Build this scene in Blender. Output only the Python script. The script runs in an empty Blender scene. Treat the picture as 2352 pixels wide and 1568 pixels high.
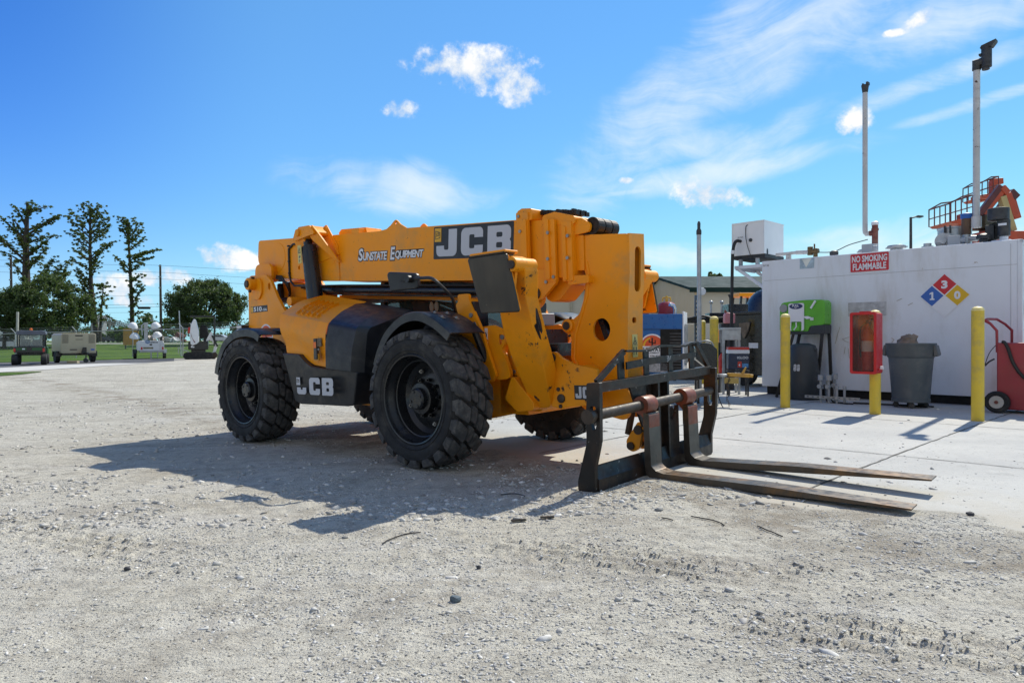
import bpy, bmesh, math, random
import numpy as np
from mathutils import Vector, Matrix
from mathutils.geometry import tessellate_polygon
random.seed(7); RNG = np.random.RandomState(11)
R = math.radians
sc = bpy.context.scene
col = sc.collection

# ------------------------------------------------------------------ camera
EYE = 1.17
cam = bpy.data.cameras.new('camera'); cam.lens = 24.0; cam.sensor_width = 36
cam.shift_y = -3 / 2352; cam.clip_start = 0.05; cam.clip_end = 4000
co = bpy.data.objects.new('camera', cam); col.objects.link(co)
co.location = (0, 0, EYE); co.rotation_euler = (R(90), 0, 0)
sc.camera = co

# ------------------------------------------------------------------ sun, sky, exposure
SKY_GAIN = .9
SUN_AZ, SUN_EL = 42.0, 49.0        # azimuth clockwise from +Y
sun = bpy.data.lights.new('sun', 'SUN'); sun.energy = 4.6; sun.angle = R(0.5); sun.color = (1.0, 0.95, 0.83)
so = bpy.data.objects.new('sun', sun); col.objects.link(so)
so.rotation_euler = (R(90 - SUN_EL), 0, R(180 - SUN_AZ)); so.location = (20, 20, 40)
sc.view_settings.view_transform = 'Standard'; sc.view_settings.look = 'None'
sc.view_settings.gamma = 1; sc.view_settings.exposure = 0.2
try: sc.view_settings.use_curve_mapping = False
except Exception: pass
sc.cycles.max_bounces = 6; sc.cycles.use_denoising = True

class NT:
    """small helper around a node tree"""
    def __init__(s, t): s.t = t; s.n = t.nodes; s.l = t.links
    def new(s, typ, **kw):
        n = s.n.new(typ)
        for k, v in kw.items(): setattr(n, k, v)
        return n
    def link(s, a, b): s.l.new(a, b)
    def put(s, sock, v):
        if hasattr(v, 'is_output'): s.link(v, sock)
        else: sock.default_value = v
    def m(s, op, a, b=0.0, c=0.0, clamp=False):
        n = s.new('ShaderNodeMath', operation=op, use_clamp=clamp)
        s.put(n.inputs[0], a); s.put(n.inputs[1], b); s.put(n.inputs[2], c)
        return n.outputs[0]
    def ss(s, v, lo, hi, a=0.0, b=1.0):
        n = s.new('ShaderNodeMapRange', interpolation_type='SMOOTHSTEP')
        s.put(n.inputs[0], v); s.put(n.inputs[1], lo); s.put(n.inputs[2], hi); s.put(n.inputs[3], a); s.put(n.inputs[4], b)
        return n.outputs[0]
    def mix(s, f, a, b, mode='MIX'):
        n = s.new('ShaderNodeMix', data_type='RGBA', blend_type=mode)
        s.put(n.inputs[0], f)
        for k, v in ((6, a), (7, b)):
            if hasattr(v, 'is_output'): s.link(v, n.inputs[k])
            else: n.inputs[k].default_value = (*v[:3], 1)
        return n.outputs[2]
    def noise(s, vec, scale, detail=3, rough=.55, dist=0.0, out=0):
        n = s.new('ShaderNodeTexNoise')
        if vec is not None: s.link(vec, n.inputs['Vector'])
        n.inputs['Scale'].default_value = scale; n.inputs['Detail'].default_value = detail
        n.inputs['Roughness'].default_value = rough; n.inputs['Distortion'].default_value = dist
        return n.outputs[out]
    def vec(s, v, loc=(0, 0, 0), rot=(0, 0, 0), scale=(1, 1, 1)):
        n = s.new('ShaderNodeMapping'); s.link(v, n.inputs[0])
        n.inputs[1].default_value = loc; n.inputs[2].default_value = rot; n.inputs[3].default_value = scale
        return n.outputs[0]

w = bpy.data.worlds.new('World'); sc.world = w; w.use_nodes = True
t = NT(w.node_tree); t.n.clear()
sky = t.new('ShaderNodeTexSky', sky_type='NISHITA'); sky.sun_disc = False
sky.sun_elevation = R(SUN_EL); sky.sun_rotation = R(SUN_AZ); sky.altitude = 0
sky.air_density = 1.0; sky.dust_density = 0.0; sky.ozone_density = 3.0
# the camera's rendering of a clear sky: steeper contrast in red and green than in blue
sx = t.new('ShaderNodeSeparateColor'); t.link(sky.outputs[0], sx.inputs[0]); cx_ = t.new('ShaderNodeCombineColor')
for i, (g_, p_, top_) in enumerate(((1.49, 1.70, .42), (1.26, 1.235, .80), (1.66, 1.0, .98))):
    v_ = t.m('MULTIPLY', t.m('POWER', t.m('MULTIPLY', sx.outputs[i], .1), p_), g_)
    t.link(t.m('MULTIPLY', t.m('SMOOTH_MIN', v_, top_, .25), 10.0 * SKY_GAIN), cx_.inputs[i])
tc = t.new('ShaderNodeTexCoord'); dirv = tc.outputs['Generated']
sp = t.new('ShaderNodeSeparateXYZ'); t.link(dirv, sp.inputs[0])
X, Y, Z = sp.outputs
az = t.m('ARCTAN2', X, Y); el = t.m('ARCSINE', Z)
def azel(px, py):                                # where the photograph's clouds stand in the sky
    a, b = (px - 1176) / 1568, (781 - py) / 1568
    return math.atan(a), math.atan(b / math.sqrt(1 + a * a))
def blobs(lst):
    acc = None
    for (px, py, wx, wy, tilt) in lst:
        a0, e0 = azel(px, py); wa, we = wx / 1568, wy / 1568
        da = t.m('SUBTRACT', az, a0); de = t.m('SUBTRACT', el, e0)
        c, s_ = math.cos(R(tilt)), math.sin(R(tilt))
        p = t.m('MULTIPLY_ADD', da, c / wa, t.m('MULTIPLY', de, s_ / wa))
        q = t.m('MULTIPLY_ADD', da, -s_ / we, t.m('MULTIPLY', de, c / we))
        v = t.m('SUBTRACT', 1.0, t.m('ADD', t.m('MULTIPLY', p, p), t.m('MULTIPLY', q, q)))
        acc = v if acc is None else t.m('MAXIMUM', acc, v)
    return acc
cum = blobs([(1085, 160, 150, 50, 0), (1180, 195, 100, 45, -20), (1010, 165, 60, 32, 10), (920, 253, 52, 24, 0), (1625, 448, 86, 38, -12),
             (1960, 280, 36, 30, 0), (512, 592, 60, 30, -3), (560, 598, 60, 22, 0), (395, 634, 50, 20, 0), (345, 640, 42, 18, 0), (262, 668, 55, 34, 0), (300, 690, 70, 16, 0), (2118, 40, 40, 14, 25), (2055, 76, 22, 8, 0), (1438, 415, 18, 9, 0)])
nz1 = t.noise(dirv, 16, 7, .62); nz2 = t.noise(dirv, 60, 4, .6)
dens = t.m('ADD', t.m('MULTIPLY_ADD', cum, .75, .17), t.m('ADD', t.m('MULTIPLY', t.m('SUBTRACT', nz1, .52), 3.6), t.m('MULTIPLY', t.m('SUBTRACT', nz2, .5), 1.3)))
cmask = t.m('MULTIPLY', t.ss(dens, .1, 1.0), t.ss(cum, -.8, .1))
cir = blobs([(1520, 260, 360, 110, 38), (1780, 120, 420, 85, 20), (1500, 345, 260, 45, 5), (1740, 330, 180, 40, 22), (900, 430, 260, 70, -4), (2250, 25, 320, 70, 8),
             (2150, 180, 260, 26, 12), (2260, 235, 160, 16, 8), (1620, 400, 340, 40, 6), (1450, 440, 120, 10, 5), (2050, 560, 420, 60, 4), (1600, 590, 200, 40, 0)])
lay = t.new('ShaderNodeCombineXYZ')
zz = t.m('MAXIMUM', Z, .03)
t.link(t.m('DIVIDE', X, zz), lay.inputs[0]); t.link(t.m('DIVIDE', Y, zz), lay.inputs[1])
ang = t.new('ShaderNodeCombineXYZ'); t.link(az, ang.inputs[0]); t.link(el, ang.inputs[1])
warp = t.new('ShaderNodeVectorMath', operation='MULTIPLY_ADD'); t.link(t.noise(ang.outputs[0], 3.0, 3, .5, 0, 1), warp.inputs[0]); warp.inputs[1].default_value = (.22, .22, 0); t.link(ang.outputs[0], warp.inputs[2])
wisp = t.noise(t.vec(warp.outputs[0], rot=(0, 0, R(-24)), scale=(1.5, 6.5, 1)), 3.2, 9, .64, .3)
wisp2 = t.noise(dirv, 9, 5, .6, .4)
cd = t.m('ADD', t.m('MULTIPLY', cir, .8), t.m('ADD', t.m('MULTIPLY', t.m('SUBTRACT', wisp, .5), 2.4), t.m('MULTIPLY', t.m('SUBTRACT', wisp2, .5), 1.6)))
cimask = t.m('MULTIPLY', t.m('MULTIPLY', t.ss(cd, -.1, 1.5), t.ss(cir, -.7, .7)), .66)
veil = t.m('MULTIPLY', t.ss(az, -.68, -.30), .2)                       # thin high haze towards the sun
hazy = t.mix(veil, cx_.outputs[0], (4.0, 9.0, 9.6))
c1 = t.mix(cimask, hazy, (8.6, 9.0, 9.3))
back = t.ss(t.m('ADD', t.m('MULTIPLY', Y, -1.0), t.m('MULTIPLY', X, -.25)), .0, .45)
bk = t.m('MULTIPLY', t.m('MULTIPLY', t.ss(t.noise(dirv, 2.6, 6, .6, .3), .40, .58), back), t.ss(Z, -.02, .08))  # unseen cloud bank behind the camera, added as neutral fill light
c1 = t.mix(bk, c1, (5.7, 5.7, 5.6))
shade = t.ss(nz1, .42, .66)
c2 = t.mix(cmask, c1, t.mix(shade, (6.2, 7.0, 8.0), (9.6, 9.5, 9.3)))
bg = t.new('ShaderNodeBackground'); bg.inputs[1].default_value = 0.10
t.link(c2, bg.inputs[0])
wo = t.new('ShaderNodeOutputWorld'); t.link(bg.outputs[0], wo.inputs[0])

# ------------------------------------------------------------------ mesh helpers
def rnd(pts, r, n=4):
    """fillet the corners of a polygon; r is one radius or one per corner"""
    N = len(pts); rs = r if isinstance(r, (list, tuple)) else [r] * N
    out = []
    for i in range(N):
        p, a, b = Vector(pts[i]), Vector(pts[i - 1]), Vector(pts[(i + 1) % N])
        u, v = a - p, b - p; lu, lv = u.length, v.length
        if rs[i] <= 0 or lu < 1e-6 or lv < 1e-6: out.append(tuple(p)); continue
        u /= lu; v /= lv
        ang = u.angle(v, math.pi)
        if ang > 3.0 or ang < .03: out.append(tuple(p)); continue
        d = min(rs[i] / math.tan(ang / 2), lu * .48, lv * .48); rr = d * math.tan(ang / 2)
        c = p + (u + v).normalized() * (rr / math.sin(ang / 2))
        s, e = p + u * d - c, p + v * d - c
        tot = s.angle_signed(e) if s.length > 1e-9 and e.length > 1e-9 else 0
        for k in range(n + 1):
            a_ = -tot * k / n; ca, sa = math.cos(a_), math.sin(a_)
            q = c + Vector((s.x * ca - s.y * sa, s.x * sa + s.y * ca)); out.append((q.x, q.y))
    return out
def circ(cx, cy, r, n=20, ry=None):
    ry = r if ry is None else ry
    return [(cx + r * math.cos(2 * math.pi * k / n), cy + ry * math.sin(2 * math.pi * k / n)) for k in range(n)]
def rect(x0, y0, x1, y1): return [(x0, y0), (x1, y0), (x1, y1), (x0, y1)]
AX = {'xz': lambda a, b, d: (a, d, b), 'xy': lambda a, b, d: (a, b, d), 'yz': lambda a, b, d: (d, a, b)}

class MB:
    def __init__(s): s.v = []; s.f = []
    def add(s, vs, fs):
        o = len(s.v); s.v += [tuple(p) for p in vs]; s.f += [tuple(i + o for i in f) for f in fs]; return s
    def prism(s, loops, ax, d0, d1):
        """polygon (or [outer, hole, ...]) extruded from d0 to d1; d0/d1 may be functions of (a, b)"""
        if not isinstance(loops[0][0], (list, tuple)): loops = [loops]
        fn = AX[ax] if isinstance(ax, str) else ax
        g0 = d0 if callable(d0) else (lambda a, b: d0); g1 = d1 if callable(d1) else (lambda a, b: d1)
        flat = [p for lp in loops for p in lp]; n = len(flat)
        vs = [fn(a, b, g0(a, b)) for a, b in flat] + [fn(a, b, g1(a, b)) for a, b in flat]; fs = []
        if len(loops) == 1: fs += [tuple(range(n)), tuple(range(n, 2 * n))]
        else:
            tr = tessellate_polygon([[Vector((a, b, 0)) for a, b in lp] for lp in loops])
            fs += [tuple(q) for q in tr] + [tuple(i + n for i in q) for q in tr]
        o = 0
        for lp in loops:
            m = len(lp)
            for i in range(m):
                j = (i + 1) % m; fs.append((o + i, o + j, n + o + j, n + o + i))
            o += m
        return s.add(vs, fs)
    def box(s, x0, x1, y0, y1, z0, z1, M=None):
        vs = [(x, y, z) for z in (z0, z1) for x, y in ((x0, y0), (x1, y0), (x1, y1), (x0, y1))]
        if M is not None: vs = [M @ Vector(p) for p in vs]
        return s.add(vs, [(3, 2, 1, 0), (4, 5, 6, 7), (0, 1, 5, 4), (1, 2, 6, 5), (2, 3, 7, 6), (3, 0, 4, 7)])
    def bar(s, a, b, wx, wz=None, up=(0, 0, 1)):
        """square bar from a to b"""
        wz = wx if wz is None else wz
        a, b = Vector(a), Vector(b); d = (b - a).normalized(); up = Vector(up)
        if abs(d.dot(up)) > .98: up = Vector((1, 0, 0))
        sd = d.cross(up).normalized() * (wx / 2); u2 = sd.cross(d).normalized() * (wz / 2)
        vs = [p + i * sd + j * u2 for p in (a, b) for i, j in ((-1, -1), (1, -1), (1, 1), (-1, 1))]
        return s.add(vs, [(3, 2, 1, 0), (4, 5, 6, 7), (0, 1, 5, 4), (1, 2, 6, 5), (2, 3, 7, 6), (3, 0, 4, 7)])
    def tube(s, pts, r, n=10, cap=True):
        pts = [Vector(p) for p in pts]; rs = r if isinstance(r, (list, tuple)) else [r] * len(pts)
        vs = []; fs = []; prev = None
        for i, p in enumerate(pts):
            if i == 0: d = pts[1] - p
            elif i == len(pts) - 1: d = p - pts[i - 1]
            else: d = (pts[i + 1] - p).normalized() + (p - pts[i - 1]).normalized()
            d = d.normalized() if d.length > 1e-9 else Vector((0, 0, 1))
            if prev is None: u = d.orthogonal().normalized()
            else: u = (prev - d * prev.dot(d)); u = u.normalized() if u.length > 1e-6 else d.orthogonal().normalized()
            prev = u; v = d.cross(u)
            k = 1.0
            if 0 < i < len(pts) - 1:
                c = (pts[i + 1] - p).normalized().dot((p - pts[i - 1]).normalized()); k = 1 / max(.6, math.sqrt(max(.05, (1 + c) / 2)))
            for j in range(n):
                a = 2 * math.pi * j / n; vs.append(p + (u * math.cos(a) + v * math.sin(a)) * rs[i] * k)
        for i in range(len(pts) - 1):
            for j in range(n):
                k = (j + 1) % n; fs.append((i * n + j, i * n + k, (i + 1) * n + k, (i + 1) * n + j))
        if cap: fs += [tuple(range(n))[::-1], tuple(range((len(pts) - 1) * n, len(pts) * n))]
        return s.add(vs, fs)
    def lathe(s, prof, c=(0, 0, 0), ax='y', n=32, cap=True):
        """prof = [(r, h)]; revolved around the axis through c"""
        vs = []; fs = []
        for r_, h in prof:
            for j in range(n):
                a = 2 * math.pi * j / n; p, q = r_ * math.cos(a), r_ * math.sin(a)
                o = {'y': (p, h, q), 'z': (p, q, h), 'x': (h, p, q)}[ax]
                vs.append((c[0] + o[0], c[1] + o[1], c[2] + o[2]))
        for i in range(len(prof) - 1):
            for j in range(n):
                k = (j + 1) % n; fs.append((i * n + j, i * n + k, (i + 1) * n + k, (i + 1) * n + j))
        if cap: fs += [tuple(range(n))[::-1], tuple(range((len(prof) - 1) * n, len(prof) * n))]
        return s.add(vs, fs)
    def cyl(s, a, b, r, n=16): return s.tube([a, b], r, n)
    def sph(s, c, r, n=12, m=8, sz=1.0):
        prof = [(max(1e-4, r * math.sin(math.pi * i / m)), -r * sz * math.cos(math.pi * i / m)) for i in range(m + 1)]
        return s.lathe(prof, c, 'z', n)
    def build(s, name, m=None, parent=None, bevel=0.0, seg=2, ang=32, loc=None, flat=False):
        me = bpy.data.meshes.new(name); me.from_pydata([tuple(p) for p in s.v], [], s.f); me.update()
        b = bmesh.new(); b.from_mesh(me); bmesh.ops.recalc_face_normals(b, faces=b.faces); b.to_mesh(me); b.free()
        if m is not None: me.materials.append(m)
        if not flat:
            me.polygons.foreach_set('use_smooth', [True] * len(me.polygons))
            try: me.set_sharp_from_angle(angle=R(ang))
            except Exception: pass
        o = bpy.data.objects.new(name, me); col.objects.link(o)
        if parent is not None: o.parent = parent
        if loc is not None: o.location = loc
        if bevel > 0:
            bv = o.modifiers.new('bevel', 'BEVEL'); bv.width = bevel; bv.segments = seg; bv.limit_method = 'ANGLE'; bv.angle_limit = R(35)
            bv.harden_normals = True; bv.use_clamp_overlap = True
        return o

    def pieces(s, name, m=None, parent=None, **kw):
        """every connected piece becomes an object of its own"""
        p = list(range(len(s.v)))
        def find(i):
            while p[i] != i: p[i] = p[p[i]]; i = p[i]
            return i
        for f in s.f:
            for j in f[1:]: p[find(j)] = find(f[0])
        groups = {}
        for f in s.f: groups.setdefault(find(f[0]), []).append(f)
        out = []
        for fs in groups.values():
            ids = sorted({i for f in fs for i in f}); mp = {i: k for k, i in enumerate(ids)}
            b = MB(); b.add([s.v[i] for i in ids], [tuple(mp[i] for i in f) for f in fs]); out.append(b.build(name, m, parent, **kw))
        return out

def tag(o, label=None, cat=None, group=None, kind=None):
    for k, v in (('label', label), ('category', cat), ('group', group), ('kind', kind)):
        if v: o[k] = v
    return o
def empty(name, loc=(0, 0, 0), rz=0.0, label=None, cat=None, group=None):
    o = bpy.data.objects.new(name, None); col.objects.link(o); o.empty_display_size = .3
    o.location = loc; o.rotation_euler = (0, 0, rz)
    return tag(o, label, cat, group)
def copy_tree(o, parent=None):
    c = o.copy(); col.objects.link(c)
    if parent is not None: c.parent = parent
    for ch in list(o.children): copy_tree(ch, c)
    return c

# ------------------------------------------------------------------ materials
MATS = {}
def mat(name, base, rough=.5, metal=0.0, spec=.5, var=.12, vscale=3.0, dirt=None, dirt_amt=0.0, dscale=2.5, bump=0.0, bscale=60, coat=0.0, spots=None, spot_amt=.0, spscale=14, rvar=.12, streak=False):
    """painted / metal / plastic surface: base colour with noise, patches of dirt, chips and a fine bump"""
    if name in MATS: return MATS[name]
    m = bpy.data.materials.new(name); m.use_nodes = True; q = NT(m.node_tree); q.n.clear()
    out = q.new('ShaderNodeOutputMaterial'); b = q.new('ShaderNodeBsdfPrincipled'); q.link(b.outputs[0], out.inputs[0])
    tcn = q.new('ShaderNodeTexCoord'); P = tcn.outputs['Object']
    n1 = q.noise(P, vscale, 5, .6)
    lo = tuple(c * (1 - var) for c in base); hi = tuple(min(1, c * (1 + var)) for c in base)
    c = q.mix(q.ss(n1, .3, .7), lo, hi)
    rsock = q.ss(q.noise(P, vscale * 4, 4, .6), .3, .7, max(.02, rough - rvar), min(1, rough + rvar))
    if dirt is not None and dirt_amt > 0:
        PD = q.vec(P, scale=(1, 1, .25)) if streak else P
        d = q.ss(q.noise(PD, dscale, 8, .68, .2), .62 - dirt_amt * .35, .78)
        d = q.m('MULTIPLY', d, min(1, .35 + dirt_amt)); c = q.mix(d, c, dirt); rsock = q.m('MAXIMUM', rsock, q.m('MULTIPLY', d, .85))
    if spots is not None and spot_amt > 0:
        s_ = q.ss(q.noise(P, spscale, 6, .7, .3), .72 - spot_amt * .2, .76 - spot_amt * .2); c = q.mix(s_, c, spots)
        rsock = q.m('MAXIMUM', rsock, q.m('MULTIPLY', s_, .7))
    q.link(c, b.inputs['Base Color']); q.link(rsock, b.inputs['Roughness'])
    b.inputs['Metallic'].default_value = metal; b.inputs['Specular IOR Level'].default_value = spec
    b.inputs['Coat Weight'].default_value = coat; b.inputs['Coat Roughness'].default_value = .15
    if bump > 0:
        bp = q.new('ShaderNodeBump'); bp.inputs['Strength'].default_value = 1.0; bp.inputs['Distance'].default_value = bump
        q.link(q.noise(P, bscale, 4, .65), bp.inputs['Height']); q.link(bp.outputs[0], b.inputs['Normal'])
    MATS[name] = m; return m
def glass(name, tint=(.6, .75, .72), alpha=.35, rough=.03):
    if name in MATS: return MATS[name]
    m = bpy.data.materials.new(name); m.use_nodes = True; q = NT(m.node_tree); q.n.clear()
    out = q.new('ShaderNodeOutputMaterial'); tr = q.new('ShaderNodeBsdfTransparent'); tr.inputs[0].default_value = (*tint, 1)
    gl = q.new('ShaderNodeBsdfGlossy'); gl.inputs['Roughness'].default_value = rough
    fr = q.new('ShaderNodeFresnel'); fr.inputs[0].default_value = 1.5
    di = q.new('ShaderNodeBsdfDiffuse'); di.inputs[0].default_value = (*[c * .5 for c in tint], 1)
    a = q.new('ShaderNodeMixShader'); a.inputs[0].default_value = alpha; q.link(tr.outputs[0], a.inputs[1]); q.link(di.outputs[0], a.inputs[2])
    b = q.new('ShaderNodeMixShader'); q.link(q.m('ADD', fr.outputs[0], .03), b.inputs[0]); q.link(a.outputs[0], b.inputs[1]); q.link(gl.outputs[0], b.inputs[2])
    q.link(b.outputs[0], out.inputs[0]); MATS[name] = m; return m

# ------------------------------------------------------------------ writing and marks
def glyphs(body, off=0.0, shear=0.0, space=1.0):
    lim = None
    if off > 0: lim = bbox(glyphs(body, 0.0, shear, space)[0])
    cu = bpy.data.curves.new('lettering', 'FONT'); cu.body = body; cu.offset = off; cu.shear = shear; cu.resolution_u = 3; cu.space_character = space
    ob = bpy.data.objects.new('lettering', cu); col.objects.link(ob)
    dg = bpy.context.evaluated_depsgraph_get(); dg.update()
    me = bpy.data.meshes.new_from_object(ob.evaluated_get(dg))
    V = [tuple(v.co[:2]) for v in me.vertices]; F = [tuple(p.vertices) for p in me.polygons]
    bpy.data.objects.remove(ob); bpy.data.curves.remove(cu); bpy.data.meshes.remove(me)
    if lim: V = [(min(max(x, lim[0] - 1.2 * off), lim[2] + 1.2 * off), min(max(y, lim[1] - 1.2 * off), lim[3] + 1.2 * off)) for x, y in V]   # no spikes on sharp corners
    return V, F
def bbox(V): xs = [p[0] for p in V]; ys = [p[1] for p in V]; return min(xs), min(ys), max(xs), max(ys)
class Face:
    """a flat patch in space: P(a, b, d) with a right, b up (metres from its lower left corner), d out of the surface"""
    def __init__(s, o, u, v):
        s.o = Vector(o); s.u = Vector(u).normalized(); v = Vector(v); v = v - s.u * v.dot(s.u); s.v = v.normalized(); s.n = s.u.cross(s.v)
    def P(s, a, b, d=0.0): return tuple(s.o + s.u * a + s.v * b + s.n * d)
def put_text(mb, face, body, x, y, w, h, d=.003, off=0.0, shear=0.0, space=1.0, pad=None):
    V, F = glyphs(body, off, shear, space)
    x0, y0, x1, y1 = bbox(V) if pad is None else pad
    mb.add([face.P(x + (p[0] - x0) / (x1 - x0) * w, y + (p[1] - y0) / (y1 - y0) * h, d) for p in V], F); return (x0, y0, x1, y1)
def put_poly(mb, face, loops, d0=0.0, d1=.002): return mb.prism(loops, face.P, d0, d1)
def three_letters(x, y, w, h, gap=.06):
    """block J, C and B as polygons inside a box; returns three loop lists"""
    lw = (w - 2 * gap * w) / 3; out = []
    T = lambda pts, ox: [(ox + a * lw, y + b * h) for a, b in pts]
    r = .22 * min(lw, h)
    J = [(.60, 1), (1, 1), (1, 0), (0, 0), (0, .4), (.38, .4), (.38, .24), (.60, .24)]
    out.append([rnd(T(J, x), [0, 0, r, r, 0, 0, r * .3, r * .3])])
    ox = x + lw + gap * w
    Cc = [(1, .64), (1, 1), (0, 1), (0, 0), (1, 0), (1, .36), (.62, .36), (.62, .25), (.38, .25), (.38, .75), (.62, .75), (.62, .64)]
    out.append([rnd(T(Cc, ox), [0, r, r, r, r, 0, 0, r * .3, r * .3, r * .3, r * .3, 0])])
    ox += lw + gap * w
    Bo = [(0, 1), (1, 1), (1, .56), (.93, .5), (1, .44), (1, 0), (0, 0)]
    out.append([rnd(T(Bo, ox), [0, r * .9, r * .4, r * .2, r * .4, r * .9, 0]), rnd(T(rect(.38, .6, .64, .77), ox), r * .25)[::-1], rnd(T(rect(.38, .23, .64, .42), ox), r * .25)[::-1]])
    return out
def semi(cx, cy, r, n=20): return [(cx + r * math.cos(math.pi * k / n), cy + r * math.sin(math.pi * k / n)) for k in range(n + 1)]
# ================================================================== terrain
def gz(x, y=0.0):
    x = np.asarray(x, float); y = np.asarray(y, float)
    b = np.where(x > 0, .15 * np.tanh(x / 4.3), .12 * np.tanh(x / 4.0) + .006 * np.maximum(x, -70))
    s = np.clip((y - 58) / 70, 0, 1); return b + 1.28 * s * s * (3 - 2 * s)
def gzf(x, y=0.0): return float(gz(x, y))
def G(px, py):
    """point of the ground that the photograph shows at (px, py)"""
    x = y = 0.0; dz = (781 - py) / 1568; dx = (px - 1176) / 1568; t_ = 20.0
    for _ in range(60):
        n_ = (gzf(dx * t_, t_) - EYE) / dz if dz < -1e-5 else 150
        t_ = .6 * t_ + .4 * min(max(n_, .5), 150)
    return dx * t_, t_, gzf(dx * t_, t_)
PT = np.array([4.83, 13.2]); PA = np.array([.687, -.726]); PA /= np.linalg.norm(PA); PB = np.array([-PA[1] * -1, -PA[0]]) 
PB = np.array([-.726, -.687]); PB /= np.linalg.norm(PB)
PAD_RZ = math.atan2(PA[1], PA[0])
def PF(a, b):
    """point of the concrete pad: a metres along the tank's front wall, b metres out from it"""
    p = PT + a * PA + b * PB; return float(p[0]), float(p[1]), gzf(p[0]) + .006
def vnoise(x, y, s, seed):
    r_ = np.random.RandomState(seed).rand(256, 256); u_ = x / s; v_ = y / s
    i = np.floor(u_).astype(int); j = np.floor(v_).astype(int); f = u_ - i; g = v_ - j
    f = f * f * (3 - 2 * f); g = g * g * (3 - 2 * g); i %= 256; j %= 256; i1 = (i + 1) % 256; j1 = (j + 1) % 256
    return (r_[i, j] * (1 - f) + r_[i1, j] * f) * (1 - g) + (r_[i, j1] * (1 - f) + r_[i1, j1] * f) * g - .5
def pad_in(x, y):
    """positive inside the pad, in metres from its ragged edge"""
    a = (x - PT[0]) * PA[0] + (y - PT[1]) * PA[1]; b = (x - PT[0]) * PB[0] + (y - PT[1]) * PB[1]
    e = .55 * vnoise(x, y, .9, 5) + .3 * vnoise(x, y, .3, 6) + .14 * vnoise(x, y, .11, 9)
    return np.minimum(7.95 - b + e, a + 1.35 + e)
def grid_mesh(name, xs, ys, zf, m, kind='structure'):
    Xg, Yg = np.meshgrid(xs, ys, indexing='ij'); Zg = zf(Xg, Yg)
    nx, ny = len(xs), len(ys)
    co_ = np.stack([Xg, Yg, Zg], -1).reshape(-1, 3).astype(np.float32)
    i = np.arange((nx - 1) * (ny - 1)); a = (i // (ny - 1)) * ny + i % (ny - 1)
    q = np.stack([a, a + ny, a + ny + 1, a + 1], 1).astype(np.int32)
    me = bpy.data.meshes.new(name); me.vertices.add(len(co_)); me.vertices.foreach_set('co', co_.ravel())
    me.loops.add(q.size); me.loops.foreach_set('vertex_index', q.ravel()); me.polygons.add(len(q))
    me.polygons.foreach_set('loop_start', np.arange(0, q.size, 4, dtype=np.int32)); me.polygons.foreach_set('loop_total', np.full(len(q), 4, dtype=np.int32))
    me.update(calc_edges=True); me.validate(); me.polygons.foreach_set('use_smooth', np.ones(len(q), bool))
    me.materials.append(m); o = bpy.data.objects.new(name, me); col.objects.link(o); o['kind'] = kind; return o
def grow(a, b, step, far, f=1.16):
    mid = list(np.arange(a, b, step)); lo = []; x = a; s_ = step
    while x > -far: s_ *= f; x -= s_; lo.append(x)
    hi = []; x = mid[-1]; s_ = step
    while x < far: s_ *= f; x += s_; hi.append(x)
    return np.array(lo[::-1] + mid + hi)
# the tyre track pressed into the gravel in front
def track(x, y, p0, p1, wd):
    p0, p1 = np.array(p0), np.array(p1); d = p1 - p0; L = np.linalg.norm(d); d = d / L
    s_ = (x - p0[0]) * d[0] + (y - p0[1]) * d[1]; t_ = -(x - p0[0]) * d[1] + (y - p0[1]) * d[0]
    ins = np.clip((wd / 2 - np.abs(t_)) / .03, 0, 1) * np.clip(s_ / .3, 0, 1) * np.clip((L - s_) / .3, 0, 1)
    ph = ((s_ + t_ * .55 + .085 * (np.floor((t_ + 10) / .11) % 2)) / .17) % 1.0; q2 = ((t_ + 10) / .11) % 1.0
    lug = np.clip((np.minimum(ph, 1 - ph) - .06) / .08, 0, 1) * np.clip((np.minimum(q2, 1 - q2) - .06) / .1, 0, 1)
    return ins, lug
def ground_z(x, y):
    z = gz(x, y); d = np.hypot(x, y); fade = np.clip((16 - d) / 8, 0, 1); pin = pad_in(x, y)
    off = np.clip(1 - pin / .3, 0, 1)
    rough = .35 + .9 * np.clip(vnoise(x, y, 1.7, 21) * 2 + .4, 0, 1)
    n_ = .020 * vnoise(x, y, .9, 1) + rough * (.016 * vnoise(x, y, .25, 2) + .011 * vnoise(x, y, .09, 3) + .008 * vnoise(x, y, .045, 4))
    for p0, p1, wd in (((-.3, 4.02), (2.5, 2.62), .44), ((.5, 3.0), (2.2, 2.2), .36), ((-7.2, 6.6), (-1.6, 3.7), .42)):
        ins, lug = track(x, y, p0, p1, wd); n_ = n_ * (1 - .65 * ins) + ins * (-.010 * lug + .011 * (1 - lug)) * (.35 + .65 * np.clip(vnoise(x, y, .5, 33) * 3 + .5, 0, 1))
    return z + n_ * fade * off + .012 * np.exp(-np.abs(pin) / .22) * fade - np.clip(pin * .12 - .012, 0, .03)
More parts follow.
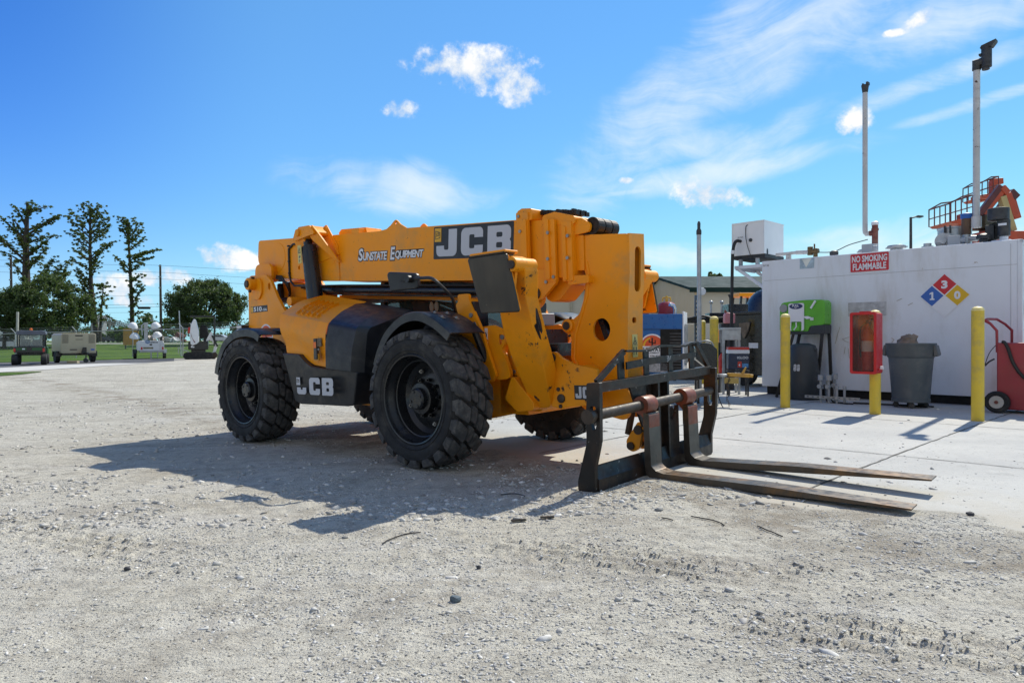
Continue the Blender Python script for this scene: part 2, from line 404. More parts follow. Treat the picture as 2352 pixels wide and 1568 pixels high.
def ground_mat():
    m = bpy.data.materials.new('crushed_shell_gravel'); m.use_nodes = True; q = NT(m.node_tree); q.n.clear()
    out = q.new('ShaderNodeOutputMaterial'); b = q.new('ShaderNodeBsdfPrincipled'); q.link(b.outputs[0], out.inputs[0])
    P = q.new('ShaderNodeTexCoord').outputs['Object']
    big = q.noise(P, .35, 5, .6, .3); mid = q.noise(P, 1.3, 6, .65, .3); fine = q.noise(P, 9, 6, .7)
    base = q.mix(q.ss(big, .3, .7), (.60, .565, .48), (.515, .48, .395))
    base = q.mix(q.m('MULTIPLY', q.ss(mid, .48, .68), .6), base, (.33, .295, .24))
    base = q.mix(q.m('MULTIPLY', q.ss(q.noise(q.vec(P, rot=(0, 0, R(20)), scale=(.5, 2.0, 1)), 1.0, 5, .6), .50, .66), .5), base, (.60, .575, .52))
    base = q.mix(q.m('MULTIPLY', q.ss(q.noise(q.vec(P, rot=(0, 0, R(-32)), scale=(.22, 1.5, 1)), 1.1, 7, .68, .3), .50, .66), .45), base, (.33, .29, .23))
    base = q.mix(q.m('MULTIPLY', q.ss(fine, .46, .66), .5), base, (.26, .23, .185))
    sx_ = q.new('ShaderNodeSeparateXYZ'); q.link(P, sx_.inputs[0])      # brown dirt tracked along the edge of the pad
    bb_ = q.m('ADD', q.m('MULTIPLY', q.m('SUBTRACT', sx_.outputs[0], float(PT[0])), float(PB[0])), q.m('MULTIPLY', q.m('SUBTRACT', sx_.outputs[1], float(PT[1])), float(PB[1])))
    st_ = q.m('MULTIPLY', q.ss(q.m('ABSOLUTE', q.m('SUBTRACT', bb_, 8.35)), .85, .1), q.ss(q.noise(P, 1.7, 6, .68, .3), .44, .62)); base = q.mix(q.m('MULTIPLY', st_, .75), base, (.25, .205, .15))
    def cells(scale, lo, hi):
        v = q.new('ShaderNodeTexVoronoi'); v.inputs['Scale'].default_value = scale; q.link(P, v.inputs['Vector'])
        s2 = q.new('ShaderNodeSeparateXYZ'); q.link(v.outputs['Color'], s2.inputs[0])
        st = q.ss(v.outputs['Distance'], .34, .20); pick = q.ss(s2.outputs[0], lo, hi); return q.m('MULTIPLY', st, pick), s2.outputs[1], v.outputs['Distance']
    a1, r1, d1 = cells(55, .66, .7); a2, r2, d2 = cells(120, .40, .45); a3, r3, d3 = cells(260, .3, .35)
    stone = lambda r_: q.mix(q.ss(r_, .35, .8), (.13, .12, .105), (.74, .72, .66))
    base = q.mix(q.m('MULTIPLY', a3, .6), base, stone(r3)); base = q.mix(q.m('MULTIPLY', a2, .75), base, stone(r2)); base = q.mix(q.m('MULTIPLY', a1, .85), base, stone(r1))
    q.link(base, b.inputs['Base Color']); b.inputs['Roughness'].default_value = .92; b.inputs['Specular IOR Level'].default_value = .25
    h = q.m('ADD', q.m('MULTIPLY', a1, .6), q.m('ADD', q.m('MULTIPLY', a2, .35), q.m('ADD', q.m('MULTIPLY', a3, .2), q.m('MULTIPLY', fine, .7))))
    h = q.m('ADD', h, q.m('MULTIPLY', q.noise(P, 70, 4, .7), .6)); h = q.m('ADD', h, q.m('MULTIPLY', q.noise(q.vec(P, rot=(0, 0, R(-30)), scale=(.6, 1.3, 1)), 3.6, 5, .7, .3), 2.4))
    bp = q.new('ShaderNodeBump'); bp.inputs['Strength'].default_value = 1.0; bp.inputs['Distance'].default_value = .022
    q.link(h, bp.inputs['Height']); q.link(bp.outputs[0], b.inputs['Normal']); return m
def concrete_mat():
    m = bpy.data.materials.new('worn_concrete'); m.use_nodes = True; q = NT(m.node_tree); q.n.clear()
    out = q.new('ShaderNodeOutputMaterial'); b = q.new('ShaderNodeBsdfPrincipled'); q.link(b.outputs[0], out.inputs[0])
    P = q.new('ShaderNodeTexCoord').outputs['Object']
    base = q.mix(q.ss(q.noise(P, .8, 6, .65, .2), .3, .7), (.50, .49, .455), (.41, .405, .385))
    base = q.mix(q.m('MULTIPLY', q.ss(q.noise(P, 3.0, 6, .7, .4), .56, .72), .45), base, (.24, .235, .225))
    base = q.mix(q.m('MULTIPLY', q.ss(q.noise(P, 28, 5, .7), .5, .7), .4), base, (.30, .29, .275))
    sx_ = q.new('ShaderNodeSeparateXYZ'); q.link(P, sx_.inputs[0])
    bb_ = q.m('ADD', q.m('MULTIPLY', q.m('SUBTRACT', sx_.outputs[0], float(PT[0])), float(PB[0])), q.m('MULTIPLY', q.m('SUBTRACT', sx_.outputs[1], float(PT[1])), float(PB[1])))
    ds_ = q.ss(q.m('ADD', bb_, q.m('MULTIPLY', q.m('SUBTRACT', q.noise(P, 1.6, 6, .65), .5), 3.2)), 6.6, 8.1)
    base = q.mix(q.m('MULTIPLY', ds_, .9), base, (.44, .40, .325))
    v = q.new('ShaderNodeTexVoronoi'); v.inputs['Scale'].default_value = 17; q.link(P, v.inputs['Vector'])
    s2 = q.new('ShaderNodeSeparateXYZ'); q.link(v.outputs['Color'], s2.inputs[0])
    base = q.mix(q.m('MULTIPLY', q.m('MULTIPLY', q.ss(v.outputs['Distance'], .16, .10), q.ss(s2.outputs[0], .72, .74)), .85), base, (.11, .105, .10))
    q.link(base, b.inputs['Base Color']); b.inputs['Roughness'].default_value = .85; b.inputs['Specular IOR Level'].default_value = .3
    bp = q.new('ShaderNodeBump'); bp.inputs['Distance'].default_value = .003; q.link(q.noise(P, 120, 5, .7), bp.inputs['Height']); q.link(bp.outputs[0], b.inputs['Normal']); return m
GRAV = ground_mat(); CONC = concrete_mat()
grid_mesh('ground', grow(-3.2, 3.4, .019, 1500, 1.05), grow(1.9, 5.2, .017, 1500, 1.05), ground_z, GRAV)
# concrete pad: a sheet whose edge is ragged where gravel has drifted over it
def pad_sheet():
    xs = np.arange(-3, 14, .04); ys = np.arange(3, 24, .04); Xg, Yg = np.meshgrid(xs, ys, indexing='ij')
    a = (Xg - PT[0]) * PA[0] + (Yg - PT[1]) * PA[1]; b = (Xg - PT[0]) * PB[0] + (Yg - PT[1]) * PB[1]
    ok = (pad_in(Xg, Yg) > 0) & (a < 7.0) & (b > -7.0)
    idx = -np.ones(Xg.shape, int); nx, ny = Xg.shape
    c = ok[:-1, :-1] & ok[1:, :-1] & ok[1:, 1:] & ok[:-1, 1:]
    use = np.zeros_like(ok); use[:-1, :-1] |= c; use[1:, :-1] |= c; use[1:, 1:] |= c; use[:-1, 1:] |= c
    idx[use] = np.arange(use.sum()); ii, jj = np.nonzero(c)
    Zg = gz(Xg, Yg) + .006 - .03 * np.exp(-np.maximum(pad_in(Xg, Yg), 0) / .10)
    V = np.stack([Xg[use], Yg[use], Zg[use]], 1); F = np.stack([idx[ii, jj], idx[ii + 1, jj], idx[ii + 1, jj + 1], idx[ii, jj + 1]], 1)
    me = bpy.data.meshes.new('concrete_pad'); me.from_pydata(V.tolist(), [], F.tolist()); me.update(); me.materials.append(CONC)
    me.polygons.foreach_set('use_smooth', np.ones(len(F), bool)); o = bpy.data.objects.new('concrete_pad', me); col.objects.link(o); o['kind'] = 'structure'
pad_sheet()
JT = mat('joint_dirt', (.10, .095, .085), .9, var=.4, vscale=9)
jm = MB()
def joint(a0, b0, a1, b1, wd):
    n = int(max(abs(a1 - a0), abs(b1 - b0)) / .12); pl, pr = [], []
    for k in range(n + 1):
        a = a0 + (a1 - a0) * k / n; b = b0 + (b1 - b0) * k / n; j = random.uniform(.5, 1.25) * wd / 2; w_ = random.uniform(-.006, .006)
        da, db = (0, 1) if abs(a1 - a0) > abs(b1 - b0) else (1, 0)
        for s_, L in ((1, pl), (-1, pr)):
            x, y, z = PF(a + da * (s_ * j + w_), b + db * (s_ * j + w_)); L.append((x, y, z + .0045))
    jm.add(pl + pr, [(i, i + 1, n + 2 + i, n + 1 + i) for i in range(n)])
for b in (.1, 2.9, 5.7): joint(-1.2, b, 7, b, .018)
for a in (1.4, 4.12): joint(a, -6, a, 7.6, .018)
tag(jm.build('pad_joint', JT, flat=True), kind='structure')
# ================================================================== telehandler
YEL = mat('yellow_paint', (.90, .315, .003), .42, spec=.3, var=.05, vscale=1.3, dirt=(.46, .26, .085), dirt_amt=.36, dscale=1.9, spots=(.12, .07, .03), spot_amt=.3, spscale=24, bump=.0003, bscale=300, rvar=.08)
YELW = mat('worn_yellow_paint', (.85, .30, .004), .48, spec=.3, var=.08, vscale=2, dirt=(.40, .20, .04), dirt_amt=.45, dscale=2.2, spots=(.05, .03, .02), spot_amt=.55, spscale=9, bump=.0006, bscale=120)
BLKP = mat('black_plastic', (.016, .017, .020), .42, var=.15, dirt=(.12, .11, .095), dirt_amt=.4, dscale=2.2, bump=.0004, bscale=400)
NAVY = mat('dark_cylinder_paint', (.009, .011, .016), .35, var=.2, dirt=(.06, .055, .05), dirt_amt=.15)
RUB = mat('tyre_rubber', (.020, .020, .021), .72, spec=.3, var=.2, vscale=6, dirt=(.085, .078, .068), dirt_amt=.45, dscale=5, bump=.002, bscale=70)
LUG = mat('tyre_tread_rubber', (.055, .055, .057), .78, spec=.3, var=.25, vscale=9, dirt=(.15, .14, .125), dirt_amt=.6, dscale=14, bump=.003, bscale=90)
RIM = mat('black_rim_paint', (.012, .013, .015), .34, var=.2, dirt=(.07, .065, .055), dirt_amt=.22, dscale=4)
STEEL = mat('worn_black_steel', (.013, .011, .0095), .44, metal=0, spec=.35, var=.3, vscale=5, dirt=(.060, .031, .017), dirt_amt=.62, dscale=3.4, spots=(.34, .33, .32), spot_amt=.42, spscale=9, bump=.0008, bscale=80)
RUSTY = mat('rusty_shaft_steel', (.050, .033, .021), .55, metal=0, spec=.4, var=.3, vscale=8, dirt=(.05, .035, .025), dirt_amt=.5, bump=.0008, bscale=120)
TINE = mat('fork_tine_steel', (.065, .054, .043), .42, metal=.4, var=.3, vscale=4, dirt=(.24, .115, .028), dirt_amt=.5, dscale=2.6, spots=(.05, .04, .035), spot_amt=.42, spscale=7, bump=.0006, bscale=90)
ORNG = mat('orange_worn_paint', (.20, .048, .02), .5, var=.2, vscale=7, dirt=(.07, .05, .04), dirt_amt=.5, dscale=6, spots=(.18, .12, .09), spot_amt=.35, spscale=16)
PADM = mat('scuffed_pad_steel', (.075, .062, .045), .48, metal=.4, var=.3, vscale=3, dirt=(.022, .02, .018), dirt_amt=.75, dscale=2.4, spots=(.2, .17, .12), spot_amt=.3, spscale=22, bump=.0006, bscale=150, streak=True)
CHROME = mat('bright_steel', (.55, .55, .55), .25, metal=.9, var=.1)
BOLT = mat('zinc_bolt', (.30, .29, .27), .4, metal=.7, var=.2)
HOSE = mat('black_hose', (.012, .012, .012), .5, var=.2)
GREYL = mat('decal_grey', (.50, .51, .55), .45, var=.03)
WHT = mat('decal_white', (.72, .72, .74), .45, var=.03)
BLK = mat('decal_black', (.012, .013, .016), .4, var=.1)
DYEL = mat('decal_yellow', (.75, .40, .02), .45, var=.05)
LBL = mat('label_yellow', (.62, .50, .14), .5, var=.08, dirt=(.3, .24, .1), dirt_amt=.3, dscale=8)
SRED = mat('decal_orange_red', (.68, .09, .03), .45, var=.05)
LORNG = mat('latch_orange', (.80, .16, .01), .4)
GLASSC = glass('cab_glass', (.62, .80, .74), .18)
SEATM = mat('seat_fabric', (.012, .012, .013), .8)
DARKIN = mat('dark_void', (.01, .009, .008), .9)

_c, _s = .7486, -.6631
_n = math.hypot(_c, _s); _c /= _n; _s /= _n
ex = Vector((_c, _s, .022)).normalized(); ey = Vector((-_s, _c, .026)); ey = (ey - ex * ey.dot(ex)).normalized(); ez = ex.cross(ey)
VO = Vector((-.908, 6.33, -.03))
veh = empty('telehandler', label='big yellow telescopic handler with boom lowered and pallet forks on the gravel', cat='telehandler')
veh.matrix_world = Matrix(((ex.x, ey.x, ez.x, VO.x), (ex.y, ey.y, ez.y, VO.y), (ex.z, ey.z, ez.z, VO.z), (0, 0, 0, 1)))

# ---- wheels (outer face at y = 0 of the wheel's own frame, axle along y)
def make_wheel():
    TW = .43
    hub = MB(); hub.lathe([(.02, .045), (.085, .045), (.10, .06), (.105, .10), (.145, .105), (.15, .20), (.20, .21), (.20, .30)], n=28)
    for k in range(10):
        a = 2 * math.pi * k / 10 + .2; hub.lathe([(.019, .195), (.019, .165), (.010, .165), (.010, .145)], (.175 * math.cos(a), 0, .175 * math.sin(a)), n=8)
    for k in range(4):
        a = 2 * math.pi * k / 4 + .5; hub.lathe([(.014, .05), (.014, .038)], (.07 * math.cos(a), 0, .07 * math.sin(a)), n=8)
    w_ = hub.build('wheel', RIM, veh)
    rim = MB(); rim.lathe([(.428, .030), (.428, .008), (.418, .000), (.404, .004), (.398, .022), (.392, .05), (.37, .075), (.362, .11), (.352, .115), (.34, .21), (.30, .245), (.24, .225), (.19, .205), (.15, .21), (.15, .33), (.36, .40), (.428, .42)], n=56, cap=False)
    rim.build('rim', RIM, w_)
    bl = MB()
    for a in (.9, 2.0, 3.6, 5.2): bl.lathe([(.02, .215), (.02, .19), (.011, .19), (.011, .175)], (.26 * math.cos(a), 0, .26 * math.sin(a)), n=8)
    bl.pieces('wheel_nut', BOLT, w_)
    ty = MB()
    prof = [(.415, .03), (.43, .006), (.455, -.004), (.50, -.016), (.545, -.018), (.575, -.008), (.597, .02), (.608, .07), (.612, .14), (.612, TW - .14), (.608, TW - .07), (.597, TW - .02), (.575, TW + .008), (.5, TW + .016), (.43, TW - .006), (.415, TW - .03)]
    ty.lathe(prof, n=72, cap=False)
    for r0 in (.462, .556): ty.lathe([(r0 - .008, -.006 if r0 < .5 else -.013), (r0, -.014 if r0 < .5 else -.022), (r0 + .008, -.010 if r0 < .5 else -.015)], n=72, cap=False)
    tyre = ty.build('tyre', RUB, w_)
    lg = MB(); N = 21; pitch = 2 * math.pi / N
    rr = random.Random(3)
    colsY = [(-.004, .135, .0, 1), (.148, .222, .35, 0), (.236, .312, .78, 0), (.325, TW + .004, 1.15, 2)]
    def pt(th, y, r_): return (r_ * math.sin(th), y, r_ * math.cos(th))
    for k in range(N):
        for (y0, y1, ph, kind) in colsY:
            th0 = (k + ph) * pitch; half = pitch * .415; sh = .5 * pitch * (y1 - y0) / .12
            ch = .016
            poly = [(-half, y0), (half, y0), (half + sh, y1), (-half + sh, y1)]
            # chamfer the corners for octagonal blocks
            def poly_at(ins, r_):
                P4 = []
                cy = (y0 + y1) / 2; cth = sh / 2
                q = rnd([(a * .63, b) for a, b in poly], .020, 3)
                return [pt(th0 + ((a / .63 - cth) * (1 - ins / .055) + cth), cy + (b - cy) * (1 - ins / (y1 - y0) * 2), r_(b)) for a, b in q]
            def rbase(b): return .585 if kind and (b < .06 or b > TW - .06) else .60
            def rtop(b):
                e = min(b, TW - b); return .652 - max(0, .06 - e) * .28
            A = poly_at(0, rbase); B = poly_at(.002, lambda b: rtop(b) - .006); Ct = poly_at(.007, rtop); n = len(A)
            vs = A + B + Ct; fs = []
            for L in range(2):
                for i in range(n):
                    j = (i + 1) % n; fs.append((L * n + i, L * n + j, (L + 1) * n + j, (L + 1) * n + i))
            fs.append(tuple(range(2 * n, 3 * n))); lg.add(vs, fs)
            if kind:   # shoulder lug running down the sidewall
                yy = -.006 if kind == 1 else TW + .006
                sg = -1 if kind == 1 else 1
                tc0 = th0 + (0 if kind == 1 else sh); h2 = half * .78
                v = [pt(tc0 - h2, yy - sg * .03, .605), pt(tc0 + h2, yy - sg * .03, .605), pt(tc0 + h2, yy + sg * .0, .632), pt(tc0 - h2, yy + sg * .0, .632),
                     pt(tc0 - h2 * .8, yy + sg * .016, .575), pt(tc0 + h2 * .8, yy + sg * .016, .575), pt(tc0 + h2 * .7, yy + sg * .004, .545), pt(tc0 - h2 * .7, yy + sg * .004, .545)]
                lg.add(v, [(3, 2, 5, 4), (4, 5, 6, 7), (0, 3, 4, 7), (2, 1, 6, 5), (0, 1, 2, 3)])
    lg.build('tread', LUG, tyre, ang=40)
    return w_
wh = make_wheel(); wh.location = (0, 0, .65)
for (x, y, rz, a) in ((-3.24, 0, 0, 1.1), (0, 2.42, math.pi, .4), (-3.24, 2.42, math.pi, 2.2)):
    c = copy_tree(wh, veh); c.location = (x, y, .65); c.rotation_euler = (0, a, rz)
wh.rotation_euler = (0, .13, 0)

# ---- chassis
ch = MB()
ch.prism(rnd([(-4.15, .62), (-3.9, .5), (-.6, .42), (.25, .40), (.74, .50), (.9, .88), (.46, 1.0), (.1, 1.25), (-.5, 1.05), (-3.9, 1.0), (-4.25, .95)], .04), 'xz', .78, .9)
ch.prism(rnd([(-4.15, .62), (-3.9, .5), (-.6, .42), (.25, .40), (.74, .50), (.9, .88), (.46, 1.0), (.1, 1.25), (-.5, 1.05), (-3.9, 1.0), (-4.25, .95)], .04), 'xz', 1.5, 1.62)
ch.box(-4.0, .6, .9, 1.5, .52, .62); ch.box(-4.2, -3.7, .7, 1.7, .5, .95); ch.box(.4, .75, .78, 1.62, .46, .86)
chassis = ch.build('chassis', YEL, veh, .006)
axl = MB()
for x in (0, -3.24): axl.tube([(x, .35, .65), (x, .8, .65), (x, 1.21, .62), (x, 1.6, .65), (x, 2.07, .65)], [.10, .12, .2, .12, .10], 14)
axl.cyl((-3.2, 1.2, .62), (0, 1.2, .62), .05); axl.build('axle', NAVY, veh)
# rear uprights carrying the boom pivot
rp = MB()
outl = rnd([(-4.30, .62), (-4.365, 1.2), (-4.318, 2.19), (-3.83, 2.165), (-3.70, 2.07), (-3.55, 1.84), (-3.40, 1.675), (-3.25, 1.55), (-3.25, .62)], [.02, .02, .09, .12, .12, .08, .1, .08, .02], 5)
for y0 in (.70, 1.50): rp.prism([outl, circ(-3.752, 2.0, .034, 16, .05)[::-1]], 'xz', y0, y0 + .04)
rp.box(-4.28, -3.3, .74, 1.5, .62, .95)
rp.prism(rnd([(-4.16, 1.84), (-4.16, 2.13), (-3.92, 2.13), (-3.92, 1.93), (-4.0, 1.84)], [.02, .1, .1, .08, .05], 5), 'xz', .675, .70)
rp.lathe([(.085, .70), (.085, .585), (.078, .575), (.0, .575)], (-4.12, 0, 2.055), n=24)
ru = rp.build('rear_upright', YEL, veh, .004)
pv = MB(); pv.lathe([(.05, .575), (.05, .555), (.0, .552)], (-4.12, 0, 2.055), n=16); pv.lathe([(.02, .6), (.02, .57)], (-4.07, 0, 1.955), n=8); pv.lathe([(.018, .66), (.018, .62)], (-4.08, 0, 2.14), n=8)
pv.build('pivot_pin', RUSTY, ru)
cr = MB(); cr.cyl((-3.32, .74, 1.77), (-3.32, 1.5, 1.77), .06); cr.box(-3.55, -3.3, .8, 1.5, 1.55, 1.66); cr.tube([(-3.5, 1.5, 1.60), (-3.0, 1.5, 1.57)], .05); cr.build('cross_tube', YEL, ru)
f_ = Face((-4.275, .70, 1.662), (1, 0, 0), (0, 0, 1))
mb = MB(); put_poly(mb, f_, rect(0, 0, .46, .088), 0, .002); mb.build('number_plate_decal', BLK, ru)
mb = MB(); put_poly(mb, f_, rect(.008, .006, .066, .082), .002, .003); mb.build('number_plate_badge', DYEL, ru)
mb = MB(); put_text(mb, f_, '510', .085, .012, .225, .064, .0035, off=.035); put_text(mb, f_, '-56', .32, .012, .125, .036, .0035, off=.03); mb.build('number_lettering', WHT, ru)
def sun_logo(face, parent, w, d0=.001):
    """white arch with a red sun, a yellow band, a black cactus and lettering under it"""
    h = w * 1.04; r = w / 2
    mb = MB(); put_poly(mb, face, [(0, 0), (w, 0), (w, r)] + [p for p in semi(r, r, r)][1:-1] + [(0, r)], 0, d0); mb.build('emblem', WHT, parent)
    mb = MB(); put_poly(mb, face, semi(r, r, r * .88), d0, d0 + .0008); mb.build('emblem_sun', SRED, parent)
    a = [(r + .74 * r * math.cos(math.pi * (1 - k / 14 * .42)), r + .74 * r * math.sin(math.pi * (1 - k / 14 * .42))) for k in range(15)]
    b = [(r + .60 * r * math.cos(math.pi * (1 - k / 14 * .42)), r + .60 * r * math.sin(math.pi * (1 - k / 14 * .42))) for k in range(14, -1, -1)]
    mb = MB(); put_poly(mb, face, a + b, d0 + .0008, d0 + .0012); mb.build('emblem_band', DYEL, parent)
    mb = MB(); k = w
    for q in ([(.47, .5), (.53, .5), (.53, .84), (.47, .84)], [(.36, .64), (.53, .64), (.53, .68), (.36, .68)], [(.36, .64), (.40, .64), (.40, .78), (.36, .78)], [(.5, .60), (.64, .60), (.64, .64), (.5, .64)], [(.60, .60), (.64, .60), (.64, .75), (.60, .75)]):
        put_poly(mb, face, rnd([(x * k, y * k) for x, y in q], .012 * k), d0 + .0008, d0 + .0018)
    put_text(mb, face, 'SUNSTATE', .06 * k, .29 * k, .88 * k, .16 * k, d0 + .002, off=.03); put_text(mb, face, 'EQUIPMENT', .22 * k, .19 * k, .56 * k, .07 * k, d0 + .002, off=.02)
    put_text(mb, face, '(407) 656-4560', .12 * k, .05 * k, .76 * k, .09 * k, d0 + .002, off=.02)
    mb.build('emblem_lettering', BLK, parent)
sun_logo(Face((-4.06, .70, 1.13), (1, 0, 0), (0, 0, 1)), ru, .36)
mb = MB(); put_poly(mb, Face((-4.32, .70, 1.97), (1, 0, 0), (0, 0, 1)), rnd(rect(0, 0, .045, .10), .01), 0, .002); mb.build('hook_sticker', WHT, ru)
rl = MB(); rl.box(-4.52, -4.36, .60, .74, 1.38, 1.5); rl.bar((-4.36, .7, 1.43), (-4.2, .75, 1.43), .05); lamp_ = rl.build('rear_lamp', BLKP, veh, .01)
ll = MB(); ll.box(-4.505, -4.375, .594, .6, 1.455, 1.485); ll.box(-4.505, -4.375, .594, .6, 1.41, 1.44); ll.pieces('rear_lamp_lens', WHT, lamp_)

# ---- boom
BN, BF = .90, 1.34
def boomz(x, top=True): return (2.5145 if top else 1.788) - .076 * (x + (1.9 if top else 0))
bm_ = MB()
side = rnd([(-4.42, 2.30), (-4.365, 2.712), (-2.5, 2.563), (-1.56, 2.492)], [.15, .05, 0, 0]) + [(-1.42, 2.50), (-1.34, 2.535)] + [(-1.29, 2.568), (-1.265, 2.582), (-1.24, 2.582), (-1.215, 2.565)] + [(-1.17, 2.525), (-1.06, 2.465)] + [(.60, 2.326), (.60, 1.742), (-2.40, 1.972), (-3.78, 2.125), (-3.95, 2.08), (-4.26, 2.10)]
bm_.prism([side, circ(-1.25, 2.545, .014, 10)[::-1], circ(-3.31, 2.225, .028, 14)[::-1]], 'xz', BN, BN + .02)
bm_.prism(side, 'xz', BF - .02, BF)
bm_.prism(rnd([(-4.42, 2.30), (-4.365, 2.708), (-2.5, 2.559), (-1.0, 2.447), (.598, 2.322), (.598, 1.746), (-2.40, 1.976), (-3.78, 2.129), (-4.2, 2.12)], .03), 'xz', BN + .021, BF - .021)
# doubler plate round the lift cylinder mount
bm_.prism(rnd([(-2.98, 2.60), (-2.62, 2.71), (-2.50, 2.56), (-2.385, 2.42), (-2.37, 1.968), (-3.0, 2.02)], .03), 'xz', BN - .014, BN)
for (x, z, rx) in ((-3.85, 2.42, .20), (-3.06, 2.40, .13), (-2.52, 2.30, .10), (-2.62, 2.48, .05)):
    bm_.prism(circ(x, z, rx, 28, min(.2, rx * 1.05)), 'xz', BN - .018 if x > -2.7 else BN - .005, BN)
bm_.prism(rnd([(-4.32, 2.12), (-4.30, 2.35), (-3.93, 2.335), (-3.86, 2.28), (-3.86, 2.1)], [.02, .1, .06, .08, .02]), 'xz', .80, .84)
bm_.box(-4.26, -3.9, .84, .9, 2.14, 2.3)
bm_.prism([(-2.52, 2.60), (-2.46, 2.64), (-1.95, 2.60), (-1.92, 2.52), (-2.5, 2.56)], 'xz', 1.0, 1.24); bm_.box(-2.1, -1.96, BN, 1.3, 2.52, 2.585)
boom = bm_.build('boom', YEL, veh, .006)
# lift cylinder hood: two gusset wings and a rolled top
lb = MB()
def wing(yo, yi, pts): lb.prism(pts, lambda a, b, d: (a, yo + (yi - yo) * min(1, max(0, (2.62 - b) / .40)) + d, b), 0, .025)
wing(.66, .86, [(-3.10, 2.56), (-3.05, 2.24), (-2.99, 2.24), (-2.84, 2.54), (-2.84, 2.60), (-3.0, 2.64)])
wing(.66, .86, [(-2.72, 2.60), (-2.68, 2.50), (-2.36, 2.20), (-2.32, 2.20), (-2.52, 2.60), (-2.60, 2.68)])
lb.prism(rnd([(-3.06, 2.52), (-2.98, 2.64), (-2.90, 2.695), (-2.66, 2.685), (-2.52, 2.56), (-2.66, 2.56)], .05, 5), 'xz', .66, .89)
lb.prism([(-3.06, 2.20), (-3.10, 2.56), (-2.90, 2.68), (-2.6, 2.68), (-2.36, 2.30)], 'xz', .875, .899)
lift = lb.build('cylinder_mount', YEL, boom, .005)
pn = MB(); pn.lathe([(.045, .66), (.045, .635), (.02, .63), (.0, .63)], (-2.91, 0, 2.62), n=16); pn.build('mount_pin', YELW, lift)
lc = MB(); lc.tube([(-2.90, .77, 2.60), (-2.86, .77, 2.46), (-2.85, .77, 2.44), (-2.72, .77, 1.60), (-2.70, .77, 1.45)], [.055, .055, .095, .105, .105], 20)
lcyl = lc.build('lift_cylinder', NAVY, veh)
lf = Face((-2.955, .676, 2.23), (.10, -.012, 0), (-.04, .0, .25))
mb = MB(); put_poly(mb, lf, rect(0, 0, .10, .23), -.004, .004); mb.build('warning_label', LBL, lcyl)
mb = MB(); put_poly(mb, lf, [[(.015, .13), (.085, .13), (.05, .205)], [(.03, .14), (.05, .185), (.07, .14)]], .004, .006); put_poly(mb, lf, [(.03, .07), (.05, .10), (.085, .09), (.06, .07)], .004, .006); put_poly(mb, lf, rect(.04, .02, .055, .05), .004, .006); mb.build('warning_symbol', BLK, lcyl)
# hoses and wiring along the boom
hz_ = MB()
hz_.tube([(-2.95, .885, 2.66), (-3.10, .885, 2.62), (-3.17, .885, 2.55), (-3.42, .885, 2.55), (-3.53, .885, 2.50), (-3.535, .885, 2.3), (-3.535, .885, 2.13), (-3.50, .885, 2.05), (-3.42, .885, 1.99), (-2.9, .885, 1.955)], .014, 8)
for k in range(4): hz_.tube([(-3.95, .93 + .02 * k, 2.1), (-3.86, .88, 2.16 - .01 * k), (-3.70, .86, 2.14 - .02 * k), (-3.62 + .02 * k, .88, 2.03), (-3.64, .95, 1.9 + .02 * k), (-3.80, 1.0, 1.78)], .013, 8)
for k in range(3): hz_.tube([(-3.42, .95 + .04 * k, 1.985 - .02 * k), (-2.4, .95 + .04 * k, 1.92 - .02 * k), (-.2, .95 + .04 * k, 1.755 - .02 * k), (.5, .95 + .04 * k, 1.71)], .012, 8)
for z in (2.53, 2.32, 2.16): hz_.box(-3.55, -3.52, .87, .9, z, z + .02)
hz_.build('hydraulic_hose', HOSE, boom)
# decals on the boom
bu = Vector((1, 0, -.076)); bv_ = Vector((.076, 0, 1))
fd = Face((-.628, BN, 2.067), bu, bv_)
BW, BH = 1.155, .345
mb = MB(); put_poly(mb, fd, rnd(rect(0, 0, BW, BH), .012), 0, .0015); mb.build('logo_panel', BLK, boom)
mb = MB()
for lp in three_letters(.045, .028, 1.075, .285): put_poly(mb, fd, lp, .0015, .003)
mb.build('logo_lettering', GREYL, boom)
mb = MB(); put_poly(mb, fd, rect(.018, .185, .12, .33), .003, .0045); mb.build('logo_badge', DYEL, boom)
mb = MB(); put_poly(mb, fd, [[(.028, .21), (.105, .225), (.105, .285), (.028, .305)], [(.034, .216), (.034, .296), (.099, .279), (.099, .231)]], .0045, .0055); put_text(mb, fd, 'JCB', .038, .236, .055, .045, .0055, off=.02, shear=.15); mb.build('badge_lettering', BLK, boom)
ft = Face((-1.975, BN, 2.168), bu, bv_)
for nm, m_, off, dd in (('lettering_outline', BLK, .095, .002), ('lettering', WHT, .03, .004)):
    mb = MB()
    for word, x0, wd in (('SUNSTATE', 0, .545), ('EQUIPMENT', .615, .57)):
        for ch_, a, b, hh in ((word[0], 0, .085 if word[0] == 'S' else .075, .135), (word[1:], .093 if word[0] == 'S' else .085, wd, .093)):
            V, F = glyphs(ch_, off, .12, .88); V0, _ = glyphs(ch_, .0, .12, .88); q = bbox(V0)
            yb = .02
            put_text(mb, ft, ch_, x0 + a, yb, b - a, hh, dd, off, .12, .88, pad=q)
    mb.build(nm, m_, boom)

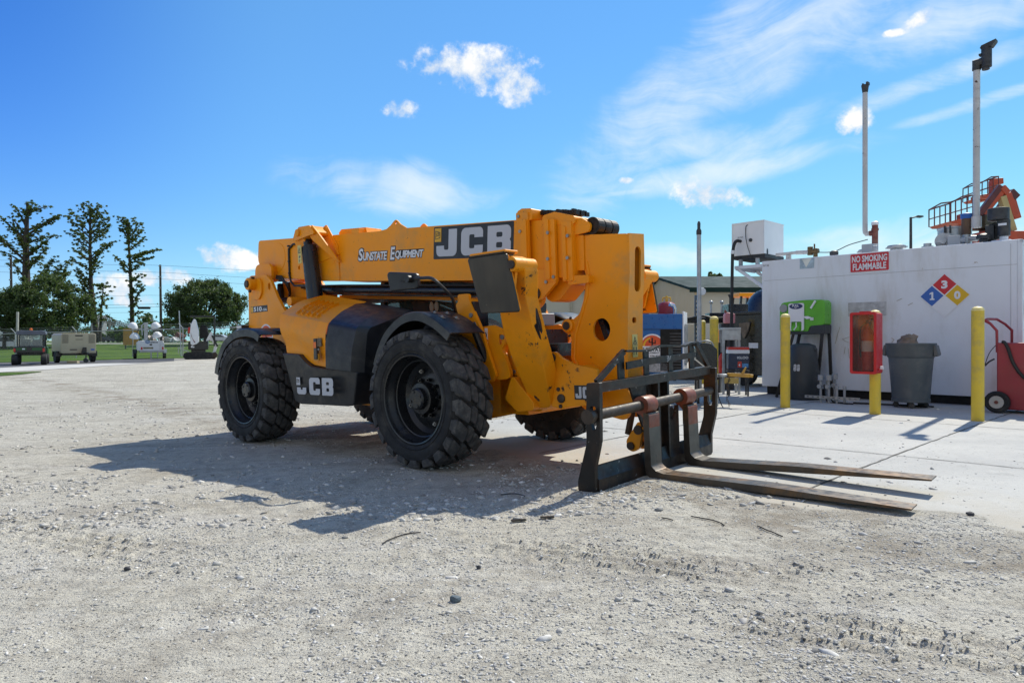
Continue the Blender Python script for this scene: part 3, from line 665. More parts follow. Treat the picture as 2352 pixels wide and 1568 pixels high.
# ---- boom head: wear collars of the nested sections, inner sections, tower
hd = MB()
def collar(x0, x1, z0, z1, y0, y1, th=.03): hd.prism(rnd([(x0, z0), (x0, z1), (x1, z1 - .012), (x1, z0)], .012), 'xz', y0, y0 + th); hd.prism(rnd([(x0, z0), (x0, z1), (x1, z1), (x1, z0)], .012), 'xz', y1 - th, y1)
collar(.60, .745, 1.72, 2.39, .87, 1.37); collar(.66, .735, 1.74, 2.32, .85, 1.39)
hd.prism(rnd([(.60, 2.30), (.60, 2.405), (.66, 2.425), (.78, 2.41), (.78, 2.30)], .02), 'xz', .89, 1.35)
hd.prism(rnd([(.70, 1.755), (.70, 2.305), (1.22, 2.255), (1.22, 1.72)], .015), 'xz', .935, 1.31)       # second section
collar(.915, 1.045, 1.70, 2.285, .89, 1.355, .035); collar(.935, .985, 1.72, 2.29, .872, 1.37, .02); collar(.79, .92, 1.69, 1.83, .90, 1.34)
hd.prism(rnd([(.86, 2.24), (.88, 2.33), (1.02, 2.345), (1.25, 2.275), (1.25, 2.2)], .03), 'xz', .93, 1.32)
collar(1.10, 1.215, 1.69, 2.245, .92, 1.32, .035); collar(1.115, 1.155, 1.70, 2.20, .905, 1.335, .02)
hd.prism(rnd([(1.12, 2.10), (1.12, 2.245), (1.30, 2.255), (1.40, 2.19), (1.385, 2.12)], .035), 'xz', .96, .99)
hd.prism(rnd([(1.12, 2.10), (1.12, 2.245), (1.30, 2.255), (1.40, 2.19), (1.385, 2.12)], .035), 'xz', 1.25, 1.28)
hd.prism(rnd([(1.0, 1.80), (1.0, 2.14), (1.30, 2.10), (1.30, 1.78)], .01), 'xz', .985, 1.26)           # third section
hd.prism(rnd([(1.15, 1.655), (1.15, 1.74), (1.38, 1.73), (1.38, 1.66)], .015), 'xz', .93, 1.30)
# lower brackets with big round ends
hd.prism([rnd([(.585, 1.74), (.62, 1.55), (.66, 1.47), (.76, 1.455), (.84, 1.53), (.80, 1.72)], [.02, .1, .08, .08, .08, .02], 5), circ(.735, 1.60, .055, 20, .085)[::-1]], 'xz', .95, 1.0)
hd.prism(rnd([(.78, 1.74), (.75, 1.60), (.80, 1.53), (.87, 1.545), (1.03, 1.68), (1.06, 1.74)], [.02, .06, .07, .06, .03, .02], 5), 'xz', .895, .935)
hd.prism(rnd([(.84, 1.74), (.84, 1.55), (.90, 1.515), (.99, 1.53), (1.16, 1.68), (1.16, 1.74)], [.02, .03, .04, .05, .03, .02], 5), 'xz', 1.0, 1.26)
head = hd.build('boom_head', YEL, boom, .005)
bo = MB()
for x, z, y in ((.665, 2.20, .85), (.66, 1.86, .85), (.985, 2.15, .87), (.975, 1.91, .87), (1.185, 2.1, .905), (1.175, 1.9, .905), (.635, 2.35, .87), (1.02, 1.74, .89), (.93, 1.70, .89), (.82, 1.62, .893)):
    bo.lathe([(.016, y), (.016, y - .012), (.0, y - .012)], (x, 0, z), n=10)
bo.pieces('boom_head_bolt', BOLT, head)
ro = MB(); ro.lathe([(.05, .872), (.055, .89)], (.80, 0, 1.60), n=20); ro.lathe([(.075, .88), (.075, 1.0)], (.735, 0, 1.60), n=20); ro.build('lower_pin', RUSTY, head)
cn = MB()
for k in range(15):
    x = .76 + k * .030; z = 2.392 + .006 * math.sin(k * 2.1) - .0035 * k
    for y in (1.02, 1.10, 1.18): cn.box(x, x + .024, y, y + .055, z - .03, z + .008 + (.006 if k % 2 else 0))
NLEAF = (len(cn.v), len(cn.f))
for y in (1.0, 1.115, 1.23):
    for k in range(20):
        a = 2 * math.pi * k / 20; c_, s_ = math.cos(a), math.sin(a)
        cn.box(-.012, .012, y, y + .10, .055, .078, Matrix.Translation((1.39, 0, 2.175)) @ Matrix.Rotation(a, 4, 'Y'))
    cn.lathe([(.06, y), (.06, y + .10)], (1.39, 0, 2.175), n=16)
cn.box(1.22, 1.36, 1.0, 1.3, 2.09, 2.15)
CHN = mat('greasy_chain_steel', (.035, .026, .02), .5, metal=.6, var=.4, vscale=20, bump=.001, bscale=90)
lf_, rlr = MB(), MB()
lf_.add(cn.v[:NLEAF[0]], cn.f[:NLEAF[1]]); rlr.add([p for p in cn.v[NLEAF[0]:]], [tuple(i - NLEAF[0] for i in f) for f in cn.f[NLEAF[1]:]])
lf_.build('leaf_chain', CHN, head); rlr.build('chain_roller', CHN, head)

TN, TF = 1.0, 1.245
tw = MB()
tout = rnd([(1.20, 2.113), (1.765, 2.058), (1.755, 1.74), (1.725, 1.44), (1.712, 1.04), (1.700, .72), (1.765, .60), (1.69, .43), (1.45, .475), (1.30, .475), (1.18, .56), (1.165, .68), (1.20, .80), (1.105, .98), (1.12, 1.19), (1.05, 1.22), (1.02, 1.29), (1.06, 1.355), (1.15, 1.345), (1.22, 1.39), (1.287, 1.56), (1.306, 1.745), (1.26, 1.835), (1.195, 1.85)],
           [.0, .03, .15, .15, .1, .05, .06, .08, .06, .05, .1, .06, .06, .08, .06, .05, .05, .05, .03, .08, .12, .07, .05, 0], 5)
holes = [circ(1.454, 1.237, .092, 28, .103)[::-1], circ(1.345, .765, .05, 20, .06)[::-1]]
for y0, y1 in ((TN, TN + .025), (TF - .025, TF)): tw.prism([tout] + holes, 'xz', y0, y1)
# rolled front plate with slots (a strip following the front edge of the side plates)
fr = [(1.772, 2.06), (1.768, 1.74), (1.737, 1.44), (1.722, 1.04), (1.712, .74)]
yo, yi = TN - .002, TF + .002
def fplate(z): 
    for (x1, z1), (x0, z0) in zip(fr, fr[1:]):
        if z0 <= z <= z1: return x0 + (x1 - x0) * (z - z0) / (z1 - z0)
    return fr[0][0] if z > fr[0][1] else fr[-1][0]
slot1 = rnd(rect(1.09, 1.56, 1.19, 1.955), .05, 6); slot2 = rnd(rect(1.07, 1.285, 1.14, 1.335), .02, 5)
outl = [(yo, .74), (yi, .74), (yi, 2.075), (yo, 2.06)]
dense = []
for i, p in enumerate(outl):
    q = outl[(i + 1) % 4]; k = 12 if abs(p[1] - q[1]) > .5 else 1
    dense += [(p[0] + (q[0] - p[0]) * j / k, p[1] + (q[1] - p[1]) * j / k) for j in range(k)]
tw.prism([dense, slot1[::-1], slot2[::-1]], 'yz', lambda a, b: fplate(b) - .018, lambda a, b: fplate(b))
tw.prism(rnd([(1.2, 2.03), (1.2, 2.105), (1.765, 2.052), (1.765, 2.03)], .0), 'xz', TN + .02, TF - .02)
tw.prism(rnd([(1.19, 2.11), (1.30, 2.10), (1.30, 1.83), (1.19, 1.85)], .01), 'xz', TN - .006, TF + .006)
tw.prism([(1.12, 1.0), (1.15, 1.0), (1.31, 1.6), (1.31, 1.74), (1.28, 1.74), (1.27, 1.6)], 'xz', TN + .026, TF - .026)
# raised rib along the rear edge of the plate
rib = [(1.318, 1.86), (1.335, 1.75), (1.31, 1.55), (1.25, 1.40), (1.165, 1.20), (1.145, .98), (1.25, .79), (1.37, .55)]
tw.tube([(x, TN - .002, z) for x, z in rib], .013, 8)
tw.lathe([(.062, TN), (.062, TN - .02), (.05, TN - .028), (.0, TN - .028)], (1.085, 0, 1.285), n=20)
tower = tw.build('boom_nose', YEL, boom, .004)
mb = MB(); mb.lathe([(.038, TN - .028), (.038, TN - .036), (.0, TN - .036)], (1.085, 0, 1.285), n=16); mb.lathe([(.012, TN), (.012, TN - .015), (0, TN - .015)], (1.10, 0, 1.19), n=8); mb.lathe([(.012, TN), (.012, TN - .015), (0, TN - .015)], (1.12, 0, 1.355), n=8)
for z in (1.29, .99): mb.lathe([(.007, TN), (.007, TN - .002), (0, TN - .002)], (1.33, 0, z), n=8)
mb.pieces('nose_pin', RUSTY, tower)
wf = Face((1.728, 1.065, .985), (0, 1, 0), (.001, 0, 1))
mb = MB(); put_poly(mb, wf, rnd(rect(0, 0, .085, .20), .006), 0, .002); mb.build('warning_label', LBL, tower)
mb = MB(); put_poly(mb, wf, [[(.008, .115), (.077, .115), (.0425, .185)], [(.02, .123), (.0425, .168), (.065, .123)]], .002, .003); put_poly(mb, wf, [(.03, .13), (.04, .15), (.055, .14), (.045, .128)], .002, .003)
for a, b in ((.012, .02), (.012, .06), (.055, .02), (.055, .06)): put_poly(mb, wf, rect(a, b, a + .012, b + .03), .002, .003)
put_poly(mb, wf, rect(0.0, .104, .085, .107), .002, .003); mb.build('warning_symbol', BLK, tower)
sc_ = MB(); sc_.bar((1.30, 1.09, 1.60), (1.66, 1.09, .62), .05); sc_.bar((1.32, 1.18, 1.9), (1.5, 1.15, 1.0), .05); sc_.build('crowd_cylinder', NAVY, tower)
cl = MB(); cl.prism(rnd([(1.79, .44), (1.66, .26), (1.67, .18), (1.73, .16), (1.79, .20), (1.84, .40)], [.03, .05, .05, .05, .05, .03]), 'xz', 1.02, 1.06); cl.prism(rnd([(1.79, .44), (1.66, .26), (1.67, .18), (1.73, .16), (1.79, .20), (1.84, .40)], [.03, .05, .05, .05, .05, .03]), 'xz', 1.18, 1.22)
curl = cl.build('tilt_link', YELW, tower, .004)
cl = MB(); cl.cyl((1.71, 1.0, .215), (1.71, 1.24, .215), .035); cl.cyl((1.79, 1.0, .36), (1.79, 1.24, .36), .04); cl.cyl((1.70, 1.12, .62), (1.62, 1.12, .30), .03); cl.build('link_pin', RUSTY, curl)

# ---- engine hood on the near side
hood = MB()
yA = .05
SB = [(-2.33, 1.553), (-1.38, 1.412), (-1.385, .935), (-1.68, .96), (-1.85, 1.06), (-2.24, 1.103)]
side2 = rnd(SB, [.03, .03, .01, .10, .10, .02], 4)
# shell made of a grid: crown line near -> inner crest
def hoodtop(u_, v_):    # u along x 0..1 (rear to front), v across 0 near .. 1 inner
    a = Vector((-2.33, yA, 1.553)).lerp(Vector((-1.38, yA, 1.412)), u_)
    b = Vector((-2.68, .86, 1.82)).lerp(Vector((-1.66, .76, 1.668)), u_)
    p = a.lerp(b, v_); p.z += .05 * math.sin(math.pi * min(1, v_ * 1.2)) * (1 - .3 * u_); return p
g = MB(); NU, NV = 12, 10; vs = []; fs = []
for i in range(NU + 1):
    for j in range(NV + 1): vs.append(hoodtop(i / NU, j / NV))
for i in range(NU):
    for j in range(NV):
        k = i * (NV + 1) + j; fs.append((k, k + 1, k + NV + 2, k + NV + 1))
g.add(vs, fs)
# near side wall, rounded into the top
wallv = []; M2 = 12
top = [hoodtop(i / M2, 0) for i in range(M2 + 1)]
def lowz(x):
    pts = [(-2.30, 1.103), (-2.24, 1.103), (-1.90, 1.085), (-1.79, 1.01), (-1.68, .965), (-1.385, .935), (-1.30, .93)]
    for (x0, z0), (x1, z1) in zip(pts, pts[1:]):
        if x0 <= x <= x1: return z0 + (z1 - z0) * (x - x0) / (x1 - x0)
    return 1.103
vs = []; fs = []; LV = 8
for i, p in enumerate(top):
    xb = -2.235 + (-1.385 + 2.235) * i / M2
    for j in range(LV + 1):
        f__ = j / LV; x = p.x + (xb - p.x) * f__; z = p.z + (lowz(xb) - p.z) * f__
        vs.append((x, yA - .045 * math.sin(math.pi * min(1, f__ * 1.4)) ** .8 if f__ < .72 else yA - .045 * math.sin(math.pi * min(1, f__ * 1.4)) ** .8, z))
for i in range(M2):
    for j in range(LV):
        k = i * (LV + 1) + j; fs.append((k, k + LV + 1, k + LV + 2, k + 1))
g.add(vs, fs)
g.prism([(-2.33, 1.553), (-2.68, 1.82), (-2.68, 1.0), (-2.24, 1.10)], lambda a, b, d: (a, yA + (-a - 2.33) * 2.2 if a < -2.33 else yA, b), 0, .01) if False else None
g.add([(-2.33, yA, 1.553), (-2.68, .86, 1.82), (-2.66, .86, 1.0), (-2.235, yA, 1.103), (-2.50, .45, 1.73)], [(0, 4, 1, 2, 3)])
hood_o = g.build('engine_hood', YEL, veh, ang=45)
lv = MB()
def hood_n(u_, v_):
    a = hoodtop(u_ + .01, v_) - hoodtop(u_, v_); b = hoodtop(u_, v_ + .01) - hoodtop(u_, v_); n_ = a.cross(b).normalized(); return n_ if n_.z > 0 else -n_
for row, (v0, v1) in enumerate(((.07, .16), (.20, .33), (.36, .60))):
    for k in range(5):
        u0 = .22 + k * .105 - row * .0; u1 = u0 + .085
        a, b, c, d = hoodtop(u0, v0), hoodtop(u1, v0), hoodtop(u1, v1), hoodtop(u0, v1); n_ = hood_n(u0, v0)
        lv.add([a - n_ * .01, b - n_ * .01, c - n_ * .01, d - n_ * .01, b + n_ * .03, c + n_ * .03], [(0, 1, 4), (0, 4, 5, 3), (1, 2, 5, 4), (3, 5, 2), (0, 3, 2, 1)])
lv.pieces('louvre', YEL, hood_o)
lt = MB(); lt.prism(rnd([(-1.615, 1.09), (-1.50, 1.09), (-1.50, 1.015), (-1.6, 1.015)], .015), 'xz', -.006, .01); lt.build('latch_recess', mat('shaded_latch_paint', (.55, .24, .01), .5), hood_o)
lt = MB(); lt.box(-1.574, -1.518, -.022, .01, 1.03, 1.252); lt.build('latch', BLKP, hood_o, .006)
lt = MB(); lt.box(-1.571, -1.521, -.026, -.02, 1.15, 1.215); lt.build('latch_reflector', LORNG, hood_o, .003)
lt = MB(); lt.box(-1.512, -1.44, -.014, .0, 1.165, 1.255); lt.build('latch_sticker', mat('sticker_brown', (.14, .10, .06), .6, var=.3, vscale=40), hood_o)
lt = MB(); lt.lathe([(.012, .0), (.012, -.016), (0, -.018)], (-1.49, 0, 1.135), n=10); lt.build('latch_lock', BOLT, hood_o)

# black front module and lower skirt
sk = MB()
def strip(pa, pb, n=1):
    vs = []; fs = []
    for k in range(n + 1):
        for a, b in zip(pa, pb):
            vs.append(tuple(Vector(a).lerp(Vector(b), k / n)))
    m = len(pa)
    for k in range(n):
        for i in range(m - 1): fs.append((k * m + i, k * m + i + 1, (k + 1) * m + i + 1, (k + 1) * m + i))
    sk.add(vs, fs)
# section A: plane where it meets the yellow hood (x about -1.38), B: chamfered corner, C: along the front face
A = [(-1.66, .76, 1.655), (-1.58, .55, 1.635), (-1.47, .28, 1.54), (-1.40, .11, 1.45), (-1.375, yA - .005, 1.405), (-1.38, .0, 1.2), (-1.385, .0, .93)]
B = [(-1.20, .82, 1.585), (-1.15, .60, 1.545), (-1.06, .30, 1.44), (-.98, .13, 1.36), (-.965, .10, 1.325), (-.98, .05, 1.12), (-.985, .03, .90)]
strip(A, B, 1)
Cc = [(-1.0, .9, 1.53), (-.93, .75, 1.50), (-.90, .45, 1.41), (-.905, .24, 1.345), (-.91, .20, 1.29), (-.92, .18, 1.1), (-.93, .16, .88)]
strip(B, Cc, 1)
Dd = [(-1.0, .95, 1.5), (-.93, .9, 1.40), (-.92, .9, 1.3), (-.92, .9, 1.2), (-.92, .9, 1.1), (-.92, .9, 1.0), (-.93, .9, .55)]
strip(Cc, Dd, 1)
mod = sk.build('front_hood_module', BLKP, veh, ang=28)
md = mod.modifiers.new('bevel', 'BEVEL'); md.width = .03; md.segments = 3; md.limit_method = 'ANGLE'; md.angle_limit = R(12)
lo = MB()
lowp = rnd([(-2.235, 1.10), (-1.90, 1.085), (-1.79, 1.01), (-1.68, .955), (-1.385, .925), (-.985, .90), (-.94, .885), (-1.03, .55), (-1.10, .535), (-1.98, .525), (-2.06, .56)], [.01, .05, .05, .08, .02, .02, .02, .04, .04, .05, .05], 4)
lo.prism(lowp, lambda a, b, d: (a, d + max(0, (a + 1.2)) * .35 + max(0, .64 - b) * .5, b), -.008, .86)
skirt = lo.build('side_skirt', BLKP, veh, .02, 3)
fs_ = Face((-1.945, -.010, .645), (1, 0, .0), (0, 0, 1))
mb = MB()
for i, lp in enumerate(three_letters(0, .0, .70, .185)):
    if i == 0: lp = [rnd([(0, .075), (.075, .075), (.075, .05), (.115, .05), (.115, .075), (.185, .075), (.185, 0), (0, 0)], [0, 0, .01, .01, 0, 0, .035, .035])]
    put_poly(mb, fs_, lp, 0, .002)
put_poly(mb, fs_, rect(-.01, .10, .065, .185), 0, .002); mb.build('skirt_lettering', GREYL, skirt)
mb = MB(); put_poly(mb, fs_, [[(.0, .125), (.05, .132), (.05, .16), (.0, .17)], [(.006, .131), (.006, .163), (.044, .155), (.044, .138)]], .002, .003); put_text(mb, fs_, 'JCB', .01, .14, .03, .018, .003, off=.03); mb.build('skirt_badge', BLK, skirt)

# ---- mudguards
def shell(path, y0, y1, lip0, lip1, name, thick=.012):
    """curved guard: path in xz; y0 may vary along the path; lips turned inwards"""
    m_ = MB(); n = len(path); P = [Vector((a, b)) for a, b in path]; nor = []
    for i in range(n):
        d = (P[min(i + 1, n - 1)] - P[max(i - 1, 0)]).normalized(); nor.append(Vector((-d.y, d.x)) * (1 if Vector((-d.y, d.x)).y > -.2 else 1))
    rows = []
    for i in range(n):
        a0 = y0[i] if isinstance(y0, list) else y0; a1 = y1[i] if isinstance(y1, list) else y1
        o, q = P[i], nor[i]
        sec = [(o - q * lip0, a0), (o - q * .012, a0), (o, a0 + .018), (o, a1 - .018), (o - q * .012, a1), (o - q * lip1, a1), (o - q * (lip1), a1 - thick), (o - q * (.012 + thick), a1 - thick), (o - q * thick, a1 - .03), (o - q * thick, a0 + .03), (o - q * (.012 + thick), a0 + thick), (o - q * lip0, a0 + thick)]
        rows.append([(c.x, y, c.y) for c, y in sec])
    k = len(rows[0]); fs = []
    for i in range(n - 1):
        for j in range(k): fs.append((i * k + j, i * k + (j + 1) % k, (i + 1) * k + (j + 1) % k, (i + 1) * k + j))
    fs += [tuple(range(k)), tuple(range((n - 1) * k, n * k))]
    m_.add([p for r_ in rows for p in r_], fs); return m_.build(name, BLKP, veh, ang=40)
def spline(pts, n=5):
    out = []
    for i in range(len(pts) - 1):
        p0, p1, p2, p3 = [Vector(pts[max(0, min(len(pts) - 1, i + k))]) for k in (-1, 0, 1, 2)]
        for j in range(n):
            u_ = j / n; q = .5 * ((2 * p1) + (p2 - p0) * u_ + (2 * p0 - 5 * p1 + 4 * p2 - p3) * u_ ** 2 + (3 * p1 - 3 * p2 + p3 - p0) * u_ ** 3); out.append(tuple(q))
    out.append(tuple(pts[-1])); return out
fpath = spline([(-.60, .98), (-.53, 1.12), (-.42, 1.27), (-.26, 1.385), (-.09, 1.45), (.09, 1.462), (.25, 1.42), (.40, 1.345), (.53, 1.255)])
fg = shell(fpath, .02, .46, .085, .02, 'mudguard')
rpath = spline([(-3.97, .86), (-3.94, .95), (-3.86, 1.09), (-3.69, 1.27), (-3.40, 1.39), (-3.1, 1.415), (-2.88, 1.385), (-2.76, 1.33)])
rg = shell(rpath, .0, .44, .10, .02, 'mudguard')
for src, x in ((fg, 0), (rg, 0)):
    c = src.copy(); col.objects.link(c); c.parent = veh; c.scale = (1, -1, 1); c.location = (0, 2.42, 0)
mh = MB()
for (a, y) in ((.18, .16), (.30, .14), (.20, .30), (.32, .30)):
    zz_ = np.interp(a, [p[0] for p in fpath], [p[1] for p in fpath]); s_ = np.interp(a + .01, [p[0] for p in fpath], [p[1] for p in fpath]) - zz_
    mh.add([(a - .03, y - .022, zz_ + .004 - s_ * 3), (a + .03, y - .022, zz_ + .004 + s_ * 3), (a + .03, y + .022, zz_ + .004 + s_ * 3), (a - .03, y + .022, zz_ + .004 - s_ * 3)], [(0, 1, 2, 3)])
    mh.sph((a, y, zz_ + .004), .017, 8, 5)
mh.pieces('mudguard_bolt', BOLT, fg)
ma = MB(); ma.tube(spline([(-2.95, .25, 1.36), (-2.78, .30, 1.37), (-2.66, .36, 1.30), (-2.62, .40, 1.1), (-2.62, .5, .95)]), .03, 10); ma.tube([(.40, .42, 1.34), (.42, .52, 1.1), (.42, .62, .9)], .035, 10); ma.pieces('mudguard_bracket', NAVY, veh)
ib = MB(); ib.prism([(-.92, .6), (-.92, 1.40), (-.6, 1.44), (-.3, 1.40), (-.1, 1.44), (.1, 1.44), (.1, .6)], 'xz', .50, .54); ib.box(-2.7, -.95, .5, .86, .6, 1.3); ib.box(-3.3, -2.7, .55, .7, .7, 1.0); ib.build('inner_wheel_arch', DARKIN, veh)

# ---- stabilizers in front of the front wheels
def stabilizer(mirror):
    def Pm(p): return (p[0], 2.24 - p[1], p[2]) if mirror else p
    def add_m(mb_): mb_.v = [Pm(p) for p in mb_.v]; return mb_
    L = MB()
    lean = lambda b: .04 + .66 * (1.85 - b) / 1.3
    r2 = rnd([(1.235, 1.86), (1.33, 1.82), (1.35, 1.74), (1.25, 1.53), (1.205, 1.2), (1.18, .95), (1.135, .74), (1.09, .555), (.90, .535), (.865, .62), (.845, .9), (.84, 1.05), (.86, 1.26), (.95, 1.6), (1.1, 1.85)], [.05, .05, .06, .1, .05, .05, .05, .06, .05, .05, .05, .05, .05, .05, .05], 4)
    L.prism(r2, lambda a, b, d: (a, lean(b) + d, b), 0, .17)
    leg = add_m(L).build('stabilizer_leg', YELW, veh, .012)
    pl = MB(); pl.prism(rnd([(.812, 1.872), (1.255, 1.872), (1.347, 1.395), (.93, 1.402)], .02), lambda a, b, d: (a, .0 + d + (1.88 - b) * .06, b), -.03, 0)
    pl.prism([(.82, 1.872), (1.25, 1.872), (1.25, 1.895), (.835, 1.895)], lambda a, b, d: (a, d, b), -.03, .1)
    pad = add_m(pl).build('foot_pad', PADM, leg, .012)
    pe = MB(); pe.prism(rnd([(.83, 1.878), (1.25, 1.878), (1.25, 1.905), (.85, 1.905)], .01), lambda a, b, d: (a, d, b), -.028, .13); pe.prism(rnd([(.95, 1.45), (1.22, 1.45), (1.30, 1.78), (1.25, 1.85), (.95, 1.85)], .03), lambda a, b, d: (a, .04 + d + (1.88 - b) * .06, b), 0, .03); pe.lathe([(.06, -.01), (.06, .26)], (1.29, 0, 1.78), n=16)
    pe.prism(rnd([(.815, 1.868), (1.25, 1.868), (1.342, 1.40), (.935, 1.407)], .02), lambda a, b, d: (a, d + (1.88 - b) * .06, b), .003, .016)
    add_m(pe).build('foot_bracket', YELW, leg, .006)
    pn_ = MB(); pn_.lathe([(.035, -.03), (.035, .02)], (1.30, 0, 1.775), n=12); add_m(pn_).build('foot_pin', RUSTY, leg)
    cy = MB(); cy.tube([(1.23, .22, 1.68), (1.21, .33, 1.5), (1.19, .40, 1.32), (1.10, .60, 1.0), (1.03, .74, .82)], [.02, .03, .045, .045, .045], 12); cy.tube([(1.22, .36, 1.3), (1.12, .60, .95)], .02, 8)
    add_m(cy).build('stabilizer_cylinder', NAVY, leg)
    up = MB(); up.prism([rnd([(.06, .84), (.06, 1.53), (.09, 1.56), (.09, 1.63), (.24, 1.63), (.24, 1.57), (.40, 1.27), (.46, 1.10), (.565, .845), (.50, .78)], [.02, .03, .01, .02, .03, .02, .05, .05, .05, .05]), ], 'xz', .55, .585)
    up.prism([rnd([(.30, .86), (.30, 1.30), (.50, 1.315), (.60, 1.28), (.66, 1.15), (.60, 1.09), (.64, 1.02), (.72, .82), (.56, .80)], [.02, .02, .03, .08, .06, .04, .04, .05, .06], 4), rnd(rect(.575, 1.13, .605, 1.23), .014)[::-1]], 'xz', .60, .64)
    up.prism(rnd([(.60, .86), (.585, 1.08), (.80, 1.12), (.9, .95), (.88, .86), (.74, .82)], .03), 'xz', .70, .74)
    up.prism(rnd([(.16, 1.5), (.16, 1.58), (.24, 1.58), (.24, 1.5)], .01), 'xz', .585, .9)
    mt = add_m(up).build('stabilizer_mount', YEL, leg, .004)
    st = MB(); st.box(.14, .30, .57, .75, 1.16, 1.55); add_m(st).build('slide_block', NAVY, mt)
    bb = MB()
    for x, z, y in ((.66, 1.02, .70), (.66, .87, .70), (.27, 1.42, .55), (.62, 1.2, .6)): bb.lathe([(.022, y), (.022, y - .014), (0, y - .014)], (x, 0, z), n=10)
    add_m(bb).pieces('mount_bolt', BOLT, mt)
    if not mirror:
        sk_ = MB(); sk_.box(.395, .43, .594, .60, 1.18, 1.29); sk_.box(.40, .43, .594, .60, 1.06, 1.16); sk_.build('mount_sticker', WHT, mt)
        s2 = MB(); s2.tube([(.41, .593, 1.25), (.422, .593, 1.22), (.41, .593, 1.20), (.40, .593, 1.215)], .004, 6); s2.box(.408, .424, .592, .594, 1.08, 1.14); s2.build('sticker_symbol', BLK, mt)
stabilizer(False); stabilizer(True)
# lower front crossmember with pivot plates
fp = MB()
pp = rnd([(1.02, 1.0), (1.06, 1.045), (1.15, 1.055), (1.22, 1.0), (1.36, .94), (1.60, .90), (1.60, .60), (1.30, .57), (1.20, .545), (1.09, .565), (1.02, .95)], [.03, .04, .04, .05, .05, .02, .04, .05, .05, .03, .05], 4)
fp.prism(pp, 'xz', .70, .74); fp.prism(pp, 'xz', 1.50, 1.54); fp.prism(rnd([(.55, .50), (.62, .90), (.95, .92), (1.0, .6), (.9, .5)], .04), 'xz', .78, 1.5)
fp.prism(rnd([(1.3, .60), (1.3, .90), (1.36, .93), (1.42, .90), (1.42, .60)], .02), 'xz', .74, 1.5)
fp.prism(rnd([(.60, .62), (.75, .505), (.95, .53), (.95, .6), (.7, .85)], .03), 'xz', .62, .78)
xm = fp.build('front_crossmember', YELW, veh, .006)
bb = MB()
for x, z in ((1.12, 1.0), (1.21, .64)): bb.lathe([(.04, .70), (.04, .685), (.03, .68), (0, .68)], (x, 0, z), n=14)
for x, z in ((1.08, 1.04), (1.12, .92), (1.18, .72), (1.20, .57)): bb.lathe([(.018, .70), (.018, .688), (0, .688)], (x, 0, z), n=8)
bb.pieces('pivot_bolt', RUSTY, xm)
fj = Face((1.355, .699, .635), (1, 0, .02), (0, 0, 1))
mb = MB(); put_poly(mb, fj, rect(0, 0, .24, .125), 0, .0015); mb.build('bumper_logo_panel', BLK, xm)
mb = MB()
for lp in three_letters(.012, .012, .22, .10): put_poly(mb, fj, lp, .0015, .003)
mb.build('bumper_lettering', GREYL, xm)
wl = MB(); wl.box(.35, .95, 1.0, 1.45, 1.0, 1.12); wl.box(.45, .7, .9, 1.5, 1.12, 1.26); wl.cyl((.4, .95, 1.2), (.9, .95, 1.05), .03); wl.build('front_valve_block', NAVY, veh)
wl = MB(); wl.box(.42, .70, .80, 1.3, 1.30, 1.42); wl.build('work_light_bar', mat('grey_casting', (.28, .29, .29), .45, metal=.3), veh, .01)

# ---- cab on the far side, seen under the boom
cb = MB()
cx0, cx1, cy0, cy1 = -2.36, -.60, 1.52, 2.36
for x in (cx0, cx1):
    for y in (cy0, cy1): cb.bar((x, y, .8), (x + (.12 if x == cx0 else -.1), y, 2.42), .08)
cb.prism(rnd([(cx0 + .05, 2.38), (cx0 + .15, 2.48), (cx1 - .2, 2.46), (cx1 - .05, 2.38)], .04), 'xz', cy0 - .03, cy1 + .03)
cb.box(cx0, cx1, cy0 + .02, cy1 - .02, .62, 1.25); cb.box(cx0 - .03, cx1 + .03, cy0 - .03, cy0 + .03, 1.25, 1.33)
cab = cb.build('cab', BLKP, veh, .01)
gg = MB()
for y in (cy0, cy1): gg.box(cx0 + .08, cx1 - .08, y - .004, y + .004, 1.33, 2.38)
gg.box(cx1 - .06, cx1 - .052, cy0 + .06, cy1 - .06, 1.2, 2.38); gg.box(cx0 + .06, cx0 + .068, cy0 + .06, cy1 - .06, 1.3, 2.38); gg.build('cab_window', GLASSC, cab)
se = MB(); se.prism(rnd([(-1.95, 1.2), (-1.95, 1.9), (-1.82, 1.95), (-1.76, 1.42), (-1.35, 1.40), (-1.35, 1.25)], .05), 'xz', 1.72, 2.16); se.prism(rnd([(-1.0, 1.2), (-1.12, 1.62), (-.92, 1.66), (-.75, 1.2)], .05), 'xz', 1.62, 2.26)
se.lathe([(.17, -.015), (.19, 0), (.17, .015)], (-1.2, 1.94, 1.62), 'x', 20); se.build('driver_seat', SEATM, cab, .02)
se = MB(); se.prism(circ(-1.36, 1.60, .035, 16, .06), 'xz', 1.50, 1.51); se.prism(circ(-1.27, 1.60, .035, 16, .06), 'xz', 1.50, 1.51); se.build('window_sticker', mat('sticker_cream', (.5, .48, .36), .5), cab)
se = MB(); se.box(-1.33, -1.24, 1.50, 1.51, 1.68, 1.74); se.build('window_tag', mat('sticker_yellow', (.6, .5, .02), .5), cab)
ur = MB(); ur.box(-3.05, -.2, 1.38, 1.50, 1.70, 1.86); ur.prism([(-2.9, 1.95), (-2.9, 1.84), (.3, 1.6), (.3, 1.70)], 'xz', 1.02, 1.22); ur.tube([(-2.9, 1.0, 1.90), (.3, 1.0, 1.66)], .05, 12); ur.build('extension_cylinder', NAVY, boom)
us = MB(); us.prism([(-2.9, 1.835), (-2.9, 1.795), (.3, 1.56), (.3, 1.595)], 'xz', 1.24, 1.5); us.build('cylinder_guard', YEL, boom)
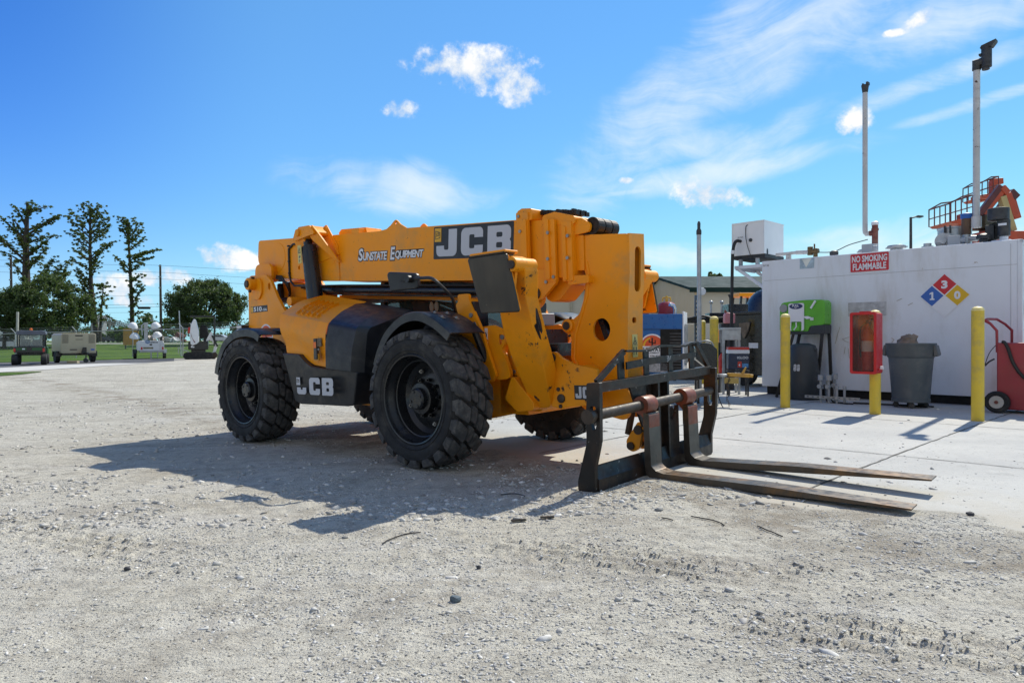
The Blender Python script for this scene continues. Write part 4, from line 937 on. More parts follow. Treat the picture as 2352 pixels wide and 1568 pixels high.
rs = MB(); rs.tube(spline([(-3.55, 1.12, 1.98), (-3.36, 1.1, 1.97), (-3.24, 1.08, 1.85), (-3.22, 1.05, 1.6), (-3.2, 1.0, 1.3)]), .055, 10); rs.tube(spline([(-3.4, 1.22, 1.98), (-3.26, 1.2, 1.95), (-3.14, 1.18, 1.8), (-3.12, 1.05, 1.5)]), .05, 10); rs.tube([(-3.98, 1.0, 2.05), (-3.9, .95, 1.82), (-3.6, .95, 1.80)], .045, 10); rs.build('rear_hose_bundle', HOSE, veh)
ry = MB(); ry.prism(rnd([(-4.0, 2.1), (-3.95, 1.84), (-3.3, 1.80), (-2.9, 1.72), (-2.85, 1.95)], .05), 'xz', 1.02, 1.2); ry.prism(rnd([(-3.15, 1.92), (-3.05, 1.75), (-2.95, 1.72), (-2.8, 1.9)], .05), 'xz', .9, 1.0); ry.build('boom_foot', YEL, boom, .01)

# ---- mirror on its arm
mr = MB(); mr.tube(spline([(-.05, .09, 1.778), (.08, .10, 1.772), (.20, .11, 1.762), (.27, .14, 1.71), (.27, .30, 1.585), (.12, .48, 1.48), (.07, .60, 1.30)]), .016, 8); arm = mr.build('mirror_arm', BLKP, veh)
mr = MB()
prof_ = rnd([(-.32, 1.69), (-.355, 1.84), (-.33, 1.865), (-.02, 1.83), (.005, 1.81), (.01, 1.70), (-.015, 1.68), (-.31, 1.675)], .03, 4)
mr.prism(prof_, lambda a, b, d: (a, d + .2 * (a + .15), b), .075, .125); mm = mr.build('mirror', BLKP, arm, .02, 3)
mr = MB(); mr.lathe([(.035, .04), (.035, .12)], (-.06, 0, 1.775), n=12); mr.bar((-.16, .045, 1.765), (-.05, .06, 1.775), .02); mr.build('mirror_clamp', HOSE, arm)

# ---- fork carriage
fc = MB()
spl = rnd([(1.898, .832), (1.88, .368), (1.79, .08), (1.79, .004), (1.945, .004), (1.95, .194), (2.005, .40), (2.018, .838)], [.02, .12, .1, .02, .02, .1, .12, .01], 5)
slot = rnd([(1.925, .66), (1.925, .52), (1.945, .475), (1.965, .475), (1.978, .52), (1.975, .66)], .02)
for y0 in (.115, 2.075): fc.prism([spl, slot[::-1]], 'xz', y0, y0 + .04)
fc.bar((1.93, .14, .792), (1.93, 2.10, .815), .075, .075)
fc.prism([(1.93, .006), (1.955, .006), (1.955, .10), (1.945, .115), (1.925, .20), (1.905, .20), (1.93, .10)], 'xz', .155, 2.075)
for y0 in (1.085, 1.25): fc.prism(rnd([(1.86, .02), (1.86, .40), (1.80, .55), (1.84, .62), (1.88, .80), (1.955, .80), (1.955, .02)], .04), 'xz', y0, y0 + .03)
fc.prism(rnd([(.97, .80), (1.09, .60), (1.09, .40), (.98, .30), (.98, .02), (1.44, .02), (1.47, .50), (1.44, .53), (1.40, .50), (1.32, .44), (1.28, .50), (1.30, .66), (1.42, .80)], .02), 'yz', 1.865, 1.89)
fc.prism(rnd([(1.32, .02), (1.32, .44), (1.36, .41), (1.42, .47), (1.445, .54), (1.475, .54), (1.475, .02)], .015), 'yz', 1.91, 1.935)
fc.prism([(.72, .79), (1.0, .79), (1.0, .38), (.93, .40), (.84, .56)], 'yz', 1.872, 1.892); fc.prism(rect(1.115, .03, 1.46, .46), 'yz', 1.868, 1.886)
# upper guard
gx = 1.93
fc.bar((gx, .20, .83), (gx, .60, 1.052), .045, .03, (1, 0, 0))
pts = [(gx, .60, 1.055), (gx, .80, 1.048), (gx, .97, 1.045), (gx, 1.12, 1.078), (gx, 1.4, 1.072), (gx, 1.60, 1.062), (gx, 1.72, 1.085), (gx, 1.865, 1.088)]
for a, b in zip(pts, pts[1:]): fc.bar(a, b, .06, .018, (0, 0, 1))
fc.bar((gx, 1.86, 1.085), (gx, 2.10, .85), .045, .03, (1, 0, 0))
for y0, zt in ((.54, 1.04), (.94, 1.04), (1.36, 1.066), (1.76, 1.08)): fc.prism(rnd(rect(y0, .82, y0 + (.08 if y0 > .6 and y0 < 1.5 else .09), zt), .006), 'yz', gx - .03, gx - .015)
fc.prism([(.62, .905), (.98, .925), (1.4, .935), (1.83, .95), (1.83, 1.0), (1.4, .99), (.98, .985), (.62, .965)], 'yz', gx + .0, gx + .014)
car = fc.build('fork_carriage', STEEL, veh, .005)
sh_ = MB(); sh_.cyl((1.955, .04, .588), (1.955, 2.12, .618), .042, 18); sh_.cyl((1.955, .03, .588), (1.955, .075, .589), .055, 14); sh_.build('carriage_shaft', RUSTY, car)
def fork(y0, yw, tipy, ztip, nm):
    fk = MB(); z0 = .055
    # one bent bar: upright and tine
    prof = [(2.035, .54), (1.985, .54), (1.985, .10), (1.995, .04), (2.04, .005), (2.10, 0), (3.93, ztip - .012), (3.935, ztip), (3.0, z0 + (ztip - .0) * .5 + .0), (2.16, z0 + .005), (2.085, z0 + .02), (2.045, .11)]
    prof[8] = (3.0, .055 + .5 * (ztip - .02))
    def mp(a, b, d):
        k = max(0, (a - 2.1) / 1.83); return (a, y0 + d * (1 - .1 * k) + (tipy - y0) * k, b)
    fk.prism(rnd(prof, [.01, .005, .02, .04, .04, .04, .004, .004, .1, .03, .03, .03], 3), mp, 0, yw)
    f0 = fk.build(nm, TINE, car, .008)
    ek = MB(); ek.lathe([(.075, y0 + .005), (.078, y0 + .02), (.078, y0 + yw - .02), (.075, y0 + yw - .005)], (1.96, 0, .590 + .013 * y0), n=20)
    ek.prism(rnd([(1.93, .55), (2.04, .53), (2.04, .42 - .08 * (y0 > 1)), (1.98, .36), (1.98, .50)], .02), 'xz', y0 + .003, y0 + yw - .003); ek.build('fork_eye', ORNG, f0, .006)
    return f0
fork(.775, .175, .655, .055, 'fork'); fork(1.455, .185, 1.28, .125, 'fork')
sp_ = MB(); sp_.prism(rnd([(1.02, .47), (1.10, .43), (1.14, .2), (1.06, .17), (1.02, .3)], .02), 'yz', 1.895, 1.91); sp_.build('serial_plate', mat('grey_plate', (.33, .33, .33), .5), car)
# ================================================================== loose stones (nobody could count them)
def stone_field(name, n, smin, smax, region, m, seed, flat=.6, power=2.2, padp=.06):
    rs = np.random.RandomState(seed); ico = bmesh.new(); bmesh.ops.create_icosphere(ico, subdivisions=1, radius=1)
    ico.verts.ensure_lookup_table(); BV = np.array([v.co[:] for v in ico.verts]); BF = np.array([[v.index for v in f.verts] for f in ico.faces]); ico.free()
    P = region(rs, n); keep = (pad_in(P[:, 0], P[:, 1]) < .02) | (rs.rand(len(P)) < padp); P = P[keep]
    cl = vnoise(P[:, 0], P[:, 1], .55, 44) + .6 * vnoise(P[:, 0], P[:, 1], .18, 45); P = P[rs.rand(len(P)) < np.clip(.42 + cl * 1.5, .05, 1)]; n = len(P)
    s = smin + (smax - smin) * rs.rand(n) ** power
    z = np.maximum(ground_z(P[:, 0], P[:, 1]), np.where(pad_in(P[:, 0], P[:, 1]) > 0, gz(P[:, 0], P[:, 1]) + .006, -9))
    V = BV[None] * (1 + .75 * (rs.rand(n, len(BV), 1) - .5)); V = V * np.stack([s * (.7 + 1.1 * rs.rand(n)), s * (.6 + .5 * rs.rand(n)), s * (flat * (.6 + .7 * rs.rand(n)))], 1)[:, None, :]
    a = rs.rand(n) * 6.28; ca, sa = np.cos(a)[:, None], np.sin(a)[:, None]; tl = (rs.rand(n)[:, None] - .5) * .7
    x = V[..., 0] * ca - V[..., 1] * sa; y = V[..., 0] * sa + V[..., 1] * ca; zz_ = V[..., 2] + x * tl
    V = np.stack([x + P[:, 0:1], y + P[:, 1:2], zz_ + (z + s * flat * .12)[:, None]], -1).reshape(-1, 3).astype(np.float32)
    F = (BF[None] + (np.arange(n) * len(BV))[:, None, None]).reshape(-1, 3).astype(np.int32)
    me = bpy.data.meshes.new(name); me.vertices.add(len(V)); me.vertices.foreach_set('co', V.ravel()); me.loops.add(F.size); me.loops.foreach_set('vertex_index', F.ravel())
    me.polygons.add(len(F)); me.polygons.foreach_set('loop_start', np.arange(0, F.size, 3, dtype=np.int32)); me.polygons.foreach_set('loop_total', np.full(len(F), 3, dtype=np.int32))
    me.update(calc_edges=True); me.materials.append(m); o = bpy.data.objects.new(name, me); col.objects.link(o); return o
def stone_mat():
    m = bpy.data.materials.new('loose_stone'); m.use_nodes = True; q = NT(m.node_tree); b = q.n['Principled BSDF']
    g = q.new('ShaderNodeNewGeometry'); cr = q.new('ShaderNodeValToRGB'); q.link(g.outputs['Random Per Island'], cr.inputs[0])
    e = cr.color_ramp.elements; e[0].position = 0; e[0].color = (.17, .165, .15, 1); e[1].position = 1; e[1].color = (.76, .73, .67, 1)
    for p, c in ((.08, (.30, .29, .275, 1)), (.25, (.42, .40, .365, 1)), (.6, (.48, .46, .42, 1)), (.88, (.56, .545, .515, 1))):
        k = e.new(p); k.color = c
    P = q.new('ShaderNodeTexCoord').outputs['Object']; c2 = q.mix(q.m('MULTIPLY', q.ss(q.noise(P, 60, 4, .7), .45, .7), .4), cr.outputs[0], (.30, .27, .235))
    q.link(c2, b.inputs['Base Color']); b.inputs['Roughness'].default_value = .85; return m
STM = stone_mat()
def reg_near(rs, n):
    y = 2.1 + 4.2 * rs.rand(n) ** 1.25; x = (rs.rand(n) - .5) * 2 * (.85 * y + .4); return np.stack([x, y], 1)
def reg_mid(rs, n):
    y = 4.5 + 11 * rs.rand(n) ** 1.4; x = (rs.rand(n) - .62) * 2 * (.85 * y); return np.stack([x, y], 1)
tag(stone_field('gravel_stone', 120000, .002, .0095, reg_near, STM, 1, flat=.5, power=3.0), kind='stuff')
tag(stone_field('gravel_pebble', 900, .009, .026, reg_near, STM, 2, flat=.42, power=2.4, padp=.12), kind='stuff')
tag(stone_field('gravel_scatter', 30000, .005, .028, reg_mid, STM, 3, flat=.55, power=4.2), kind='stuff')
# ================================================================== fuel tank and what stands round it on the pad
WTANK = mat('white_tank_paint', (.70, .73, .78), .42, var=.03, vscale=1.2, dirt=(.46, .43, .38), dirt_amt=.45, dscale=1.5, spots=(.32, .24, .16), spot_amt=.2, spscale=7, bump=.0012, bscale=3, streak=True)
WBOX = mat('white_cabinet_paint', (.76, .76, .76), .4, var=.03, dirt=(.55, .53, .5), dirt_amt=.15)
WPIPE = mat('chipped_white_pipe', (.50, .50, .50), .5, var=.1, dirt=(.26, .16, .10), dirt_amt=.3, dscale=3, spots=(.07, .04, .025), spot_amt=.56, spscale=9)
RUSTP = mat('rusty_red_pipe', (.17, .045, .03), .6, var=.3, vscale=8, dirt=(.32, .22, .17), dirt_amt=.35, dscale=7)
GALV = mat('galvanised_steel', (.40, .41, .42), .42, metal=.6, var=.15, vscale=9, dirt=(.22, .20, .18), dirt_amt=.3)
DGREY = mat('dark_cast_iron', (.045, .047, .05), .55, metal=.3, var=.3, vscale=12, dirt=(.14, .12, .10), dirt_amt=.3)
BYEL = mat('bollard_yellow', (.66, .47, .035), .55, var=.08, vscale=2, dirt=(.30, .24, .11), dirt_amt=.55, dscale=3.5, spots=(.10, .09, .07), spot_amt=.35, spscale=13, bump=.002, bscale=20)
BYTOP = mat('pale_cap_yellow', (.78, .64, .24), .6, var=.1, vscale=14)  # domed bollard caps, a paler yellow than the posts
GRNP = mat('green_plastic', (.11, .42, .03), .38, var=.08, dirt=(.10, .25, .05), dirt_amt=.2)
CANG = mat('grey_bin_plastic', (.075, .092, .105), .5, var=.12, dirt=(.17, .17, .16), dirt_amt=.5, dscale=3, spots=(.2, .2, .2), spot_amt=.25, spscale=20)
DRUMP = mat('dark_grey_plastic', (.03, .036, .042), .5, var=.1, dirt=(.1, .1, .1), dirt_amt=.2)
CABR = mat('red_cabinet_plastic', (.50, .018, .022), .4, var=.08, dirt=(.4, .12, .1), dirt_amt=.2)
EXTR = mat('red_enamel', (.55, .03, .02), .3, var=.05)
CARTR = mat('faded_red_paint', (.30, .03, .04), .45, var=.08, dirt=(.2, .07, .06), dirt_amt=.35, dscale=2)
SIGNR = mat('sign_red', (.55, .02, .03), .45, var=.04); SIGNB = mat('sign_blue', (.03, .12, .42), .45, var=.04); SIGNY = mat('sign_yellow', (.70, .42, .01), .45, var=.04)
SWHITE = mat('sign_white', (.72, .73, .76), .45, var=.03)
def place(name, a, b, label, cat, group=None, dz=0.0, rz=0.0):
    x, y, z = PF(a, b); o = empty(name, (x, y, z + dz), PAD_RZ + rz, label, cat, group); return o
tank = place('fuel_tank', 0, 0, 'large white steel fuel storage tank with vent pipes standing on the concrete pad', 'storage tank')
TL, TDp = 4.05, 2.4
mb = MB(); mb.box(0, TL, 0, TDp, .16, 2.56); mb.box(TL - .03, TL + .05, .0, .07, .16, 2.56); mb.box(TL, TL + .05, .0, TDp, 2.50, 2.56); mb.build('tank_body', WTANK, tank, .012)
mb = MB(); mb.box(.05, TL - .02, -.004, .002, 2.182, 2.188); mb.box(TL - .10, TL - .095, -.004, .002, .2, 2.5); mb.build('weld_seam', mat('grey_seam', (.42, .42, .43), .5), tank)
mb = MB(); mb.box(.06, TL - .06, .10, .25, .0, .16); mb.box(.06, TL - .06, TDp - .25, TDp - .1, .0, .16); mb.box(.1, .3, .2, TDp - .2, .03, .16); mb.box(TL - .3, TL - .1, .2, TDp - .2, .03, .16); mb.box(.0, TL, .3, .34, .0, .15)
mb.build('skid', mat('rubber_black_skid', (.012, .012, .012), .8), tank)
mb = MB(); mb.prism([(-.66, 2.47), (0, 2.47), (0, 2.535), (-.66, 2.535)], 'xz', .16, .20); mb.prism([(-.66, 2.47), (0, 2.47), (0, 2.535), (-.66, 2.535)], 'xz', 1.0, 1.04); mb.box(-.66, 0, .20, 1.0, 2.515, 2.535); mb.box(-.66, -.63, .2, 1.0, 2.45, 2.515)
for y in (.20, 1.0): mb.bar((-.60, y, 2.47), (.0, y, 2.03), .05, .06)
mb.build('bracket', WTANK, tank, .004)
mb = MB(); put_text(mb, Face((.015, -.0, 2.455), (1, 0, 0), (0, 0, 1)), 'TNT 340', 0, 0, .13, .04, .002, off=.02); mb.build('serial_lettering', mat('faded_ink', (.25, .24, .23), .6), tank)
mb = MB(); mb.add([(.74, -.003, 2.36), (1.0, -.003, 2.36), (1.01, -.003, 2.545), (.74, -.003, 2.55)], [(0, 1, 2, 3)]); mb.build('weathered_sticker', mat('sticker_blue_grey', (.35, .45, .52), .5, var=.3, vscale=8), tank)
mb = MB(); mb.add([(.78, -.006, 2.54), (.96, -.006, 2.545), (.86, -.006, 2.38)], [(0, 1, 2)]); mb.build('sticker_remnant', mat('sticker_pale', (.7, .72, .66), .5), tank)
mb = MB(); mb.box(1.60, 2.22, -.004, .0, 1.46, 1.70); mb.build('torn_label_residue', mat('label_residue', (.40, .40, .40), .7, var=.25, vscale=9, dirt=(.6, .6, .6), dirt_amt=.5, dscale=12), tank)
sc2 = MB()
for pts in ([(1.46, 1.28), (1.42, 1.15), (1.38, .98)], [(1.62, 1.10), (1.50, 1.06), (1.56, 1.02), (1.62, 1.0)], [(1.55, .92), (1.53, .80)], [(1.60, .9), (1.62, .72)], [(2.30, 1.08), (2.34, 1.05), (2.3, 1.0)], [(2.55, 1.62), (2.62, 1.66)], [(2.38, 1.7), (2.46, 1.74)]):
    for p, q in zip(pts, pts[1:]): sc2.bar((p[0], -.002, p[1]), (q[0], -.002, q[1]), .006, .012, (0, 1, 0))
sc2.pieces('scratch', mat('scratch_tan', (.36, .33, .27), .7), tank)
# fittings along the roof
Y0 = .6
v1 = MB(); v1.tube([(1.60, .8, 5.62), (1.60, .8, 3.08), (1.605, .8, 3.03), (1.63, .8, 3.0), (1.70, .8, 3.0)], .044, 14); v1.cyl((1.77, .8, 2.56), (1.77, .8, 2.80), .055); vp = v1.build('vent_pipe', WPIPE, tank)
v1 = MB(); v1.cyl((1.77, .8, 2.80), (1.77, .8, 3.14), .052); v1.cyl((1.68, .8, 3.0), (1.77, .8, 3.0), .05); v1.cyl((1.77, .8, 3.04), (1.77, .8, 3.08), .062); v1.build('vent_tee', RUSTP, vp)
v1 = MB(); v1.lathe([(.05, 3.14), (.062, 3.15), (.062, 3.19), (.03, 3.21), (.0, 3.212)], (1.77, .8, 0), 'z', 14); v1.build('tee_cap', SWHITE, vp)
v1 = MB(); v1.lathe([(.045, 5.60), (.05, 5.62), (.06, 5.70), (.064, 5.71), (.064, 5.74), (.03, 5.74)], (1.60, .8, 0), 'z', 14); v1.box(1.56, 1.585, .75, .85, 5.73, 5.765); v1.box(1.63, 1.665, .75, .85, 5.73, 5.78); v1.build('vent_cap', DGREY, vp)
v2 = MB(); v2.tube([(3.38, Y0, 2.95), (3.385, Y0, 5.46)], .05, 14); v2.cyl((3.38, Y0, 2.88), (3.38, Y0, 3.06), .075); vp = v2.build('vent_pipe', WPIPE, tank)
v2 = MB(); v2.lathe([(.05, 5.44), (.065, 5.45), (.065, 5.50), (.055, 5.5)], (3.385, Y0, 0), 'z', 14); v2.tube([(3.385, Y0, 5.48), (3.385, Y0, 5.56), (3.47, Y0, 5.57), (3.52, Y0, 5.58)], .062, 12); v2.cyl((3.52, Y0, 5.46), (3.52, Y0, 5.78), .075); v2.cyl((3.51, Y0, 5.42), (3.51, Y0, 5.47), .055); v2.prism([(3.44, 5.77), (3.46, 5.81), (3.66, 5.86), (3.655, 5.83), (3.60, 5.76)], 'xz', Y0 - .07, Y0 + .07); v2.box(3.42, 3.46, Y0 - .05, Y0 + .05, 5.66, 5.69); v2.build('whistle_cap', DGREY, vp, .004)
h_ = MB(); h_.cyl((.30, .5, 2.56), (.30, .5, 2.62), .085); h_.lathe([(.09, 2.56), (.09, 2.61)], (.30, .5, 0), 'z', 16); h_.cyl((.30, .5, 2.62), (.30, .5, 2.70), .05); h_.tube([(.05, .5, 2.73), (.52, .5, 2.735)], .032, 10); h_.cyl((.45, .5, 2.735), (.75, .5, 2.72), .04); h_.build('product_pipe', WPIPE, tank)
h_ = MB(); h_.cyl((.72, .5, 2.66), (.72, .5, 2.82), .05); h_.cyl((.82, .5, 2.56), (.82, .5, 2.78), .04); h_.cyl((.70, .5, 2.73), (.88, .5, 2.73), .045); h_.cyl((.80, .5, 2.78), (.80, .5, 2.87), .014); h_.build('valve', mat('bronze_valve', (.15, .10, .045), .5, metal=.5, var=.3, vscale=15), tank, .004)
h_ = MB(); h_.cyl((1.18, .45, 2.56), (1.18, .45, 2.62), .05); h_.build('vent_neck', SWHITE, tank)
h_ = MB(); h_.lathe([(.045, 2.60), (.075, 2.62), (.075, 2.68), (.04, 2.70), (.0, 2.705)], (1.18, .45, 0), 'z', 16); h_.build('small_vent', DGREY, tank)
h_ = MB(); h_.tube(spline([(.88, .5, 2.70), (1.18, .44, 2.68), (1.45, .45, 2.78), (1.75, .5, 2.85)]), .008, 6); h_.build('signal_cable', HOSE, tank)
for a, yy in ((1.60, .9), (2.16, .7)):
    h_ = MB(); h_.lathe([(.10, 2.56), (.10, 2.66), (.15, 2.665), (.155, 2.70), (.14, 2.72), (.0, 2.725)], (a, yy, 0), 'z', 24); h_.box(a - .18, a + .18, yy - .012, yy + .012, 2.675, 2.695); h_.build('fill_hatch', GALV, tank, .003)
for a, yy in ((1.76, .42), (3.11, .4)):
    h_ = MB(); h_.box(a - .09, a + .09, yy, yy + .1, 2.56, 2.76); h_.cyl((a + .08, yy + .05, 2.68), (a + .16, yy + .05, 2.68), .045); h_.build('junction_box', mat('grey_enclosure', (.36, .38, .40), .5, var=.1), tank, .01)
h_ = MB(); h_.lathe([(.235, 2.56), (.245, 2.62), (.25, 2.92), (.26, 2.93), (.26, 2.95), (.0, 2.96)], (3.0, .9, 0), 'z', 32); mh_ = h_.build('manhole_drum', GALV, tank)
h_ = MB()
for a in (2.92, 3.0): h_.box(a - .012, a + .012, .63, .67, 2.84, 2.97)
h_.pieces('drum_clamp', DGREY, mh_)
h_ = MB(); h_.prism(circ(2.94, 2.70, .13, 28, .13), 'xz', .48, .50); h_.prism(circ(2.94, 2.70, .05, 20), 'xz', .465, .48); h_.box(2.83, 3.05, .48, .5, 2.56, 2.68); h_.build('float_gauge', GALV, tank)
h_ = MB(); h_.cyl((2.70, .5, 2.56), (2.70, .5, 2.63), .09); h_.cyl((2.70, .5, 2.63), (2.70, .5, 2.68), .06); h_.build('fill_cap', GALV, tank)
h_ = MB(); h_.cyl((3.24, Y0, 2.56), (3.24, Y0, 2.80), .06); h_.cyl((3.24, Y0, 2.72), (3.40, Y0, 2.70), .05); h_.build('riser_neck', GALV, tank)
h_ = MB(); h_.cyl((3.24, Y0, 2.78), (3.24, Y0, 3.06), .07); h_.build('rusty_riser', mat('brown_pipe', (.10, .055, .03), .6, var=.3), tank)
h_ = MB(); h_.lathe([(.08, 3.04), (.085, 3.05), (.085, 3.12), (.03, 3.14), (0, 3.14)], (3.24, Y0, 0), 'z', 16); h_.build('blue_cap', mat('blue_cap', (.01, .09, .35), .4), tank)
h_ = MB(); h_.lathe([(.06, 2.56), (.06, 2.66), (.10, 2.67), (.10, 2.73), (.04, 2.76), (0, 2.76)], (3.50, .5, 0), 'z', 18); h_.build('pressure_vent', DGREY, tank)
h_ = MB(); h_.box(3.62, 3.88, .4, .8, 2.56, 2.62); h_.cyl((3.75, .6, 2.62), (3.75, .6, 2.70), .06); h_.build('valve_base', WTANK, tank, .01)
h_ = MB(); h_.cyl((3.75, .6, 2.70), (3.75, .6, 2.96), .09); h_.cyl((3.68, .6, 2.96), (3.68, .6, 3.15), .15); h_.prism(circ(3.62, 2.80, .14, 24), 'xz', .66, .72); h_.box(3.50, 3.62, .6, .75, 2.62, 2.9); h_.build('shutoff_valve', DGREY, tank, .008)
h_ = MB(); h_.box(3.695, 3.805, .505, .512, 2.86, 2.895); h_.build('valve_tag', SWHITE, tank)
# end wall: ladder-side pieces the photo just shows
h_ = MB(); h_.box(TL + .05, TL + .12, .45, .60, 1.55, 1.66); h_.build('pipe_guard', WTANK, tank)
# placards and signs hang on the tank
sg = place('no_smoking_sign', 1.64, .006, 'red NO SMOKING FLAMMABLE sign near the top of the white tank', 'sign')
f_ = Face((0, 0, 2.22), (1, 0, 0), (0, 0, 1))
mb = MB(); put_poly(mb, f_, rnd(rect(-.012, -.012, .632, .322), .02), 0, .002); mb.build('sign_border', SWHITE, sg)
mb = MB(); put_poly(mb, f_, rnd(rect(0, 0, .62, .31), .018), .002, .004); mb.build('sign_panel', SIGNR, sg)
mb = MB(); put_text(mb, f_, 'NO SMOKING', .025, .165, .57, .115, .006, off=.032); put_text(mb, f_, 'FLAMMABLE', .04, .03, .54, .115, .006, off=.032); mb.build('sign_lettering', SWHITE, sg)
def diamond(o, cx, cz, s, frame):
    f_ = Face(*frame)
    mb = MB(); put_poly(mb, f_, [(cx, cz - s), (cx + s, cz), (cx, cz + s), (cx - s, cz)], 0, .002); mb.build('placard_panel', SWHITE, o)
    h = s / 2 * .93
    for nm, dx, dy, m_, tx in (('health_field', -s / 2, 0, SIGNB, '1'), ('fire_field', 0, s / 2, SIGNR, '3'), ('reactivity_field', s / 2, 0, SIGNY, '0')):
        mb = MB(); put_poly(mb, f_, [(cx + dx, cz + dy - h), (cx + dx + h, cz + dy), (cx + dx, cz + dy + h), (cx + dx - h, cz + dy)], .002, .004); p_ = mb.build(nm, m_, o)
        mb = MB(); nx, ny = cx + dx, cz + dy
        if tx == '1': put_poly(mb, f_, [(nx + k_ * s, ny + j_ * s) for k_, j_ in ((-.085, -.18), (.105, -.18), (.105, -.12), (.055, -.12), (.055, .18), (-.01, .18), (-.095, .125), (-.095, .065), (-.02, .10), (-.02, -.12), (-.085, -.12))], .004, .006)
        else: put_text(mb, f_, tx, nx - s * .125, ny - s * .185, s * .25, s * .37, .006, off=.05)
        mb.build('field_numeral', SWHITE, p_)
dm = place('hazard_placard', 3.08, .006, 'blue, red and yellow hazard diamond on the front of the white tank', 'placard'); diamond(dm, 0, 1.74, .355, ((0, 0, 0), (1, 0, 0), (0, 0, 1)))
dm = place('hazard_placard', TL + .052, -.95, 'hazard diamond on the end wall of the white tank, cut by the right picture edge', 'placard'); diamond(dm, 0, 1.80, .355, ((0, 0, 0), (0, 1, 0), (0, 0, 1)))
st_ = place('flag_sticker', TL + .052, -.42, 'small striped flag sticker on the tank end behind the red cart', 'sticker')
f_ = Face((0, 0, 1.02), (0, 1, 0), (0, 0, 1))
mb = MB(); put_poly(mb, f_, rect(0, 0, .16, .18), 0, .001); mb.build('flag_field', SWHITE, st_)
mb = MB()
for k in range(4): put_poly(mb, f_, rect(0, .0 + k * .05, .16, .025 + k * .05), .001, .002)
mb.pieces('flag_stripe', SIGNR, st_); mb = MB(); put_poly(mb, f_, rect(0, .09, .07, .18), .002, .003); mb.build('flag_canton', SIGNB, st_)
st_ = place('round_sticker', TL + .052, -.38, 'small round white sticker with three coloured stars on the tank end', 'sticker')
f_ = Face((0, 0, 1.36), (0, 1, 0), (0, 0, 1)); mb = MB(); put_poly(mb, f_, circ(.1, .12, .12, 28), 0, .001); mb.build('sticker_rim', DGREY, st_); mb = MB(); put_poly(mb, f_, circ(.1, .12, .107, 28), .001, .002); mb.build('sticker_face', mat('sticker_cream', (.5, .48, .36), .5), st_)
for (cx, cy, m_) in ((.1, .17, SIGNY), (.13, .115, SIGNR), (.1, .06, SIGNB)):
    mb = MB(); put_poly(mb, f_, [(cx, cy + .03), (cx + .008, cy + .008), (cx + .03, cy), (cx + .008, cy - .008), (cx, cy - .03), (cx - .008, cy - .008), (cx - .03, cy), (cx - .008, cy + .008)], .002, .003); mb.build('sticker_star', m_, st_)
# dispenser cabinet on the bracket
db = place('pump_cabinet', 0, 0, 'white pump cabinet on the bracket at the tank corner with a black hose hanging down', 'cabinet')
mb = MB(); mb.box(-.73, -.05, .2, 1.04, 2.74, 3.39); mb.build('cabinet_body', WBOX, db, .006)
mb = MB(); mb.box(-.735, -.045, .19, 1.05, 3.375, 3.40); mb.box(-.735, -.72, .19, .2, 2.74, 3.39); mb.box(-.06, -.045, .19, .2, 2.74, 3.39); mb.build('cabinet_trim', WBOX, db)
mb = MB(); mb.box(-.72, -.04, .21, 1.03, 2.67, 2.735); mb.build('cabinet_base', mat('dark_base', (.02, .02, .022), .5), db)
mb = MB(); mb.box(-.60, -.54, .22, .28, 2.53, 2.68); mb.box(-.24, -.18, .22, .28, 2.53, 2.68); mb.box(-.60, -.54, .92, .98, 2.53, 2.68); mb.box(-.24, -.18, .92, .98, 2.53, 2.68); mb.pieces('cabinet_foot', GALV, db)
mb = MB(); mb.lathe([(.035, .2), (.035, .185), (0, .18)], (-.33, 0, 3.03), n=18); mb.build('black_port', DGREY, db)
mb = MB(); mb.lathe([(.012, .2), (.012, .19), (0, .19)], (-.665, 0, 2.97), n=12); mb.build('key_lock', DGREY, db)
mb = MB(); mb.prism(circ(.33, 2.78, .03, 16, .07), 'yz', -.05, -.046); mb.build('side_port', DGREY, db)
mb = MB(); put_text(mb, Face((-.61, .199, 3.09), (1, 0, 0), (0, 0, 1)), 'BALCRANK', 0, 0, .12, .035, .002, off=.0); mb.build('cabinet_lettering', mat('faded_ink', (.25, .24, .23), .6), db)
mb = MB(); mb.tube(spline([(-.39, .195, 3.34), (-.43, .19, 3.30), (-.42, .17, 3.1), (-.38, .17, 2.9), (-.30, .18, 2.66)]), .007, 6); mb.build('ground_wire', HOSE, db)
mb = MB(); mb.tube(spline([(-.55, .2, 3.03), (-.57, .10, 3.03), (-.60, .06, 2.98), (-.63, .05, 2.85), (-.645, .05, 2.6), (-.66, .05, 1.6), (-.68, .05, .75), (-.70, .02, .55)]), .032, 12); mb.tube(spline([(-.70, .02, .55), (-.66, -.05, .38), (-.78, -.1, .30), (-.86, -.05, .45), (-.80, 0, .8), (-.72, 0, 1.2)]), .022, 10); ho = mb.build('fuel_hose', HOSE, db)
mb = MB(); mb.cyl((-.632, .05, 2.84), (-.64, .05, 2.77), .038); mb.build('hose_ferrule', SWHITE, ho)

